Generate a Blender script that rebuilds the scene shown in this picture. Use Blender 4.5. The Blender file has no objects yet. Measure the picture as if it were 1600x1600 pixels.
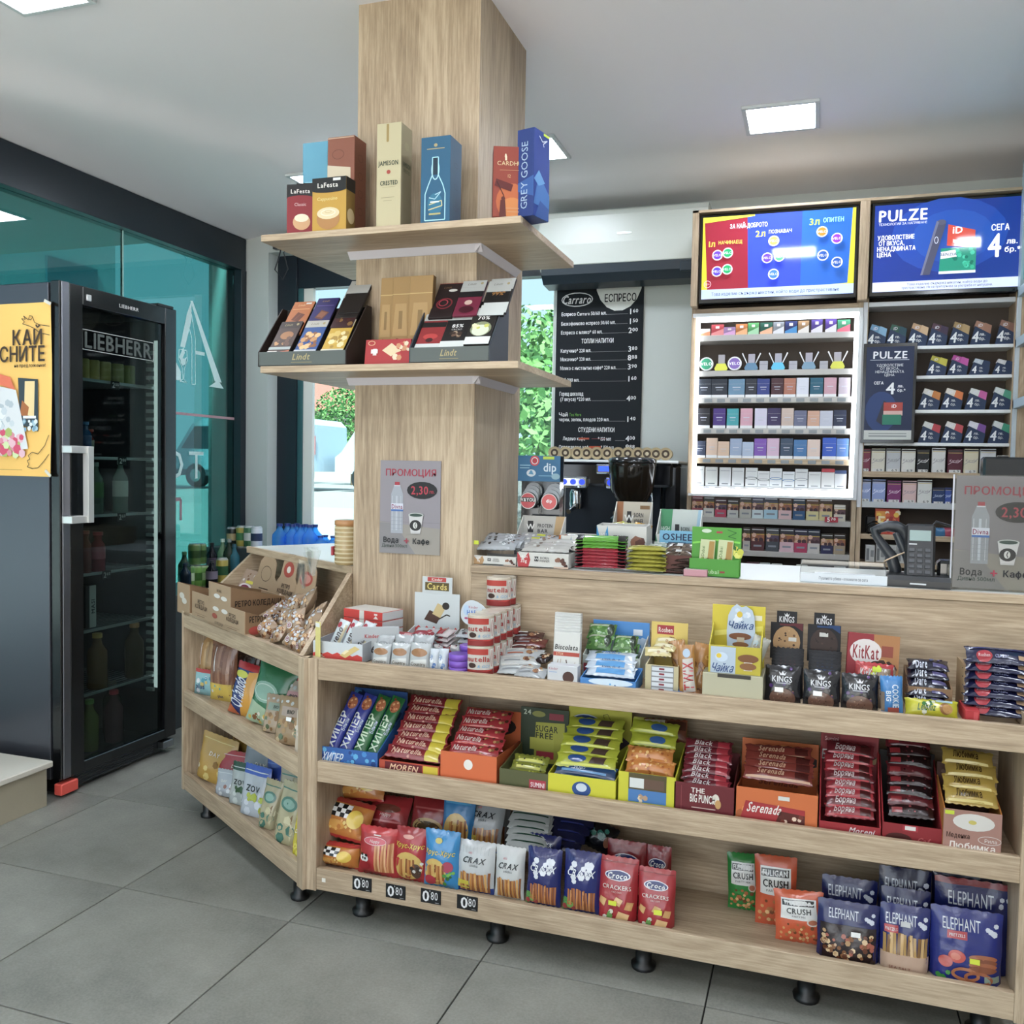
import bpy, math, random
from mathutils import Vector, Matrix, Euler
S = bpy.context.scene
COL = S.collection
PI = math.pi
rnd = random.Random(7)

# ---------------------------------------------------------------- camera
H = 1.34                      # eye height (m), phone held at chest height
FPX = 1407.0                  # focal length in pixels of the 1600 px frame
YAW, PITCH, ROLL = -0.32428, -0.046517, 0.018648
fw = Vector((math.sin(YAW)*math.cos(PITCH), math.cos(YAW)*math.cos(PITCH), math.sin(PITCH)))
rt0 = Vector((math.cos(YAW), -math.sin(YAW), 0)); up0 = rt0.cross(fw)
rt = rt0*math.cos(ROLL) + up0*math.sin(ROLL)
up = -rt0*math.sin(ROLL) + up0*math.cos(ROLL)
cd = bpy.data.cameras.new('camera'); cam = bpy.data.objects.new('camera', cd); COL.objects.link(cam)
cam.matrix_world = Matrix(((rt.x, up.x, -fw.x, 0), (rt.y, up.y, -fw.y, 0), (rt.z, up.z, -fw.z, H), (0, 0, 0, 1)))
cd.sensor_width = 36.0; cd.sensor_fit = 'HORIZONTAL'; cd.lens = 36.0*FPX/1600.0
cd.clip_start = 0.05; cd.clip_end = 300
S.camera = cam

# ---------------------------------------------------------------- world, sun, exposure
W = bpy.data.worlds.new('sky'); S.world = W; W.use_nodes = True
wn = W.node_tree.nodes; wl = W.node_tree.links; bg = wn['Background']
bg.inputs[0].default_value = (0.82, 0.91, 1.0, 1); bg.inputs[1].default_value = 1.7
sd = bpy.data.lights.new('sun', 'SUN'); sd.energy = 17; sd.angle = math.radians(6); sd.color = (1, .96, .9)
sun = bpy.data.objects.new('sun', sd); COL.objects.link(sun); sun.rotation_euler = (math.radians(38), 0, math.radians(12))
S.view_settings.view_transform = 'Standard'; S.view_settings.look = 'None'
S.view_settings.gamma = 1; S.view_settings.use_curve_mapping = False
S.view_settings.exposure = 0.85

# ---------------------------------------------------------------- colour and materials
def lin(c): return c/12.92 if c <= .04045 else ((c+.055)/1.055)**2.4
_cc = {}
def C(h):
    if not isinstance(h, str): return h
    if h not in _cc:
        s = h.lstrip('#'); s = ''.join(a*2 for a in s) if len(s) == 3 else s
        _cc[h] = tuple(lin(int(s[i:i+2], 16)/255) for i in (0, 2, 4)) + (1.0,)
    return _cc[h]
def mat(name, rough=.5, spec=.4, metal=0, color=None, bump=0, bscale=60, emit=0, coat=0, val=1):
    m = bpy.data.materials.new(name); m.use_nodes = True; n = m.node_tree.nodes; l = m.node_tree.links
    b = n['Principled BSDF']; b.inputs['Roughness'].default_value = rough; b.inputs['Metallic'].default_value = metal
    b.inputs['Specular IOR Level'].default_value = spec; b.inputs['Coat Weight'].default_value = coat
    b.inputs['Coat Roughness'].default_value = .12
    if color is None:
        a = n.new('ShaderNodeAttribute'); a.attribute_name = 'col'; hs = n.new('ShaderNodeHueSaturation'); hs.inputs['Saturation'].default_value = .93; hs.inputs['Value'].default_value = val; l.new(a.outputs['Color'], hs.inputs['Color']); l.new(hs.outputs[0], b.inputs['Base Color'])
        if emit: l.new(a.outputs['Color'], b.inputs['Emission Color'])
    else:
        b.inputs['Base Color'].default_value = C(color)
        if emit: b.inputs['Emission Color'].default_value = C(color)
    b.inputs['Emission Strength'].default_value = emit
    if bump:
        t = n.new('ShaderNodeTexCoord'); x = n.new('ShaderNodeTexNoise'); x.inputs['Scale'].default_value = bscale
        x.inputs['Detail'].default_value = 3; k = n.new('ShaderNodeBump'); k.inputs['Strength'].default_value = bump
        k.inputs['Distance'].default_value = .004
        l.new(t.outputs['Object'], x.inputs['Vector']); l.new(x.outputs['Fac'], k.inputs['Height']); l.new(k.outputs['Normal'], b.inputs['Normal'])
    return m
def glass(name, tint, mixfac, rough=.0, glos='#ffffff'):
    m = bpy.data.materials.new(name); m.use_nodes = True; n = m.node_tree.nodes; l = m.node_tree.links
    n.remove(n['Principled BSDF']); o = n['Material Output']
    t = n.new('ShaderNodeBsdfTransparent'); t.inputs[0].default_value = C(tint)
    g = n.new('ShaderNodeBsdfGlossy'); g.inputs['Roughness'].default_value = rough; g.inputs[0].default_value = C(glos)
    lw = n.new('ShaderNodeLayerWeight'); lw.inputs[0].default_value = .5
    fr = n.new('ShaderNodeMath'); fr.operation = 'POWER'; l.new(lw.outputs['Facing'], fr.inputs[0]); fr.inputs[1].default_value = 5
    mr = n.new('ShaderNodeMath'); mr.operation = 'MULTIPLY_ADD'; mr.inputs[1].default_value = 1.0; mr.inputs[2].default_value = mixfac; mr.use_clamp = True
    x = n.new('ShaderNodeMixShader'); l.new(fr.outputs[0], mr.inputs[0]); l.new(mr.outputs[0], x.inputs[0])
    l.new(t.outputs[0], x.inputs[1]); l.new(g.outputs[0], x.inputs[2]); l.new(x.outputs[0], o.inputs[0])
    return m
def wood(name, axis, c1, c2, c3):
    m = bpy.data.materials.new(name); m.use_nodes = True; n = m.node_tree.nodes; l = m.node_tree.links
    b = n['Principled BSDF']; b.inputs['Roughness'].default_value = .45; b.inputs['Specular IOR Level'].default_value = .35
    t = n.new('ShaderNodeTexCoord'); mp = n.new('ShaderNodeMapping'); sc = [1, 1, 1]; sc[axis] = .045
    mp.inputs['Scale'].default_value = sc; l.new(t.outputs['Object'], mp.inputs['Vector'])
    big = n.new('ShaderNodeTexNoise'); big.inputs['Scale'].default_value = 7; big.inputs['Detail'].default_value = 2; big.inputs['Distortion'].default_value = .8
    fine = n.new('ShaderNodeTexNoise'); fine.inputs['Scale'].default_value = 170; fine.inputs['Detail'].default_value = 5; fine.inputs['Roughness'].default_value = .7
    mp2 = n.new('ShaderNodeMapping'); s2 = [1, 1, 1]; s2[axis] = .16; mp2.inputs['Scale'].default_value = s2; l.new(t.outputs['Object'], mp2.inputs['Vector'])
    wv = n.new('ShaderNodeTexNoise'); wv.inputs['Scale'].default_value = 3.2; wv.inputs['Detail'].default_value = 1.5; wv.inputs['Distortion'].default_value = 1.2
    l.new(mp.outputs[0], big.inputs['Vector']); l.new(mp.outputs[0], fine.inputs['Vector']); l.new(mp2.outputs[0], wv.inputs['Vector'])
    rg = n.new('ShaderNodeMath'); rg.operation = 'MULTIPLY'; rg.inputs[1].default_value = 95; l.new(wv.outputs['Fac'], rg.inputs[0])
    sn = n.new('ShaderNodeMath'); sn.operation = 'SINE'; l.new(rg.outputs[0], sn.inputs[0])
    def ma(op, a, bv):
        k = n.new('ShaderNodeMath'); k.operation = op
        if isinstance(a, float): k.inputs[0].default_value = a
        else: l.new(a, k.inputs[0])
        if isinstance(bv, float): k.inputs[1].default_value = bv
        else: l.new(bv, k.inputs[1])
        return k.outputs[0]
    f = ma('ADD', ma('MULTIPLY', big.outputs['Fac'], .45), ma('MULTIPLY', fine.outputs['Fac'], .62))
    f = ma('ADD', f, ma('MULTIPLY', sn.outputs[0], .028))
    cr = n.new('ShaderNodeValToRGB'); e = cr.color_ramp.elements
    e[0].position = .40; e[0].color = C(c1); e[1].position = .66; e[1].color = C(c3); q = e.new(.53); q.color = C(c2)
    l.new(f, cr.inputs[0]); l.new(cr.outputs[0], b.inputs['Base Color'])
    bp = n.new('ShaderNodeBump'); bp.inputs['Strength'].default_value = .12; bp.inputs['Distance'].default_value = .001
    l.new(fine.outputs['Fac'], bp.inputs['Height']); l.new(bp.outputs[0], b.inputs['Normal'])
    return m
WC = ('#8f7c66', '#a9957c', '#beab91')
WX = wood('sonoma_oak_x', 0, *WC); WY = wood('sonoma_oak_y', 1, *WC); WZ = wood('sonoma_oak_z', 2, *WC)
CARD = mat('printed_card', .5, .35, val=.84); FOIL = mat('wrapper_film', .22, .6, bump=.35, bscale=40, coat=.1, val=.8)
PLAS = mat('coloured_plastic', .35, .5); METL = mat('metal', .3, .5, metal=1); SCRN = mat('screen', .05, .5, emit=.34)
MATT = mat('matt_paint', .85, .15); GLOS = mat('glossy_black', .12, .5, coat=.5)
CLR = glass('clear_film', '#f4f4f2', .06, .12); 

# ---------------------------------------------------------------- mesh builder
class MB:
    def __init__(s): s.v = []; s.f = []; s.c = []; s.sm = []
    def face(s, pts, c, sm=False):
        i = len(s.v); s.v += [tuple(p) for p in pts]; s.f.append(tuple(range(i, i+len(pts)))); s.c.append(C(c)); s.sm.append(sm)
    def mesh(s, vs, fs, c, sm=False):
        i = len(s.v); s.v += [tuple(p) for p in vs]
        for k, f in enumerate(fs):
            s.f.append(tuple(i+j for j in f)); s.c.append(C(c[k] if isinstance(c, list) else c)); s.sm.append(sm)
    def box(s, x0, y0, z0, x1, y1, z1, c='#fff', ch=.0012, top=None, front=None, side=None):
        lo = (min(x0, x1), min(y0, y1), min(z0, z1)); hi = (max(x0, x1), max(y0, y1), max(z0, z1))
        ch = min(ch, *[(hi[i]-lo[i])*.3 for i in range(3)]); vs = []; ix = {}
        for a in range(2):
            for b in range(2):
                for d in range(2):
                    k = (a, b, d)
                    for ax in range(3):
                        p = [0, 0, 0]
                        for i in range(3):
                            e = hi[i] if k[i] else lo[i]
                            if i != ax: e += -ch if k[i] else ch
                            p[i] = e
                        ix[k, ax] = len(vs); vs.append(p)
        fs = []; cs = []
        for ax in range(3):
            o = [i for i in range(3) if i != ax]
            for sd_ in range(2):
                q = []
                for (a, b) in ((0, 0), (1, 0), (1, 1), (0, 1)):
                    k = [0, 0, 0]; k[ax] = sd_; k[o[0]] = a; k[o[1]] = b; q.append(ix[tuple(k), ax])
                if (sd_ == 1) != (ax != 1): q.reverse()
                fs.append(q)
                cs.append(top if (ax == 2 and sd_ and top) else front if (ax == 1 and not sd_ and front) else side if (ax == 0 and side) else c)
        cen = [(lo[i]+hi[i])/2 for i in range(3)]
        def outw(q):
            a, b, d = [Vector(vs[j]) for j in q[:3]]; nn = (b-a).cross(d-a); m_ = sum((Vector(vs[j]) for j in q), Vector())/len(q)
            return q if nn.dot(m_-Vector(cen)) >= 0 else q[::-1]
        for e in range(3):
            a, b = [i for i in range(3) if i != e]
            for sa in range(2):
                for sb in range(2):
                    k1 = [0, 0, 0]; k1[a] = sa; k1[b] = sb; k2 = list(k1); k2[e] = 1; k1 = tuple(k1); k2 = tuple(k2)
                    fs.append([ix[k1, a], ix[k2, a], ix[k2, b], ix[k1, b]]); cs.append(c)
        for a in range(2):
            for b in range(2):
                for d in range(2): fs.append([ix[(a, b, d), 0], ix[(a, b, d), 1], ix[(a, b, d), 2]]); cs.append(c)
        s.mesh(vs, [outw(q) for q in fs], cs); return s
    def prism(s, pts, z0, z1, c, axis=2, sm=False, cap=None):
        """extrude polygon pts (2D) along axis between z0 and z1"""
        def mk(p, z): return (p[0], p[1], z) if axis == 2 else ((p[0], z, p[1]) if axis == 1 else (z, p[0], p[1]))
        n = len(pts); vs = [mk(p, z0) for p in pts]+[mk(p, z1) for p in pts]
        s.mesh(vs, [tuple(range(n))[::-1], tuple(range(n, 2*n))], cap or c)
        s.mesh(vs, [(i, (i+1) % n, n+(i+1) % n, n+i) for i in range(n)], c, sm); return s
    def lathe(s, prof, c, n=20, cx=0, cy=0, z=0, sm=True, squash=1, cols=None):
        vs = []; fs = []; cs = []
        for r, h in prof:
            for k in range(n): a = 2*PI*k/n; vs.append((cx+r*math.cos(a), cy+squash*r*math.sin(a), z+h))
        for i in range(len(prof)-1):
            for k in range(n):
                fs.append((i*n+k, i*n+(k+1) % n, (i+1)*n+(k+1) % n, (i+1)*n+k)); cs.append(cols[i] if cols else c)
        s.mesh(vs, fs, cs, sm)
        s.mesh(vs[:n], [tuple(range(n))[::-1]], cols[0] if cols else c); s.mesh(vs[-n:], [tuple(range(n))], cols[-1] if cols else c); return s
    def tube(s, pts, r, c, n=8):
        P_ = [Vector(p) for p in pts]; vs = []; fs = []
        for i, p in enumerate(P_):
            d = (P_[min(i+1, len(P_)-1)]-P_[max(i-1, 0)]).normalized(); a = d.orthogonal().normalized(); b = d.cross(a)
            for k in range(n): t = 2*PI*k/n; vs.append(p+a*(r*math.cos(t))+b*(r*math.sin(t)))
        for i in range(len(P_)-1):
            for k in range(n): fs.append((i*n+k, i*n+(k+1) % n, (i+1)*n+(k+1) % n, (i+1)*n+k))
        s.mesh(vs, fs, c, True); s.mesh(vs[:n], [tuple(range(n))[::-1]], c); s.mesh(vs[-n:], [tuple(range(n))], c); return s
    def build(s, name, m=None, parent=None, loc=None, rot=None):
        me = bpy.data.meshes.new(name); me.from_pydata(s.v, [], s.f)
        me.polygons.foreach_set('use_smooth', s.sm)
        a = me.color_attributes.new('col', 'FLOAT_COLOR', 'CORNER'); buf = []
        for f, c in zip(s.f, s.c): buf += list(c)*len(f)
        a.data.foreach_set('color', buf)
        me.materials.append(m or CARD); me.update()
        o = bpy.data.objects.new(name, me); COL.objects.link(o)
        if loc is not None: o.location = loc
        if rot is not None: o.rotation_euler = rot
        if parent: o.parent = parent
        return o
def tag(o, label=None, cat=None, group=None, kind=None):
    if label: o['label'] = label
    if cat: o['category'] = cat
    if group: o['group'] = group
    if kind: o['kind'] = kind
    return o
def empty(name, loc=(0, 0, 0), rz=0, label=None, cat=None, group=None):
    o = bpy.data.objects.new(name, None); o.empty_display_size = .05; COL.objects.link(o); o.location = loc; o.rotation_euler = (0, 0, rz)
    return tag(o, label, cat, group)
def part(name, parent, m, *b, c='#fff', ch=.0012, loc=None, rot=None, label=None):
    if len(b) > 6: c = b[6]; ch = b[7] if len(b) > 7 else ch; b = b[:6]
    q = MB().box(*b, c=c, ch=ch).build(name, m, parent, loc, rot)
    if label: q['label'] = label
    return q

# ---------------------------------------------------------------- glyphs (own text layout)
CH = 'ABCDEFGHIJKLMNOPQRSTUVWXYZabcdefghijklmnopqrstuvwxyz0123456789.,+-%!*/&$()\u2013\'' + \
     '\u0410\u0411\u0412\u0413\u0414\u0415\u0416\u0417\u0418\u0419\u041a\u041b\u041c\u041d\u041e\u041f\u0420\u0421\u0422\u0423\u0424\u0425\u0426\u0427\u0428\u0429\u042a\u042e\u042f' + \
     '\u0430\u0431\u0432\u0433\u0434\u0435\u0436\u0437\u0438\u0439\u043a\u043b\u043c\u043d\u043e\u043f\u0440\u0441\u0442\u0443\u0444\u0445\u0446\u0447\u0448\u0449\u044a\u044e\u044f'
GL = {}
def load_glyphs():
    tmp = []
    for bold in (0,):
        for ch in CH:
            cu = bpy.data.curves.new('glyph', 'FONT'); cu.body = ch; cu.resolution_u = 2; cu.offset = 0
            o = bpy.data.objects.new('glyph', cu); COL.objects.link(o); tmp.append((ch, bold, o, cu))
    bpy.context.view_layer.update(); dg = bpy.context.evaluated_depsgraph_get()
    for ch, bold, o, cu in tmp:
        ev = o.evaluated_get(dg); me = ev.to_mesh(); vs = [(v.co.x, v.co.y) for v in me.vertices]; fs = [tuple(p.vertices) for p in me.polygons]
        ev.to_mesh_clear(); x1 = max([v[0] for v in vs] or [.2]); x0 = min([v[0] for v in vs] or [0])
        GL[ch, bold] = ([((x-x0), y) for x, y in vs], fs, x1-x0)
    hh = max(v[1] for v in GL['H', 0][0])
    for k in GL: v, f, a = GL[k]; GL[k] = ([(x/hh, y/hh) for x, y in v], f, a/hh)
    for f_, o_ in (('\u0444', '\u043e'), ('\u0424', '\u041e')):      # round letter with a stem
        v, f, a = GL[o_, 0]; sx = 1.15 if f_ == '\u0444' else 1; v = [(x*sx, y) for x, y in v]; a *= sx; m_ = a/2; k = len(v); y0, y1 = (-.28, 1.02) if f_ == '\u0444' else (-.05, 1.05)
        GL[f_, 0] = (v+[(m_-.07, y0), (m_+.07, y0), (m_+.07, y1), (m_-.07, y1)], f+[(k, k+1, k+2, k+3)], a)
    for ch in CH:                                 # bold: shifted copies of the regular glyph
        a = GL[ch, 0]; vs, fs = [], []
        for dx, dy in ((0, 0), (.07, 0), (.035, -.022), (.035, .022)):
            k = len(vs); vs += [(x+dx, y+dy) for x, y in a[0]]; fs += [tuple(i+k for i in f) for f in a[1]]
        GL[ch, 1] = (vs, fs, a[2]+.07)
    for ch, bold, o, cu in tmp: bpy.data.objects.remove(o); bpy.data.curves.remove(cu)
load_glyphs()

# ---------------------------------------------------------------- decals: flat print laid on a surface map F(u, v, offset)
def decals(M, F, w, h, specs, base=.0004, step=.00015):
    def grid(pf, nu, nv, c):
        vs = [pf(i/nu, j/nv) for j in range(nv+1) for i in range(nu+1)]
        M.mesh(vs, [(j*(nu+1)+i, j*(nu+1)+i+1, (j+1)*(nu+1)+i+1, (j+1)*(nu+1)+i) for j in range(nv) for i in range(nu)], c, True)
    fine = getattr(F, 'curved', False); off = base
    for sp in specs:
        k = sp[0]; off += step; tof = .0009 if fine else 0
        if k == 'r':
            _, a, b, c_, d, col = sp[:6]; n1 = max(1, int(abs(c_-a)*14)) if fine else 1; n2 = max(1, int(abs(d-b)*16)) if fine else 1
            grid(lambda s_, t_: F(a+(c_-a)*s_, b+(d-b)*t_, off), n1, n2, col)
        elif k == 'e':
            _, cx, cy, rx, ry, col = sp[:6]; n = 18; rings = 3 if fine and max(rx, ry) > .15 else 1; vs = [F(cx, cy, off)]; fs = []
            for r in range(1, rings+1):
                for i in range(n): t = 2*PI*i/n; vs.append(F(cx+rx*r/rings*math.cos(t), cy+ry*r/rings*math.sin(t), off))
            for i in range(n): fs.append((0, 1+i, 1+(i+1) % n))
            for r in range(1, rings):
                for i in range(n): j = (i+1) % n; fs.append((1+(r-1)*n+i, 1+r*n+i, 1+r*n+j, 1+(r-1)*n+j))
            M.mesh(vs, fs, col, True)
        elif k == 'p':
            M.face([F(a, b, off) for a, b in sp[1]], sp[2], True)
        elif k == 'q':                                   # free quad, tessellated: four corners
            (a, b, c_, d), col = sp[1], sp[2]; n = 8 if fine else 1
            grid(lambda s_, t_: F((a[0]*(1-s_)+b[0]*s_)*(1-t_)+(d[0]*(1-s_)+c_[0]*s_)*t_, (a[1]*(1-s_)+b[1]*s_)*(1-t_)+(d[1]*(1-s_)+c_[1]*s_)*t_, off), n, n, col)
        elif k == 't':
            _, txt, cx, cy, hh, col = sp[:6]; o = sp[6] if len(sp) > 6 else {}
            bold = 1 if o.get('b', 1) else 0; sz = hh*h; gap = .15; X = 0; bold = 0 if sz < .011 else bold; run = []
            for ch in txt:
                if ch == ' ' or (ch, bold) not in GL: X += .42; continue
                g = GL[ch, bold]; run.append((g, X)); X += g[2]+gap
            X -= gap; sx = sz*o.get('w', 1.0)
            if o.get('fit') and X*sx > o['fit']*(h if o.get('rot') in (90, -90) else w): sx = o['fit']*(h if o.get('rot') in (90, -90) else w)/X
            ro = math.radians(o.get('rot', 0)); cr, sr = math.cos(ro), math.sin(ro); sh = o.get('it', 0)
            for g, gx in run:
                vs = []
                for x, y in g[0]:
                    a = (x+gx-X/2)*sx + sh*(y-.5)*sz; b = (y-.5)*sz
                    vs.append(F(cx+(a*cr-b*sr)/w, cy+(a*sr+b*cr)/h, off+tof+.00005*(len(vs)*4//len(g[0]) if bold else 0)))
                M.mesh(vs, g[1], col)
        elif k == 's':                                   # scattered blobs inside a rectangle: nuts, pretzels, crumbs
            _, a, b, c_, d, n, r, cols = sp[:8]; R_ = random.Random(int((a+b+c_+d)*1000)+n); asp = sp[8] if len(sp) > 8 else 1
            for i in range(n):
                x = R_.uniform(a, c_); y = R_.uniform(b, d); t0 = R_.uniform(0, PI); rr = r*R_.uniform(.6, 1.2); off2 = off+i*.00001
                pts = []
                for q in range(6):
                    t = t0+q*PI/3; pts.append(F(x+rr*h/w*math.cos(t)*1.0, y+rr*math.sin(t)*asp, off2))
                M.face(pts, cols[i % len(cols)])
        elif k == 'b':                                   # bundle of sticks
            _, a, b, c_, d, n, cols = sp[:7]; R_ = random.Random(n)
            for i in range(n):
                x = a+(c_-a)*(i+.5)/n; dx = (c_-a)/n*.45; tl = R_.uniform(-.02, .03); top = d-R_.uniform(0, .06)
                pts = [(x-dx, b), (x+dx, b), (x+dx+tl, top), (x-dx+tl, top)]
                vs = []; m = 4 if fine else 1
                for j in range(m+1):
                    t = j/m
                    for (p, q) in ((0, 3), (1, 2)): vs.append(F(pts[p][0]*(1-t)+pts[q][0]*t, pts[p][1]*(1-t)+pts[q][1]*t, off+i*.00001))
                M.mesh(vs, [(2*j, 2*j+1, 2*j+3, 2*j+2) for j in range(m)], cols[i % len(cols)], True)
        elif k == 'o':                                   # ellipse ring
            _, cx, cy, rx, ry, th, col = sp[:7]; n = 22; vs = []
            for i in range(n):
                t = 2*PI*i/n; vs += [F(cx+rx*math.cos(t), cy+ry*math.sin(t), off), F(cx+(rx-th*h/w)*math.cos(t), cy+(ry-th)*math.sin(t), off)]
            M.mesh(vs, [(2*i, 2*((i+1) % n), 2*((i+1) % n)+1, 2*i+1) for i in range(n)], col)
        elif k == 'l':                                   # polyline stroke
            _, pts, th, col = sp[:4]
            for (x0, y0), (x1, y1) in zip(pts, pts[1:]):
                dx, dy = (x1-x0)*w, (y1-y0)*h; L = math.hypot(dx, dy) or 1; nx, ny = -dy/L*th*h/2, dx/L*th*h/2
                M.face([F(x0+nx/w, y0+ny/h, off), F(x0-nx/w, y0-ny/h, off), F(x1-nx/w, y1-ny/h, off), F(x1+nx/w, y1+ny/h, off)], col)

# ---------------------------------------------------------------- product shapes: body mesh + surface map, origin at base centre, front towards -Y
def s_box(w, h, d, col, top=None, side=None, **k):
    M = MB().box(-w/2, -d/2, 0, w/2, d/2, h, c=col, top=top, side=side, ch=.0012)
    return M, (lambda u, v, o: ((u-.5)*w, -d/2-o, v*h))
def s_bag(w, h, d, col, bands=(), stand=False, crimp=.06, side=None, wr=1.0, seed=1, **k):
    NU, NV = 14, 16; R_ = random.Random(seed); ph = [R_.uniform(0, 6) for _ in range(6)]; G_ = []; M = MB()
    for j in range(NV+1):
        v = j/NV; row = []
        for i in range(NU+1):
            u = i/NU; e = max(0, 1-abs(2*u-1)**2.6)**.62
            if stand: g = (1 if v < .25 else max(0, (1-(v-.25)/.72))**.55); lo = .92
            else: g = max(0, math.sin(PI*min(1, max(0, (v-crimp*.5)/(1-crimp)))))**.45; lo = 0
            if v > 1-crimp*.9: g = 0
            if not stand and v < crimp*.9: g = 0
            e2 = e if not stand else max(0, 1-abs(2*u-1)**5)**.7
            t = d/2*g*e2 + .0008
            n_ = math.sin(u*9+v*6+ph[0])*.5+math.sin(u*21-v*13+ph[1])*.3+math.sin(v*33+u*5+ph[2])*.2
            t += wr*n_*min(.0028, d*.05)*(1 if g > 0 else .2)
            x = (u-.5)*w*(1-.045*g*(1 if not stand else .3)+.01*math.sin(v*11+ph[3]))
            z = v*h
            if j in (0, NV) and not (stand and j == 0): z += (.0022 if i % 2 else -.0006)*(1 if j else -1)
            row.append((x, -max(.0005, t), z))
        G_.append(row)
    vs = [p for r in G_ for p in r]; n = len(vs); vs2 = [(p[0], -p[1], p[2]) for p in vs]; cs = []; fs = []
    for j in range(NV):
        cc = col
        for b in bands:
            if b[0] <= (j+.5)/NV <= b[1]: cc = b[2]
        for i in range(NU): fs.append((j*(NU+1)+i, j*(NU+1)+i+1, (j+1)*(NU+1)+i+1, (j+1)*(NU+1)+i)); cs.append(cc)
    M.mesh(vs, fs, cs, True); M.mesh(vs2, [f[::-1] for f in fs], [side or c for c in cs], True)
    W1 = NU+1
    edge = [j*W1 for j in range(NV+1)]; edge2 = [j*W1+NU for j in range(NV+1)]
    M.mesh(vs+vs2, [(edge[j], edge[j+1], n+edge[j+1], n+edge[j]) for j in range(NV)]+[(edge2[j+1], edge2[j], n+edge2[j], n+edge2[j+1]) for j in range(NV)], side or col, True)
    M.mesh(vs+vs2, [(i+1, i, n+i, n+i+1) for i in range(NU)]+[(NV*W1+i, NV*W1+i+1, n+NV*W1+i+1, n+NV*W1+i) for i in range(NU)], side or col)
    def F(u, v, o):
        a = min(max(u, 0), .9999)*NU; b = min(max(v, 0), .9999)*NV; i, j = int(a), int(b); a -= i; b -= j
        q = [G_[j][i], G_[j][i+1], G_[j+1][i+1], G_[j+1][i]]; wt = [(1-a)*(1-b), a*(1-b), a*b, (1-a)*b]
        return tuple(sum(q[k_][c_]*wt[k_] for k_ in range(4))-(o*1.6+.0004 if c_ == 1 else 0) for c_ in range(3))
    F.curved = True
    return M, F
def s_pouch(w, h, d, col, **k): return s_bag(w, h, d, col, stand=True, **k)
def s_card(w, h, d, col, **k): return s_box(w, h, d or .0015, col)
def s_cyl(w, h, d, col, cols=None, prof=None, top=None, **k):
    r = w/2; M = MB(); pr = prof or [(.94, 0), (1, .03), (1, .95), (.93, 1)]
    M.lathe([(r*a, h*b) for a, b in pr], col, 20, cols=cols)
    def F(u, v, o):
        t = (u-.5)*PI*.9; rr = r+o
        return (rr*math.sin(t), -rr*math.cos(t), v*h)
    F.curved = True
    return M, F
SH = {'box': s_box, 'bag': s_bag, 'pouch': s_pouch, 'card': s_card, 'cyl': s_cyl}
_cache = {}
def prod(kind, name, label, cat, w, h, d, loc, rot=(0, 0, 0), col='#fff', dec=(), grp=None, m=None, key=None, st=None, parts=None, pname='printed_design', **k):
    """a product: body mesh at top level with its print (and price sticker) as children"""
    m = m or (FOIL if kind in ('bag', 'pouch') else CARD); ck = (key, round(w, 3), round(h, 3)) if key else None
    if ck and ck in _cache:
        b0, kids = _cache[ck]; o = b0.copy(); COL.objects.link(o)
        for kid in kids: q = kid.copy(); COL.objects.link(q); q.parent = o
    else:
        M, F = SH[kind](w, h, d, col, **k); o = M.build(name, m); kids = []
        if dec: D = MB(); decals(D, F, w, h, dec); kids.append(D.build(pname, m if m is not CLR else CARD, o))
        if st:
            for s_ in (st if isinstance(st, list) else [st]):
                D = MB(); sw, sh_ = .011/w, .006/h
                decals(D, F, w, h, [('r', s_[0]-sw, s_[1]-sh_, s_[0]+sw, s_[1]+sh_, s_[2] if len(s_) > 2 else '#f4f4f0')], base=.0035)
                kids.append(D.build('price_sticker', CARD, o))
        if parts: kids += [p for p in (parts(o, w, h, d) or []) if p]
        if ck: _cache[ck] = (o, kids)
    for pk in ('label', 'category', 'group'):
        if pk in o: del o[pk]
    o.location = loc; o.rotation_euler = rot
    return tag(o, label, cat, grp)

# ---------------------------------------------------------------- frames: turn a pixel of the photograph into a point on a vertical plane of the shop
class Frame:
    def __init__(s, ox, oy, th): s.o = Vector((ox, oy, 0)); s.th = th; s.x = Vector((math.cos(th), math.sin(th), 0)); s.y = Vector((-math.sin(th), math.cos(th), 0))
    def at(s, px, py, t):
        d = fw + rt*((px-800)/FPX) - up*((py-800)/FPX); c = Vector((0, 0, H))
        k = (t-(c-s.o).dot(s.y))/d.dot(s.y); p = c+d*k
        return (p-s.o).dot(s.x), p.z
    def w(s, x, t, z): p = s.o+s.x*x+s.y*t; return Vector((p.x, p.y, z))
MAIN = Frame(0, 0, 0)
SIDE = Frame(-1.42, 2.30, math.radians(-32.6))
LEFT = Frame(0, 0, math.radians(90))
def put(kind, fr, x0, x1, yt, t, zb, name, label, cat, d=.04, col='#fff', dec=(), h=None, w=None, tilt=0, yaw=0, roll=0, lift=0, **k):
    """front face of the product spans pixels x0..x1 with its top at yt, on the plane t of frame fr, standing on height zb"""
    ym = yt+25; a = fr.at(x0, ym, t)[0]; b = fr.at(x1, ym, t)[0]; zt = fr.at((x0+x1)/2, yt, t)[1]
    w = w or abs(b-a); h = h or max(.02, zt-zb-lift)/max(.3, math.cos(math.radians(tilt)))
    p = fr.w((a+b)/2, t+d/2, zb+lift)
    return prod(kind, name, label, cat, w, h, d, p, Euler((math.radians(-tilt), math.radians(roll), fr.th+math.radians(yaw)), 'XYZ'), col, dec, **k)
# ================================================================ ROOM
YW, XL, XR, YF, ZC = 4.80, -3.40, 1.75, -2.6, 2.80
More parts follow.
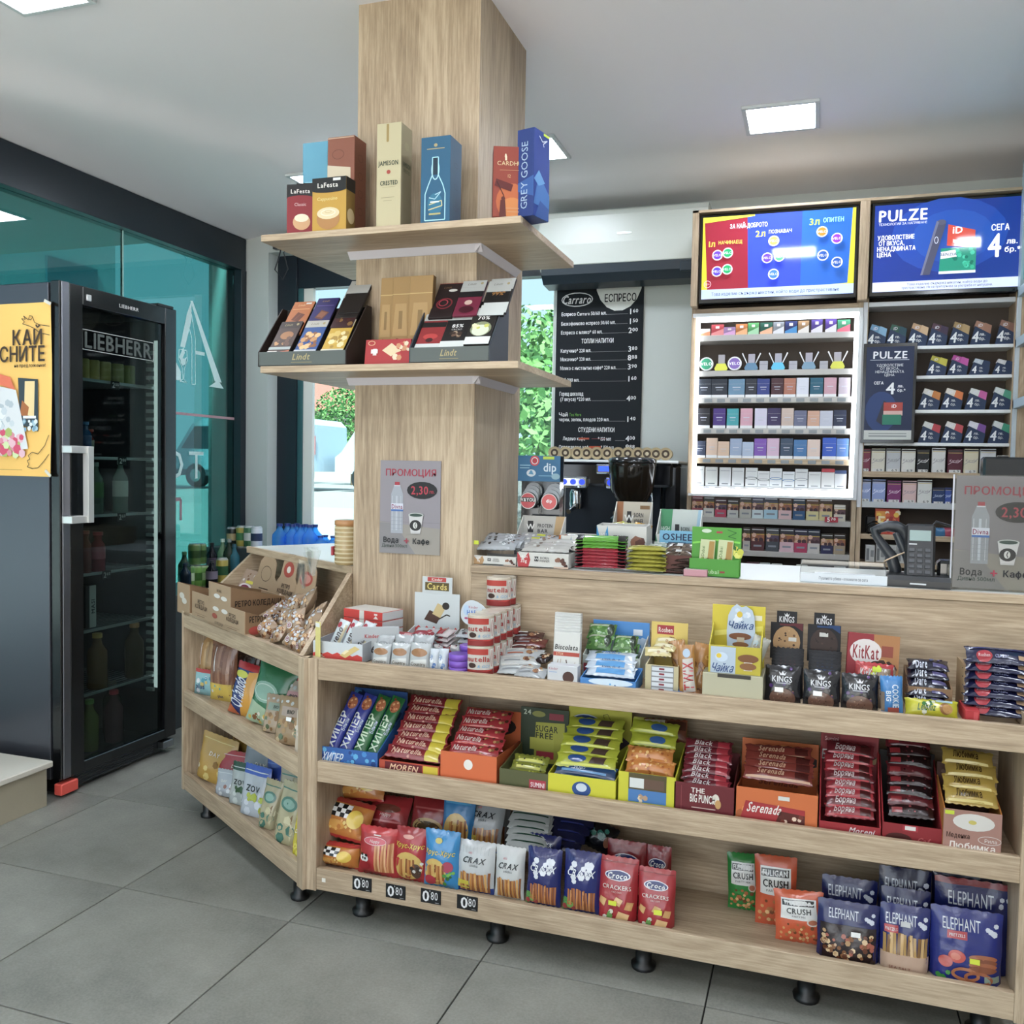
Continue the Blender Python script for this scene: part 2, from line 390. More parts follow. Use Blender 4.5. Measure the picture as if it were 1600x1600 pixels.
# floor: screed slab + tiles of 60 x 60 cm
fm = bpy.data.materials.new('porcelain_tile'); fm.use_nodes = True; n = fm.node_tree.nodes; l = fm.node_tree.links; b = n['Principled BSDF']
t = n.new('ShaderNodeTexCoord'); n1 = n.new('ShaderNodeTexNoise'); n1.inputs['Scale'].default_value = 2.2; n1.inputs['Detail'].default_value = 7; n1.inputs['Roughness'].default_value = .62
n2 = n.new('ShaderNodeTexNoise'); n2.inputs['Scale'].default_value = 150; n2.inputs['Detail'].default_value = 2
vo = n.new('ShaderNodeTexNoise'); vo.inputs['Scale'].default_value = .55; vo.inputs['Detail'].default_value = 3; vo.inputs['Distortion'].default_value = .6
l.new(t.outputs['Object'], n1.inputs['Vector']); l.new(t.outputs['Object'], n2.inputs['Vector']); l.new(t.outputs['Object'], vo.inputs['Vector'])
def mnode(op, a, bb, nn=n, ll=l):
    k = nn.new('ShaderNodeMath'); k.operation = op
    for i, q in enumerate((a, bb)):
        if isinstance(q, (int, float)): k.inputs[i].default_value = q
        else: ll.new(q, k.inputs[i])
    return k.outputs[0]
f = mnode('ADD', mnode('MULTIPLY', n1.outputs['Fac'], .8), mnode('MULTIPLY', n2.outputs['Fac'], .25))
cr = n.new('ShaderNodeValToRGB'); e = cr.color_ramp.elements; e[0].position = .38; e[0].color = C('#6c6c66'); e[1].position = .68; e[1].color = C('#929189'); l.new(f, cr.inputs[0])
vein = mnode('LESS_THAN', mnode('ABSOLUTE', mnode('SUBTRACT', vo.outputs['Fac'], .5), 0), .0012)
mx = n.new('ShaderNodeMix'); mx.data_type = 'RGBA'; l.new(mnode('MULTIPLY', vein, .22), mx.inputs['Factor']); l.new(cr.outputs[0], mx.inputs['A']); mx.inputs['B'].default_value = C('#b9b7ad')
l.new(mx.outputs['Result'], b.inputs['Base Color']); b.inputs['Roughness'].default_value = .42; b.inputs['Specular IOR Level'].default_value = .45
bp = n.new('ShaderNodeBump'); bp.inputs['Strength'].default_value = .08; bp.inputs['Distance'].default_value = .002; l.new(n1.outputs['Fac'], bp.inputs['Height']); l.new(bp.outputs[0], b.inputs['Normal'])
fl = MB().box(XL-.1, YF, -.12, XR+.1, YW+.3, -.006, c='#2c2b29').build('floor', MATT); tag(fl, kind='structure')
tile0 = None; tx = [-2.03+.603*k for k in range(-3, 8)]; ty = [1.652+.6025*k for k in range(-8, 6)]
for X in tx:
    for Y in ty:
        a0, a1, b0, b1 = max(X, XL), min(X+.603, XR), max(Y, YF), min(Y+.6025, YW)
        if a1-a0 < .02 or b1-b0 < .02: continue
        g = .0022
        if tile0 and abs(a1-a0-.603) < .001 and abs(b1-b0-.6025) < .001:
            o = tile0.copy(); COL.objects.link(o); o.location = (X, Y, -.012)
        else:
            o = MB().box(g, g, 0, a1-a0-g, b1-b0-g, .012, ch=.0008).build('tile', fm, fl, (a0, b0, -.012))
            if abs(a1-a0-.603) < .001 and abs(b1-b0-.6025) < .001: tile0 = o
        o.parent = fl
# ceiling: smooth plasterboard with a shallow rounded drop towards the back and the left windows
def sstep(a, b_, x): q = min(1, max(0, (x-a)/(b_-a))); return q*q*(3-2*q)
M = MB(); NX, NY = 60, 90; vs = []
X0, X1, Y0, Y1 = XL-.02, XR+.02, YF, YW+.02
for j in range(NY+1):
    for i in range(NX+1):
        x = X0+(X1-X0)*i/NX; y = Y0+(Y1-Y0)*j/NY
        zb_ = sstep(4.18, 4.42, y); dl = (-(x+2.89)*.872+(y-2.6)*.489); zl = sstep(-.10, .14, dl)
        z = ZC-.05*max(zb_, zl if x < -1.9 else 0)
        if x < -3.25: z -= .02
        vs.append((x, y, z))
M.mesh(vs, [(j*(NX+1)+i, (j+1)*(NX+1)+i, (j+1)*(NX+1)+i+1, j*(NX+1)+i+1) for j in range(NY) for i in range(NX)], '#ece8ea', True)
M.box(X0, Y0, ZC+.06, X1, Y1, ZC+.3, c='#b9b5b8')
ceil = M.build('ceiling', MATT); tag(ceil, kind='structure')
# walls
WALLC = '#c4cac6'
M = MB()
for (x0, x1, z0, z1) in ((XL-.25, -3.215, 0, ZC), (-3.215, -1.39, 0, .84), (-3.215, -1.39, 2.64, ZC), (-1.39, XR, 0, ZC)):
    M.box(x0, YW, z0, x1, YW+.24, z1, c=WALLC, ch=.0008)
tag(M.build('wall_back', MATT), kind='structure')
M = MB().box(XR, YF, 0, XR+.15, YW+.2, ZC+.05, c='#c8c6c2'); tag(M.build('wall_right', MATT), kind='structure')
M = MB().box(XL-.12, YF, 0, XL, YW+.05, .12, c='#2a3238'); tag(M.build('wall_left', MATT), kind='structure')
M = MB().box(XL-.12, YF-.12, 2.45, XR, YF, ZC+.05, c='#c8c6c2'); M.box(XR-.9, YF-.12, 0, XR, YF, 2.45, c='#c8c6c2'); tag(M.build('wall_front', MATT), kind='structure')
# big tinted shop window on the left: dark frame, two panes
DF = '#18222c'
win = tag(empty('window_1', (XL, 1.0, 0)), kind='structure')
def wpart(nm, m, b_, c, par=None): return MB().box(*b_, c=c).build(nm, m, par)
W1 = win; off = Vector((-XL, -1.0, 0))
def lp(nm, x0, y0, z0, x1, y1, z1, c=DF, m=None): o = MB().box(x0-XL, y0-1, z0, x1-XL, y1-1, z1, c=c).build(nm, m or PLAS, W1); return o
lp('frame_head', XL-.08, YF, 2.535, XL+.03, YW-.01, 2.727)
lp('frame_head', XL-.08, YF, 2.727, XL+.005, YW-.01, 2.80, '#aab4b6', MATT)
lp('frame_post', XL-.08, YW-.055, 0.12, XL+.03, YW-.002, 2.535)
lp('frame_sill', XL-.08, YF, .12, XL+.03, YW-.055, .2)
GT = glass('tinted_glass', '#6d9c9c', .08, 0)
CG = glass('clear_glass', '#bccacd', .02, 0)
for (y0, y1) in ((YF, .9), (.906, 2.6), (2.606, 3.80), (3.806, YW-.055)):
    lp('pane', XL-.03, y0, .2, XL-.02, y1, 2.535, '#fff', GT if y1 > 2.7 else CG)
lp('joint_seal', XL-.034, 3.800, .2, XL-.016, 3.806, 2.535, '#9fc4c0')
# film lettering on the glass (seen from inside)
M = MB()
def FL(u, v, o): return (XL-XL-.019+o, u-1, v)
A = '#cfe6e4'
decals(M, FL, 1, 1, [
  ('p', [(4.33, 2.275), (4.352, 2.275), (4.62, 1.835), (4.555, 1.835)], A), ('p', [(4.565, 1.835), (4.60, 1.835), (4.64, 1.80), (4.50, 1.80)], A),
  ('p', [(4.34, 2.275), (4.30, 2.19), (4.245, 2.0), (4.285, 2.0), (4.34, 2.16)], A),
  ('p', [(4.378, 1.995), (4.46, 1.995), (4.46, 1.975), (4.378, 1.975)], A),
  ('l', [(4.315, 2.2), (4.315, 2.13), (4.345, 2.06), (4.345, 1.80), (4.375, 1.80), (4.375, 2.06), (4.34, 2.2)], .006, A),
  ('p', [(4.17, 1.81), (4.25, 1.81), (4.25, 1.86), (4.205, 1.915)], A), ('p', [(4.235, 1.94), (4.25, 1.92), (4.285, 1.97), (4.27, 2.0)], A),
  ('l', [(4.235, 1.985), (4.23, 1.93), (4.26, 1.885), (4.268, 1.82), (4.24, 1.805), (4.30, 1.805), (4.274, 1.82), (4.28, 1.885), (4.305, 1.93), (4.30, 1.985), (4.235, 1.985)], .005, A),
  ('p', [(4.24, 1.945), (4.25, 1.91), (4.265, 1.895), (4.285, 1.905), (4.30, 1.95), (4.275, 1.935)], A),
  ('t', 'T', 4.385, 1.335, .155, A, {'b': 0}), ('t', 'O', 4.18, 1.335, .17, A, {'b': 0}),
  ('r', 3.9, 1.617, 4.745, 1.632, '#b58f96'), ('l', [(4.19, .95), (4.19, 1.14), (4.25, 1.14), (4.25, 1.02)], .02, '#b58f96')])
M.build('window_lettering', MATT, W1)
# window 2 in the back wall
win2 = tag(empty('window_2', (-2.3, YW+.2, .84)), kind='structure')
def l2(nm, x0, y0, z0, x1, y1, z1, c=DF, m=None): return MB().box(x0+2.3, y0-YW-.2, z0-.84, x1+2.3, y1-YW-.2, z1-.84, c=c).build(nm, m or PLAS, win2)
l2('window_frame', -3.215, YW+.10, .84, -3.08, YW+.22, 2.64)
l2('window_frame', -3.08, YW+.12, 2.44, -1.39, YW+.2, 2.64)
l2('window_frame', -3.08, YW+.12, .84, -1.39, YW+.2, .88)
l2('window_frame', -3.08, YW+.12, .88, -3.045, YW+.16, 2.44, '#2f5f63')
l2('window_frame', -3.045, YW+.13, .88, -2.98, YW+.16, 2.44, '#dfe0d8')
l2('window_frame', -1.43, YW+.12, .88, -1.39, YW+.2, 2.44, '#dfe4e0')
l2('pane', -2.99, YW+.16, .88, -1.43, YW+.166, 2.44, '#fff', CG)
l2('window_sill', -3.20, YW-.04, .815, -1.39, YW+.12, .84, '#d8dcda', MATT)
# skirting below the window, dark
M = MB().box(XL, YW-.012, 0, -.6, YW, .08, c='#5b5f5c'); tag(M.build('baseboard_back', MATT), kind='structure')
# ceiling panels
EM = mat('led_panel', .5, .2, color='#eaf3ff', emit=30)
cl_n = 0
cl0 = None
for k, (x, y) in enumerate([(-.18, 3.885), (-1.27, 3.96), (-2.33, 3.98), (-2.35, 2.19), (-1.27, 1.2), (-.18, 2.19), (.9, 2.19), (-2.35, .45), (-.18, .45), (.9, .45), (-2.35, -1.3), (-1.27, -1.3), (-.18, -1.3), (.9, -1.3)]):
    zc = ZC-(.05 if (x < -2.2 and y > 3.5) else 0)-.001
    lab = {0: 'square white recessed ceiling light panel above the cigarette cabinet', 1: 'square recessed ceiling light panel half hidden behind the tall blue vodka box', 2: 'square recessed ceiling light panel left of the pale blue box on the wooden column', 3: 'square recessed ceiling light panel at the top left corner of the photo'}.get(k, 'ceiling light panel out of view, %s column, %s row back from the till' % ('left' if x < -2 else 'middle left' if x < -1 else 'middle right' if x < 0 else 'right', 'first' if y > 2 else 'second' if y > 0 else 'third'))
    r = empty('ceiling_light', (x, y, zc), 0, lab, 'light', 'square ceiling light panels')
    if cl0:
        for ch_ in cl0: q = ch_.copy(); COL.objects.link(q); q.parent = r
    else:
        fr_ = MB(); s_, tk = .148, .018
        for (a, b0, c_, d_) in ((-s_, -s_, s_, -s_+tk), (-s_, s_-tk, s_, s_), (-s_, -s_+tk, -s_+tk, s_-tk), (s_-tk, -s_+tk, s_, s_-tk)): fr_.box(a, b0, -.012, c_, d_, 0, c='#c9ced0')
        cl0 = [fr_.build('panel_frame', PLAS, r), MB().box(-s_+tk, -s_+tk, -.008, s_-tk, s_-tk, -.002).build('diffuser', EM, r)]
# column clad in oak, standing on the counter line
co = tag(empty('column', (-1.211, 2.82, 0)), kind='structure')
CX0, CX1, CY0, CY1 = -1.418, -1.004, 2.604, 3.05
co_p = MB().box(CX0+1.211, CY0-2.82, .0, CX1+1.211, CY0-2.82+.018, ZC+.02, c='#fff').build('cladding_panel', WZ, co)
MB().box(CX1+1.211-.018, CY0-2.82+.018, .0, CX1+1.211, CY1-2.82, ZC+.02).build('cladding_panel', WZ, co)
MB().box(CX0+1.211, CY0-2.82+.018, .0, CX0+1.211+.018, CY1-2.82, ZC+.02).build('cladding_panel', WZ, co)
MB().box(CX0+1.229, CY1-2.838, .0, CX1+1.193, CY1-2.82, ZC+.02).build('cladding_panel', WZ, co)
MB().box(CX1+1.211-.001, CY0-2.82-.002, 0.13, CX1+1.211+.002, CY0-2.82+.002, 1.02, c='#8c7760').build('edge_strip', PLAS, co)
# column shelves
for zt, lb in ((2.045, 'upper oak shelf around the column, carrying the boxed spirits'), (1.645, 'lower oak shelf around the column, carrying the chocolate displays')):
    r = empty('column_shelf', (-1.21, 2.7, zt-.02), 0, lb, 'shelf', 'oak shelves around the column')
    x0, x1, y0, y1 = -1.635+1.21, -.797+1.21, 2.40-2.7, 2.975-2.7
    M = MB()
    for b_ in ((x0, y0, x1, CY0-2.7), (x0, CY0-2.7, CX0+1.21, y1), (CX1+1.21, CY0-2.7, x1, y1)): M.box(b_[0], b_[1], 0, b_[2], b_[3], .02, ch=.0008)
    M.build('shelf_board', WX, r)
    M = MB(); a = CX0+1.21; b_ = CX1+1.21; c_ = CY0-2.7; hh = .022
    M.prism([(c_-.022, 0), (c_, 0), (c_, -hh), (c_-.004, -hh)], a-.02, b_+.02, '#c9c3c8', axis=0)
    M.build('edge_trim', PLAS, r)
    M = MB().prism([(b_+.022, 0), (b_, 0), (b_, -hh), (b_+.004, -hh)], c_-.02, y1, '#c9c3c8', axis=1); M.build('edge_trim', PLAS, r)
# ================================================================ DISPLAY COUNTER (front unit under the till counter)
Z3, Z2, Z1 = .139, .461, .765            # board surfaces
YC, YB = 2.297, 2.604
u = empty('display_counter', (-.45, 2.45, 0), 0, 'long oak display unit with three shelf rows under the till counter', 'shelving')
def up_(nm, m, x0, y0, z0, x1, y1, z1, c='#fff', lab=None): return part(nm, u, m, x0+.45, y0-2.45, z0, x1+.45, y1-2.45, z1, c=c, label=lab)
for zr, ztop, zb_ in ((.089, .154, Z3), (.413, .474, Z2), (.716, .778, Z1)):
    up_('rail', WX, -1.362, YC, zr, .474, YC+.018, ztop)
    up_('shelf_board', WX, -1.362, YC+.018, zb_-.018, .474, YB-.012, zb_)
up_('back_panel', WX, -1.003, YB-.006, .10, 1.35, YB+.012, 1.02)
up_('side_panel', WZ, -1.40, YC-.002, .085, -1.362, YB, .778)
up_('side_panel', WZ, .474, YC-.002, .085, .495, YB, .80)
for x in (-1.25, -.82, -.40, .02, .42):
    MB().lathe([(.032, 0), (.034, .012), (.022, .018), (.024, .06), (.036, .088)], '#0c0c0d', 16, x+.45, YC+.085-2.45).build('foot', PLAS, u)
# till counter top: oak edge, white laminate surface, body behind the unit
t_ = empty('till_counter', (-.2, 2.9, 0), 0, 'till counter with white top and oak front edge behind the display unit', 'counter')
def tp(nm, m, x0, y0, z0, x1, y1, z1, c='#fff'): return part(nm, t_, m, x0+.2, y0-2.9, z0, x1+.2, y1-2.9, z1, c=c)
WHT = mat('white_laminate', .25, .5, color='#dfe2dd')
tp('front_edge', WX, -1.003, 2.590, 1.021, 1.4, 2.612, 1.044)
tp('worktop', WHT, -1.003, 2.612, 1.021, 1.4, 3.10, 1.043)
tp('counter_body', WX, -.98, 2.62, 0, 1.4, 2.64, 1.02); tp('side_panel', WZ, -.98, 2.64, 0, -.96, 3.08, 1.02)
# angled side unit
s_ = empty('corner_display_unit', (SIDE.o.x, SIDE.o.y, 0), SIDE.th, 'angled oak display unit with sloping top bin left of the column', 'shelving')
SL = -1.03                                # length along the local x (to the left)
def sp_(nm, m, *b, c='#fff'): return part(nm, s_, m, *b, c=c)
for zr, ztop, zb_ in ((.089, .154, Z3), (.413, .474, Z2), (.716, .778, Z1)):
    sp_('rail', WX, SL+.02, 0, zr, -.004, .018, ztop)
    MB().prism([(SL+.02, .018), (.008, .018), (-.186, .33), (SL+.02, .33)], zb_-.018, zb_, '#fff').build('shelf_board', WX, s_)
sp_('side_panel', WZ, SL, -.002, .085, SL+.02, .345, .778)
sp_('back_panel', WX, SL+.02, .33, .085, -.20, .345, .99)
sp_('corner_post', WZ, -.012, -.004, .085, .026, .03, .778)
# sloping cheeks of the top bin
M = MB().prism([(.04, .779), (.345, .779), (.345, .995), (.28, .995)], SL, SL+.02, '#fff', axis=0); M.build('sloping_cheek', WY, s_)
M = MB()
def wl(X, Y, Z): dx, dy = X+1.42, Y-2.30; return (dx*.8425-dy*.5388, dx*.5388+dy*.8425, Z)
for X in (-1.436, -1.420): M.face([wl(X, 2.312, .779), wl(X, 2.60, .779), wl(X, 2.66, .995), wl(X, 2.60, .995)], '#fff')
q_ = [(2.312, .779), (2.60, .779), (2.66, .995), (2.60, .995)]
for (a, b_), (c_, d_) in zip(q_, q_[1:]+q_[:1]): M.face([wl(-1.436, a, b_), wl(-1.420, a, b_), wl(-1.420, c_, d_), wl(-1.436, c_, d_)], '#fff')
M.build('sloping_cheek', WY, s_)
MB().prism([(SL, .27), (-.165, .27), (-.20, .34), (-.42, .66), (SL, .66)], .996, 1.014, '#fff').build('top_board', WHT, s_)
MB().box(SL, .255, .99, -.165, .27, 1.016).build('top_edge', WX, s_)
for x, y in ((SL+.12, .06), (-.10, .05), (SL+.12, .28)):
    MB().lathe([(.028, 0), (.03, .012), (.02, .018), (.022, .06), (.032, .088)], '#0c0c0d', 16, x, y).build('foot', PLAS, s_)
# white marble step at the left
st_ = empty('stone_step', (-3.0, 2.55, 0), 0, 'pale stone step block beside the drinks fridge', 'step')
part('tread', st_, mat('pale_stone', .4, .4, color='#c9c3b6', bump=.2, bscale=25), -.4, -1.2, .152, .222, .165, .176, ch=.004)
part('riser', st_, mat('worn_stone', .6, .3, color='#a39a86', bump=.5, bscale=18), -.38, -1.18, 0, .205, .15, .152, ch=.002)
# ================================================================ OUTSIDE
M = MB().box(-30, -25, -.35, 25, 35, -.13, c='#c2c0ba').build('pavement', MATT); tag(M, 'light grey paved street outside the shop windows', 'street', kind='structure')
M = MB().prism([(11, -.13), (14, .62), (60, .9), (60, -.2), (11, -.2)], -60, 10, '#a5a5a2', axis=0); tag(M.build('rising_street', MATT), 'paved street rising behind the shop', 'street', kind='structure')
rd = MB().box(-30, 6.6, -.13, 25, 8.2, -.125, c='#8b8b8b').build('road', MATT); tag(rd, 'asphalt road strip seen through the back window', 'road', kind='structure')
kb = MB().box(-30, 8.2, -.13, 25, 8.4, .0, c='#c9c7c0').build('kerb', MATT); tag(kb, kind='structure', label='pale kerb stones along the road', cat='kerb')
# white van parked beyond the back window
v = empty('delivery_van', (-15.0, 22, .70), 0, 'white delivery van parked outside, seen through the back window', 'van')
M = MB(); VW = '#b9c8d4'
side = [(-2.3, .45), (-2.3, .9), (-2.1, 1.05), (-1.6, 1.75), (-1.2, 1.92), (2.1, 1.92), (2.28, 1.75), (2.32, .5)]
M.prism(side, -.9, .9, VW, axis=1); b_ = M.build('body', GLOS.copy(), v); b_.data.materials[0] = mat('van_paint', .3, .5)
D = MB(); 
for (x0, x1, z0, z1, c_) in ((-2.31, 2.33, .33, .5, '#5b6168'), (-.2, 1.95, 1.02, 1.05, '#8c959c'), (-.25, -.22, .5, 1.75, '#9aa3aa'), (1.2, 1.5, 1.08, 1.13, '#6b737a')): D.box(x0, -.915, z0, x1, -.90, z1, c=c_)
D.build('side_trim', PLAS, v); 
MB().prism([(-1.95, 1.08), (-1.5, 1.7), (-.6, 1.72), (-.6, 1.08)], -.91, -.9, '#3b464d', axis=1).build('side_window', GLOS, v)
MB().box(2.2, -.91, .95, 2.34, -.86, 1.45, c='#c47a78').build('tail_light', PLAS, v)
for x in (-1.45, 1.4):
    w_ = MB(); q = [(x+.33*math.cos(2*PI*k/24), .33+.33*math.sin(2*PI*k/24)) for k in range(24)]; w_.prism(q, -.93, -.7, '#2a2c2e', axis=1, sm=True)
    w_.prism([(x+.18*math.cos(2*PI*k/16), .33+.18*math.sin(2*PI*k/16)) for k in range(16)], -.94, -.93, '#9ea3a6', axis=1); w_.build('wheel', PLAS, v)
v2 = empty('parked_van', (-10.1, 22.6, .70), 0, 'second white van standing behind the first, mostly hidden by the column', 'van')
M = MB().prism(side, -.9, .9, VW, axis=1); M.build('body', b_.data.materials[0], v2)
for x in (-1.45, 1.4):
    MB().prism([(x+.33*math.cos(2*PI*k/24), .33+.33*math.sin(2*PI*k/24)) for k in range(24)], -.93, -.7, '#2a2c2e', axis=1, sm=True).build('wheel', PLAS, v2)
MB().box(2.2, -.91, .95, 2.34, -.86, 1.45, c='#c47a78').build('tail_light', PLAS, v2)
# red-roofed house beyond
hs = empty('house', (-21, 37, .7), 0, 'pale house with salmon red tiled roof beyond the vans', 'house')
MB().box(-4, -3, 0, 4, 3, 3.0, c='#b5ada2').build('wall', MATT, hs)
MB().prism([(-3.6, 3.0), (0, 4.9), (3.6, 3.0)], -4.4, 4.4, '#b06a5a', axis=0).build('roof', MATT, hs)
for x in (-2.5, 0, 2.5): MB().box(x-.45, -3.05, 1, x+.45, -2.99, 2.3, c='#5b6a70').build('window', GLOS, hs)
MB().box(-.3, -.3, 4.4, .3, .3, 5.3, c='#b39a8c').build('chimney', MATT, hs)
# trees and bushes
LEAF = mat('leaves', .7, .2)
def crown(o, cx, cy, cz, r, n, cols, seed, sq=.8):
    R_ = random.Random(seed); M = MB()
    for i in range(n):
        while 1:
            a = Vector((R_.uniform(-1, 1), R_.uniform(-1, 1), R_.uniform(-1, 1)))
            if .35 < a.length < 1: break
        p = Vector((cx+a.x*r, cy+a.y*r, cz+a.z*r*sq)); s1 = r*R_.uniform(.025, .055)
        d1 = Vector((R_.uniform(-1, 1), R_.uniform(-1, 1), R_.uniform(-1, 1))).normalized(); d2 = d1.orthogonal().normalized()
        M.face([p-d1*s1, p+d2*s1*.6, p+d1*s1, p-d2*s1*.6], R_.choice(cols))
    return M.build('foliage', LEAF, o)
GC = ['#5f8f48', '#74a356', '#47743a', '#8ab468', '#35602f']
for k, (x, y, r, hh, lb) in enumerate([(-18.2, 28, 1.3, 3.0, 'small bright green tree left of the red roof outside'), (-15.3, 28, 1.4, 3.2, 'bright green tree right of the red roof outside, cut by the column'),
        (-2.9, 13.0, 1.9, 2.4, 'leafy green tree between the column and the menu board, outside'), (-5.6, 18.5, 2.2, 3.2, 'taller green tree outside behind the one beside the menu board'), (-11.5, 6.3, 2.1, 1.7, 'leafy tree seen through the tinted side window'), (-14.0, 11.5, 2.0, 2.2, 'second leafy tree seen through the tinted side window')]):
    o = empty('tree', (x, y, -.13), 0, lb, 'tree', 'trees outside')
    crown(o, 0, 0, hh, r, 3600, GC, k+3)
    M = MB(); M.tube([(0, 0, 0), (.05, 0, hh*.5), (-.05, .05, hh)], .1, '#6b5a48', 8); M.build('trunk', MATT, o)
# building opposite the tinted window
ob = empty('opposite_building', (-16.5, 9, -.13), 0, 'pale building across the street seen through the tinted window', 'building')
MB().box(-2, -14, 0, 1, 8, 9, c='#8fa9ae').build('wall', MATT, ob)
for y in range(-12, 8, 3):
    for z in (1.2, 4.2):
        MB().box(1, y, z, 1.06, y+1.4, z+1.6, c='#4c6c78').build('window', GLOS, ob)
cn = empty('canopy', (-4.6, 1.5, 2.9), 0, 'pale roof overhang outside above the tinted shop window', 'canopy')
part('soffit', cn, MATT, -1.4, -6, 0, 1.08, 3.8, .25, c='#b9bfc0')
# ================================================================ DRINKS FRIDGE
F0, F1, FX, FT = 2.775, 3.452, -2.80, 2.043
BK = mat('black_lacquer', .22, .5, color='#0b0c0f', coat=.4); BS = mat('black_sheet', .28, .5, .75, color='#5c5d64')
fr = empty('drinks_fridge', (FX-.29, (F0+F1)/2, 0), 0, 'tall black glass-door drinks fridge with silver handle', 'fridge')
def fp(nm, m, x0, y0, z0, x1, y1, z1, c='#fff', ch=.002, lab=None): return part(nm, fr, m, x0-FX+.29, y0-(F0+F1)/2, z0, x1-FX+.29, y1-(F0+F1)/2, z1, c=c, ch=ch, label=lab)
XB = -3.37
fp('side_wall', BS, XB, F0, .07, FX-.055, F0+.035, FT-.005); fp('side_wall', BS, XB, F1-.035, .07, FX-.055, F1, FT-.005)
fp('back_wall', mat('fridge_inner', .4, .5, color='#9aa2a2'), XB, F0+.035, .07, XB+.03, F1-.035, FT-.005); fp('top_wall', BS, XB, F0+.035, FT-.05, FX-.055, F1-.035, FT-.005)
fp('base_grille', BK, XB+.02, F0+.02, .012, FX-.03, F1-.02, .07)
for k in range(5): fp('grille_slot', PLAS, FX-.03, F0+.1, .02+k*.01, FX-.028, F1-.12, .024+k*.01, '#2c2e33', .0002)
fp('corner_guard', PLAS, FX-.035, F0-.004, .012, FX+.004, F0+.085, .058, '#e8452f', .004, 'bright red plastic corner guard')
fp('hinge', METL, FX-.03, F1-.09, .03, FX+.004, F1-.02, .062, '#9a9ea2'); fp('hinge', PLAS, FX-.06, F1-.12, FT, FX, F1-.02, FT+.012, '#16171a')
# door frame
def dp(y0, y1, z0, z1, c='#0b0c0f', nm='door_frame', m=None, x0=FX-.045, x1=FX, ch=.003): return fp(nm, m or BK, x0, y0, z0, x1, y1, z1, c, ch)
dp(F0+.05, F0+.12, .075, FT); dp(F1-.075, F1, .075, FT); dp(F0+.12, F1-.075, .075, .118); dp(F0+.12, F1-.075, FT-.075, FT)
fp('door_edge_strip', mat('brushed_steel', .35, .5, 1, color='#8f8f97'), FX-.045, F0+.012, .075, FX+.001, F0+.05, FT)
dp(F0, F0+.012, .075, FT, nm='door_seal')
DG = glass('door_glass', '#ccd6d4', .03, 0)
fp('door_glass', DG, FX-.02, F0+.12, .118, FX-.014, F1-.075, FT-.075)
fp('lock', METL, FX, F0+.135, FT-.055, FX+.006, F0+.16, FT-.03, '#e8e8e8', .003)
# handle
hd = MB().box(FX+.29-FX, F0-(F0+F1)/2+.008, 1.375, .29+.05, F0-(F0+F1)/2+.115-.02, 1.403, c='#d9d9d6'); 
hd.box(.29, F0-(F0+F1)/2+.008, 1.098, .29+.05, F0-(F0+F1)/2+.095, 1.126, c='#d9d9d6'); hd.box(.29+.03, F0-(F0+F1)/2+.085, 1.098, .29+.058, F0-(F0+F1)/2+.115, 1.403, c='#dcdcd8')
hh_ = hd.build('handle', mat('silver_handle', .3, .5, .6), fr); hh_['label'] = 'silver bracket handle'
# logos and printing
M = MB()
def FD(x): return lambda u, v, o: (.29+x+o, u-(F0+F1)/2, v)
decals(M, FD(0), 1, 1, [('t', 'LIEBHERR', 3.15, FT-.042, .014, '#d6d6d6', {'w': 1.25})])
decals(M, FD(-.014), 1, 1, [('t', 'LIEBHERR', 3.11, 1.835, .062, '#565d5a', {'fit': .385, 'b': 1}), ('l', [(2.905, 1.875), (3.315, 1.875), (3.315, 1.795), (2.905, 1.795), (2.905, 1.875)], .0025, '#c9cfcc'), ('l', [(2.90, 1.10), (2.90, .118)], .001, '#777')])
M.build('door_lettering', CARD, fr)
FSH = [1.685, 1.36, 1.115, .87, .63, .36]
for k, z in enumerate(FSH):
    w_ = MB()
    for q in range(16): x = XB+.05+q*.029; w_.box(x+.0-FX+.29, F0+.05-(F0+F1)/2, z-.003, x+.003-FX+.29, F1-.05-(F0+F1)/2, z, c='#9aa4a6', ch=.0003)
    w_.box(FX-.085-FX+.29, F0+.05-(F0+F1)/2, z-.008, FX-.08-FX+.29, F1-.05-(F0+F1)/2, z+.004, c='#c9d2d4'); w_.build('wire_shelf', METL, fr)
for z in range(42): fp('rack_notch', PLAS, FX-.13, F1-.05, .28+z*.038, FX-.09, F1-.036, .296+z*.038, '#a9b3b2', .001) if z % 1 == 0 else None
fp('glow_strip', mat('fridge_strip_glow', .4, .3, color='#cfd8d6', emit=.7), FX-.085, F1-.05, .3, FX-.065, F1-.04, 1.9)  # plain grey strip; its glow is added to brighten the unlit fridge inside
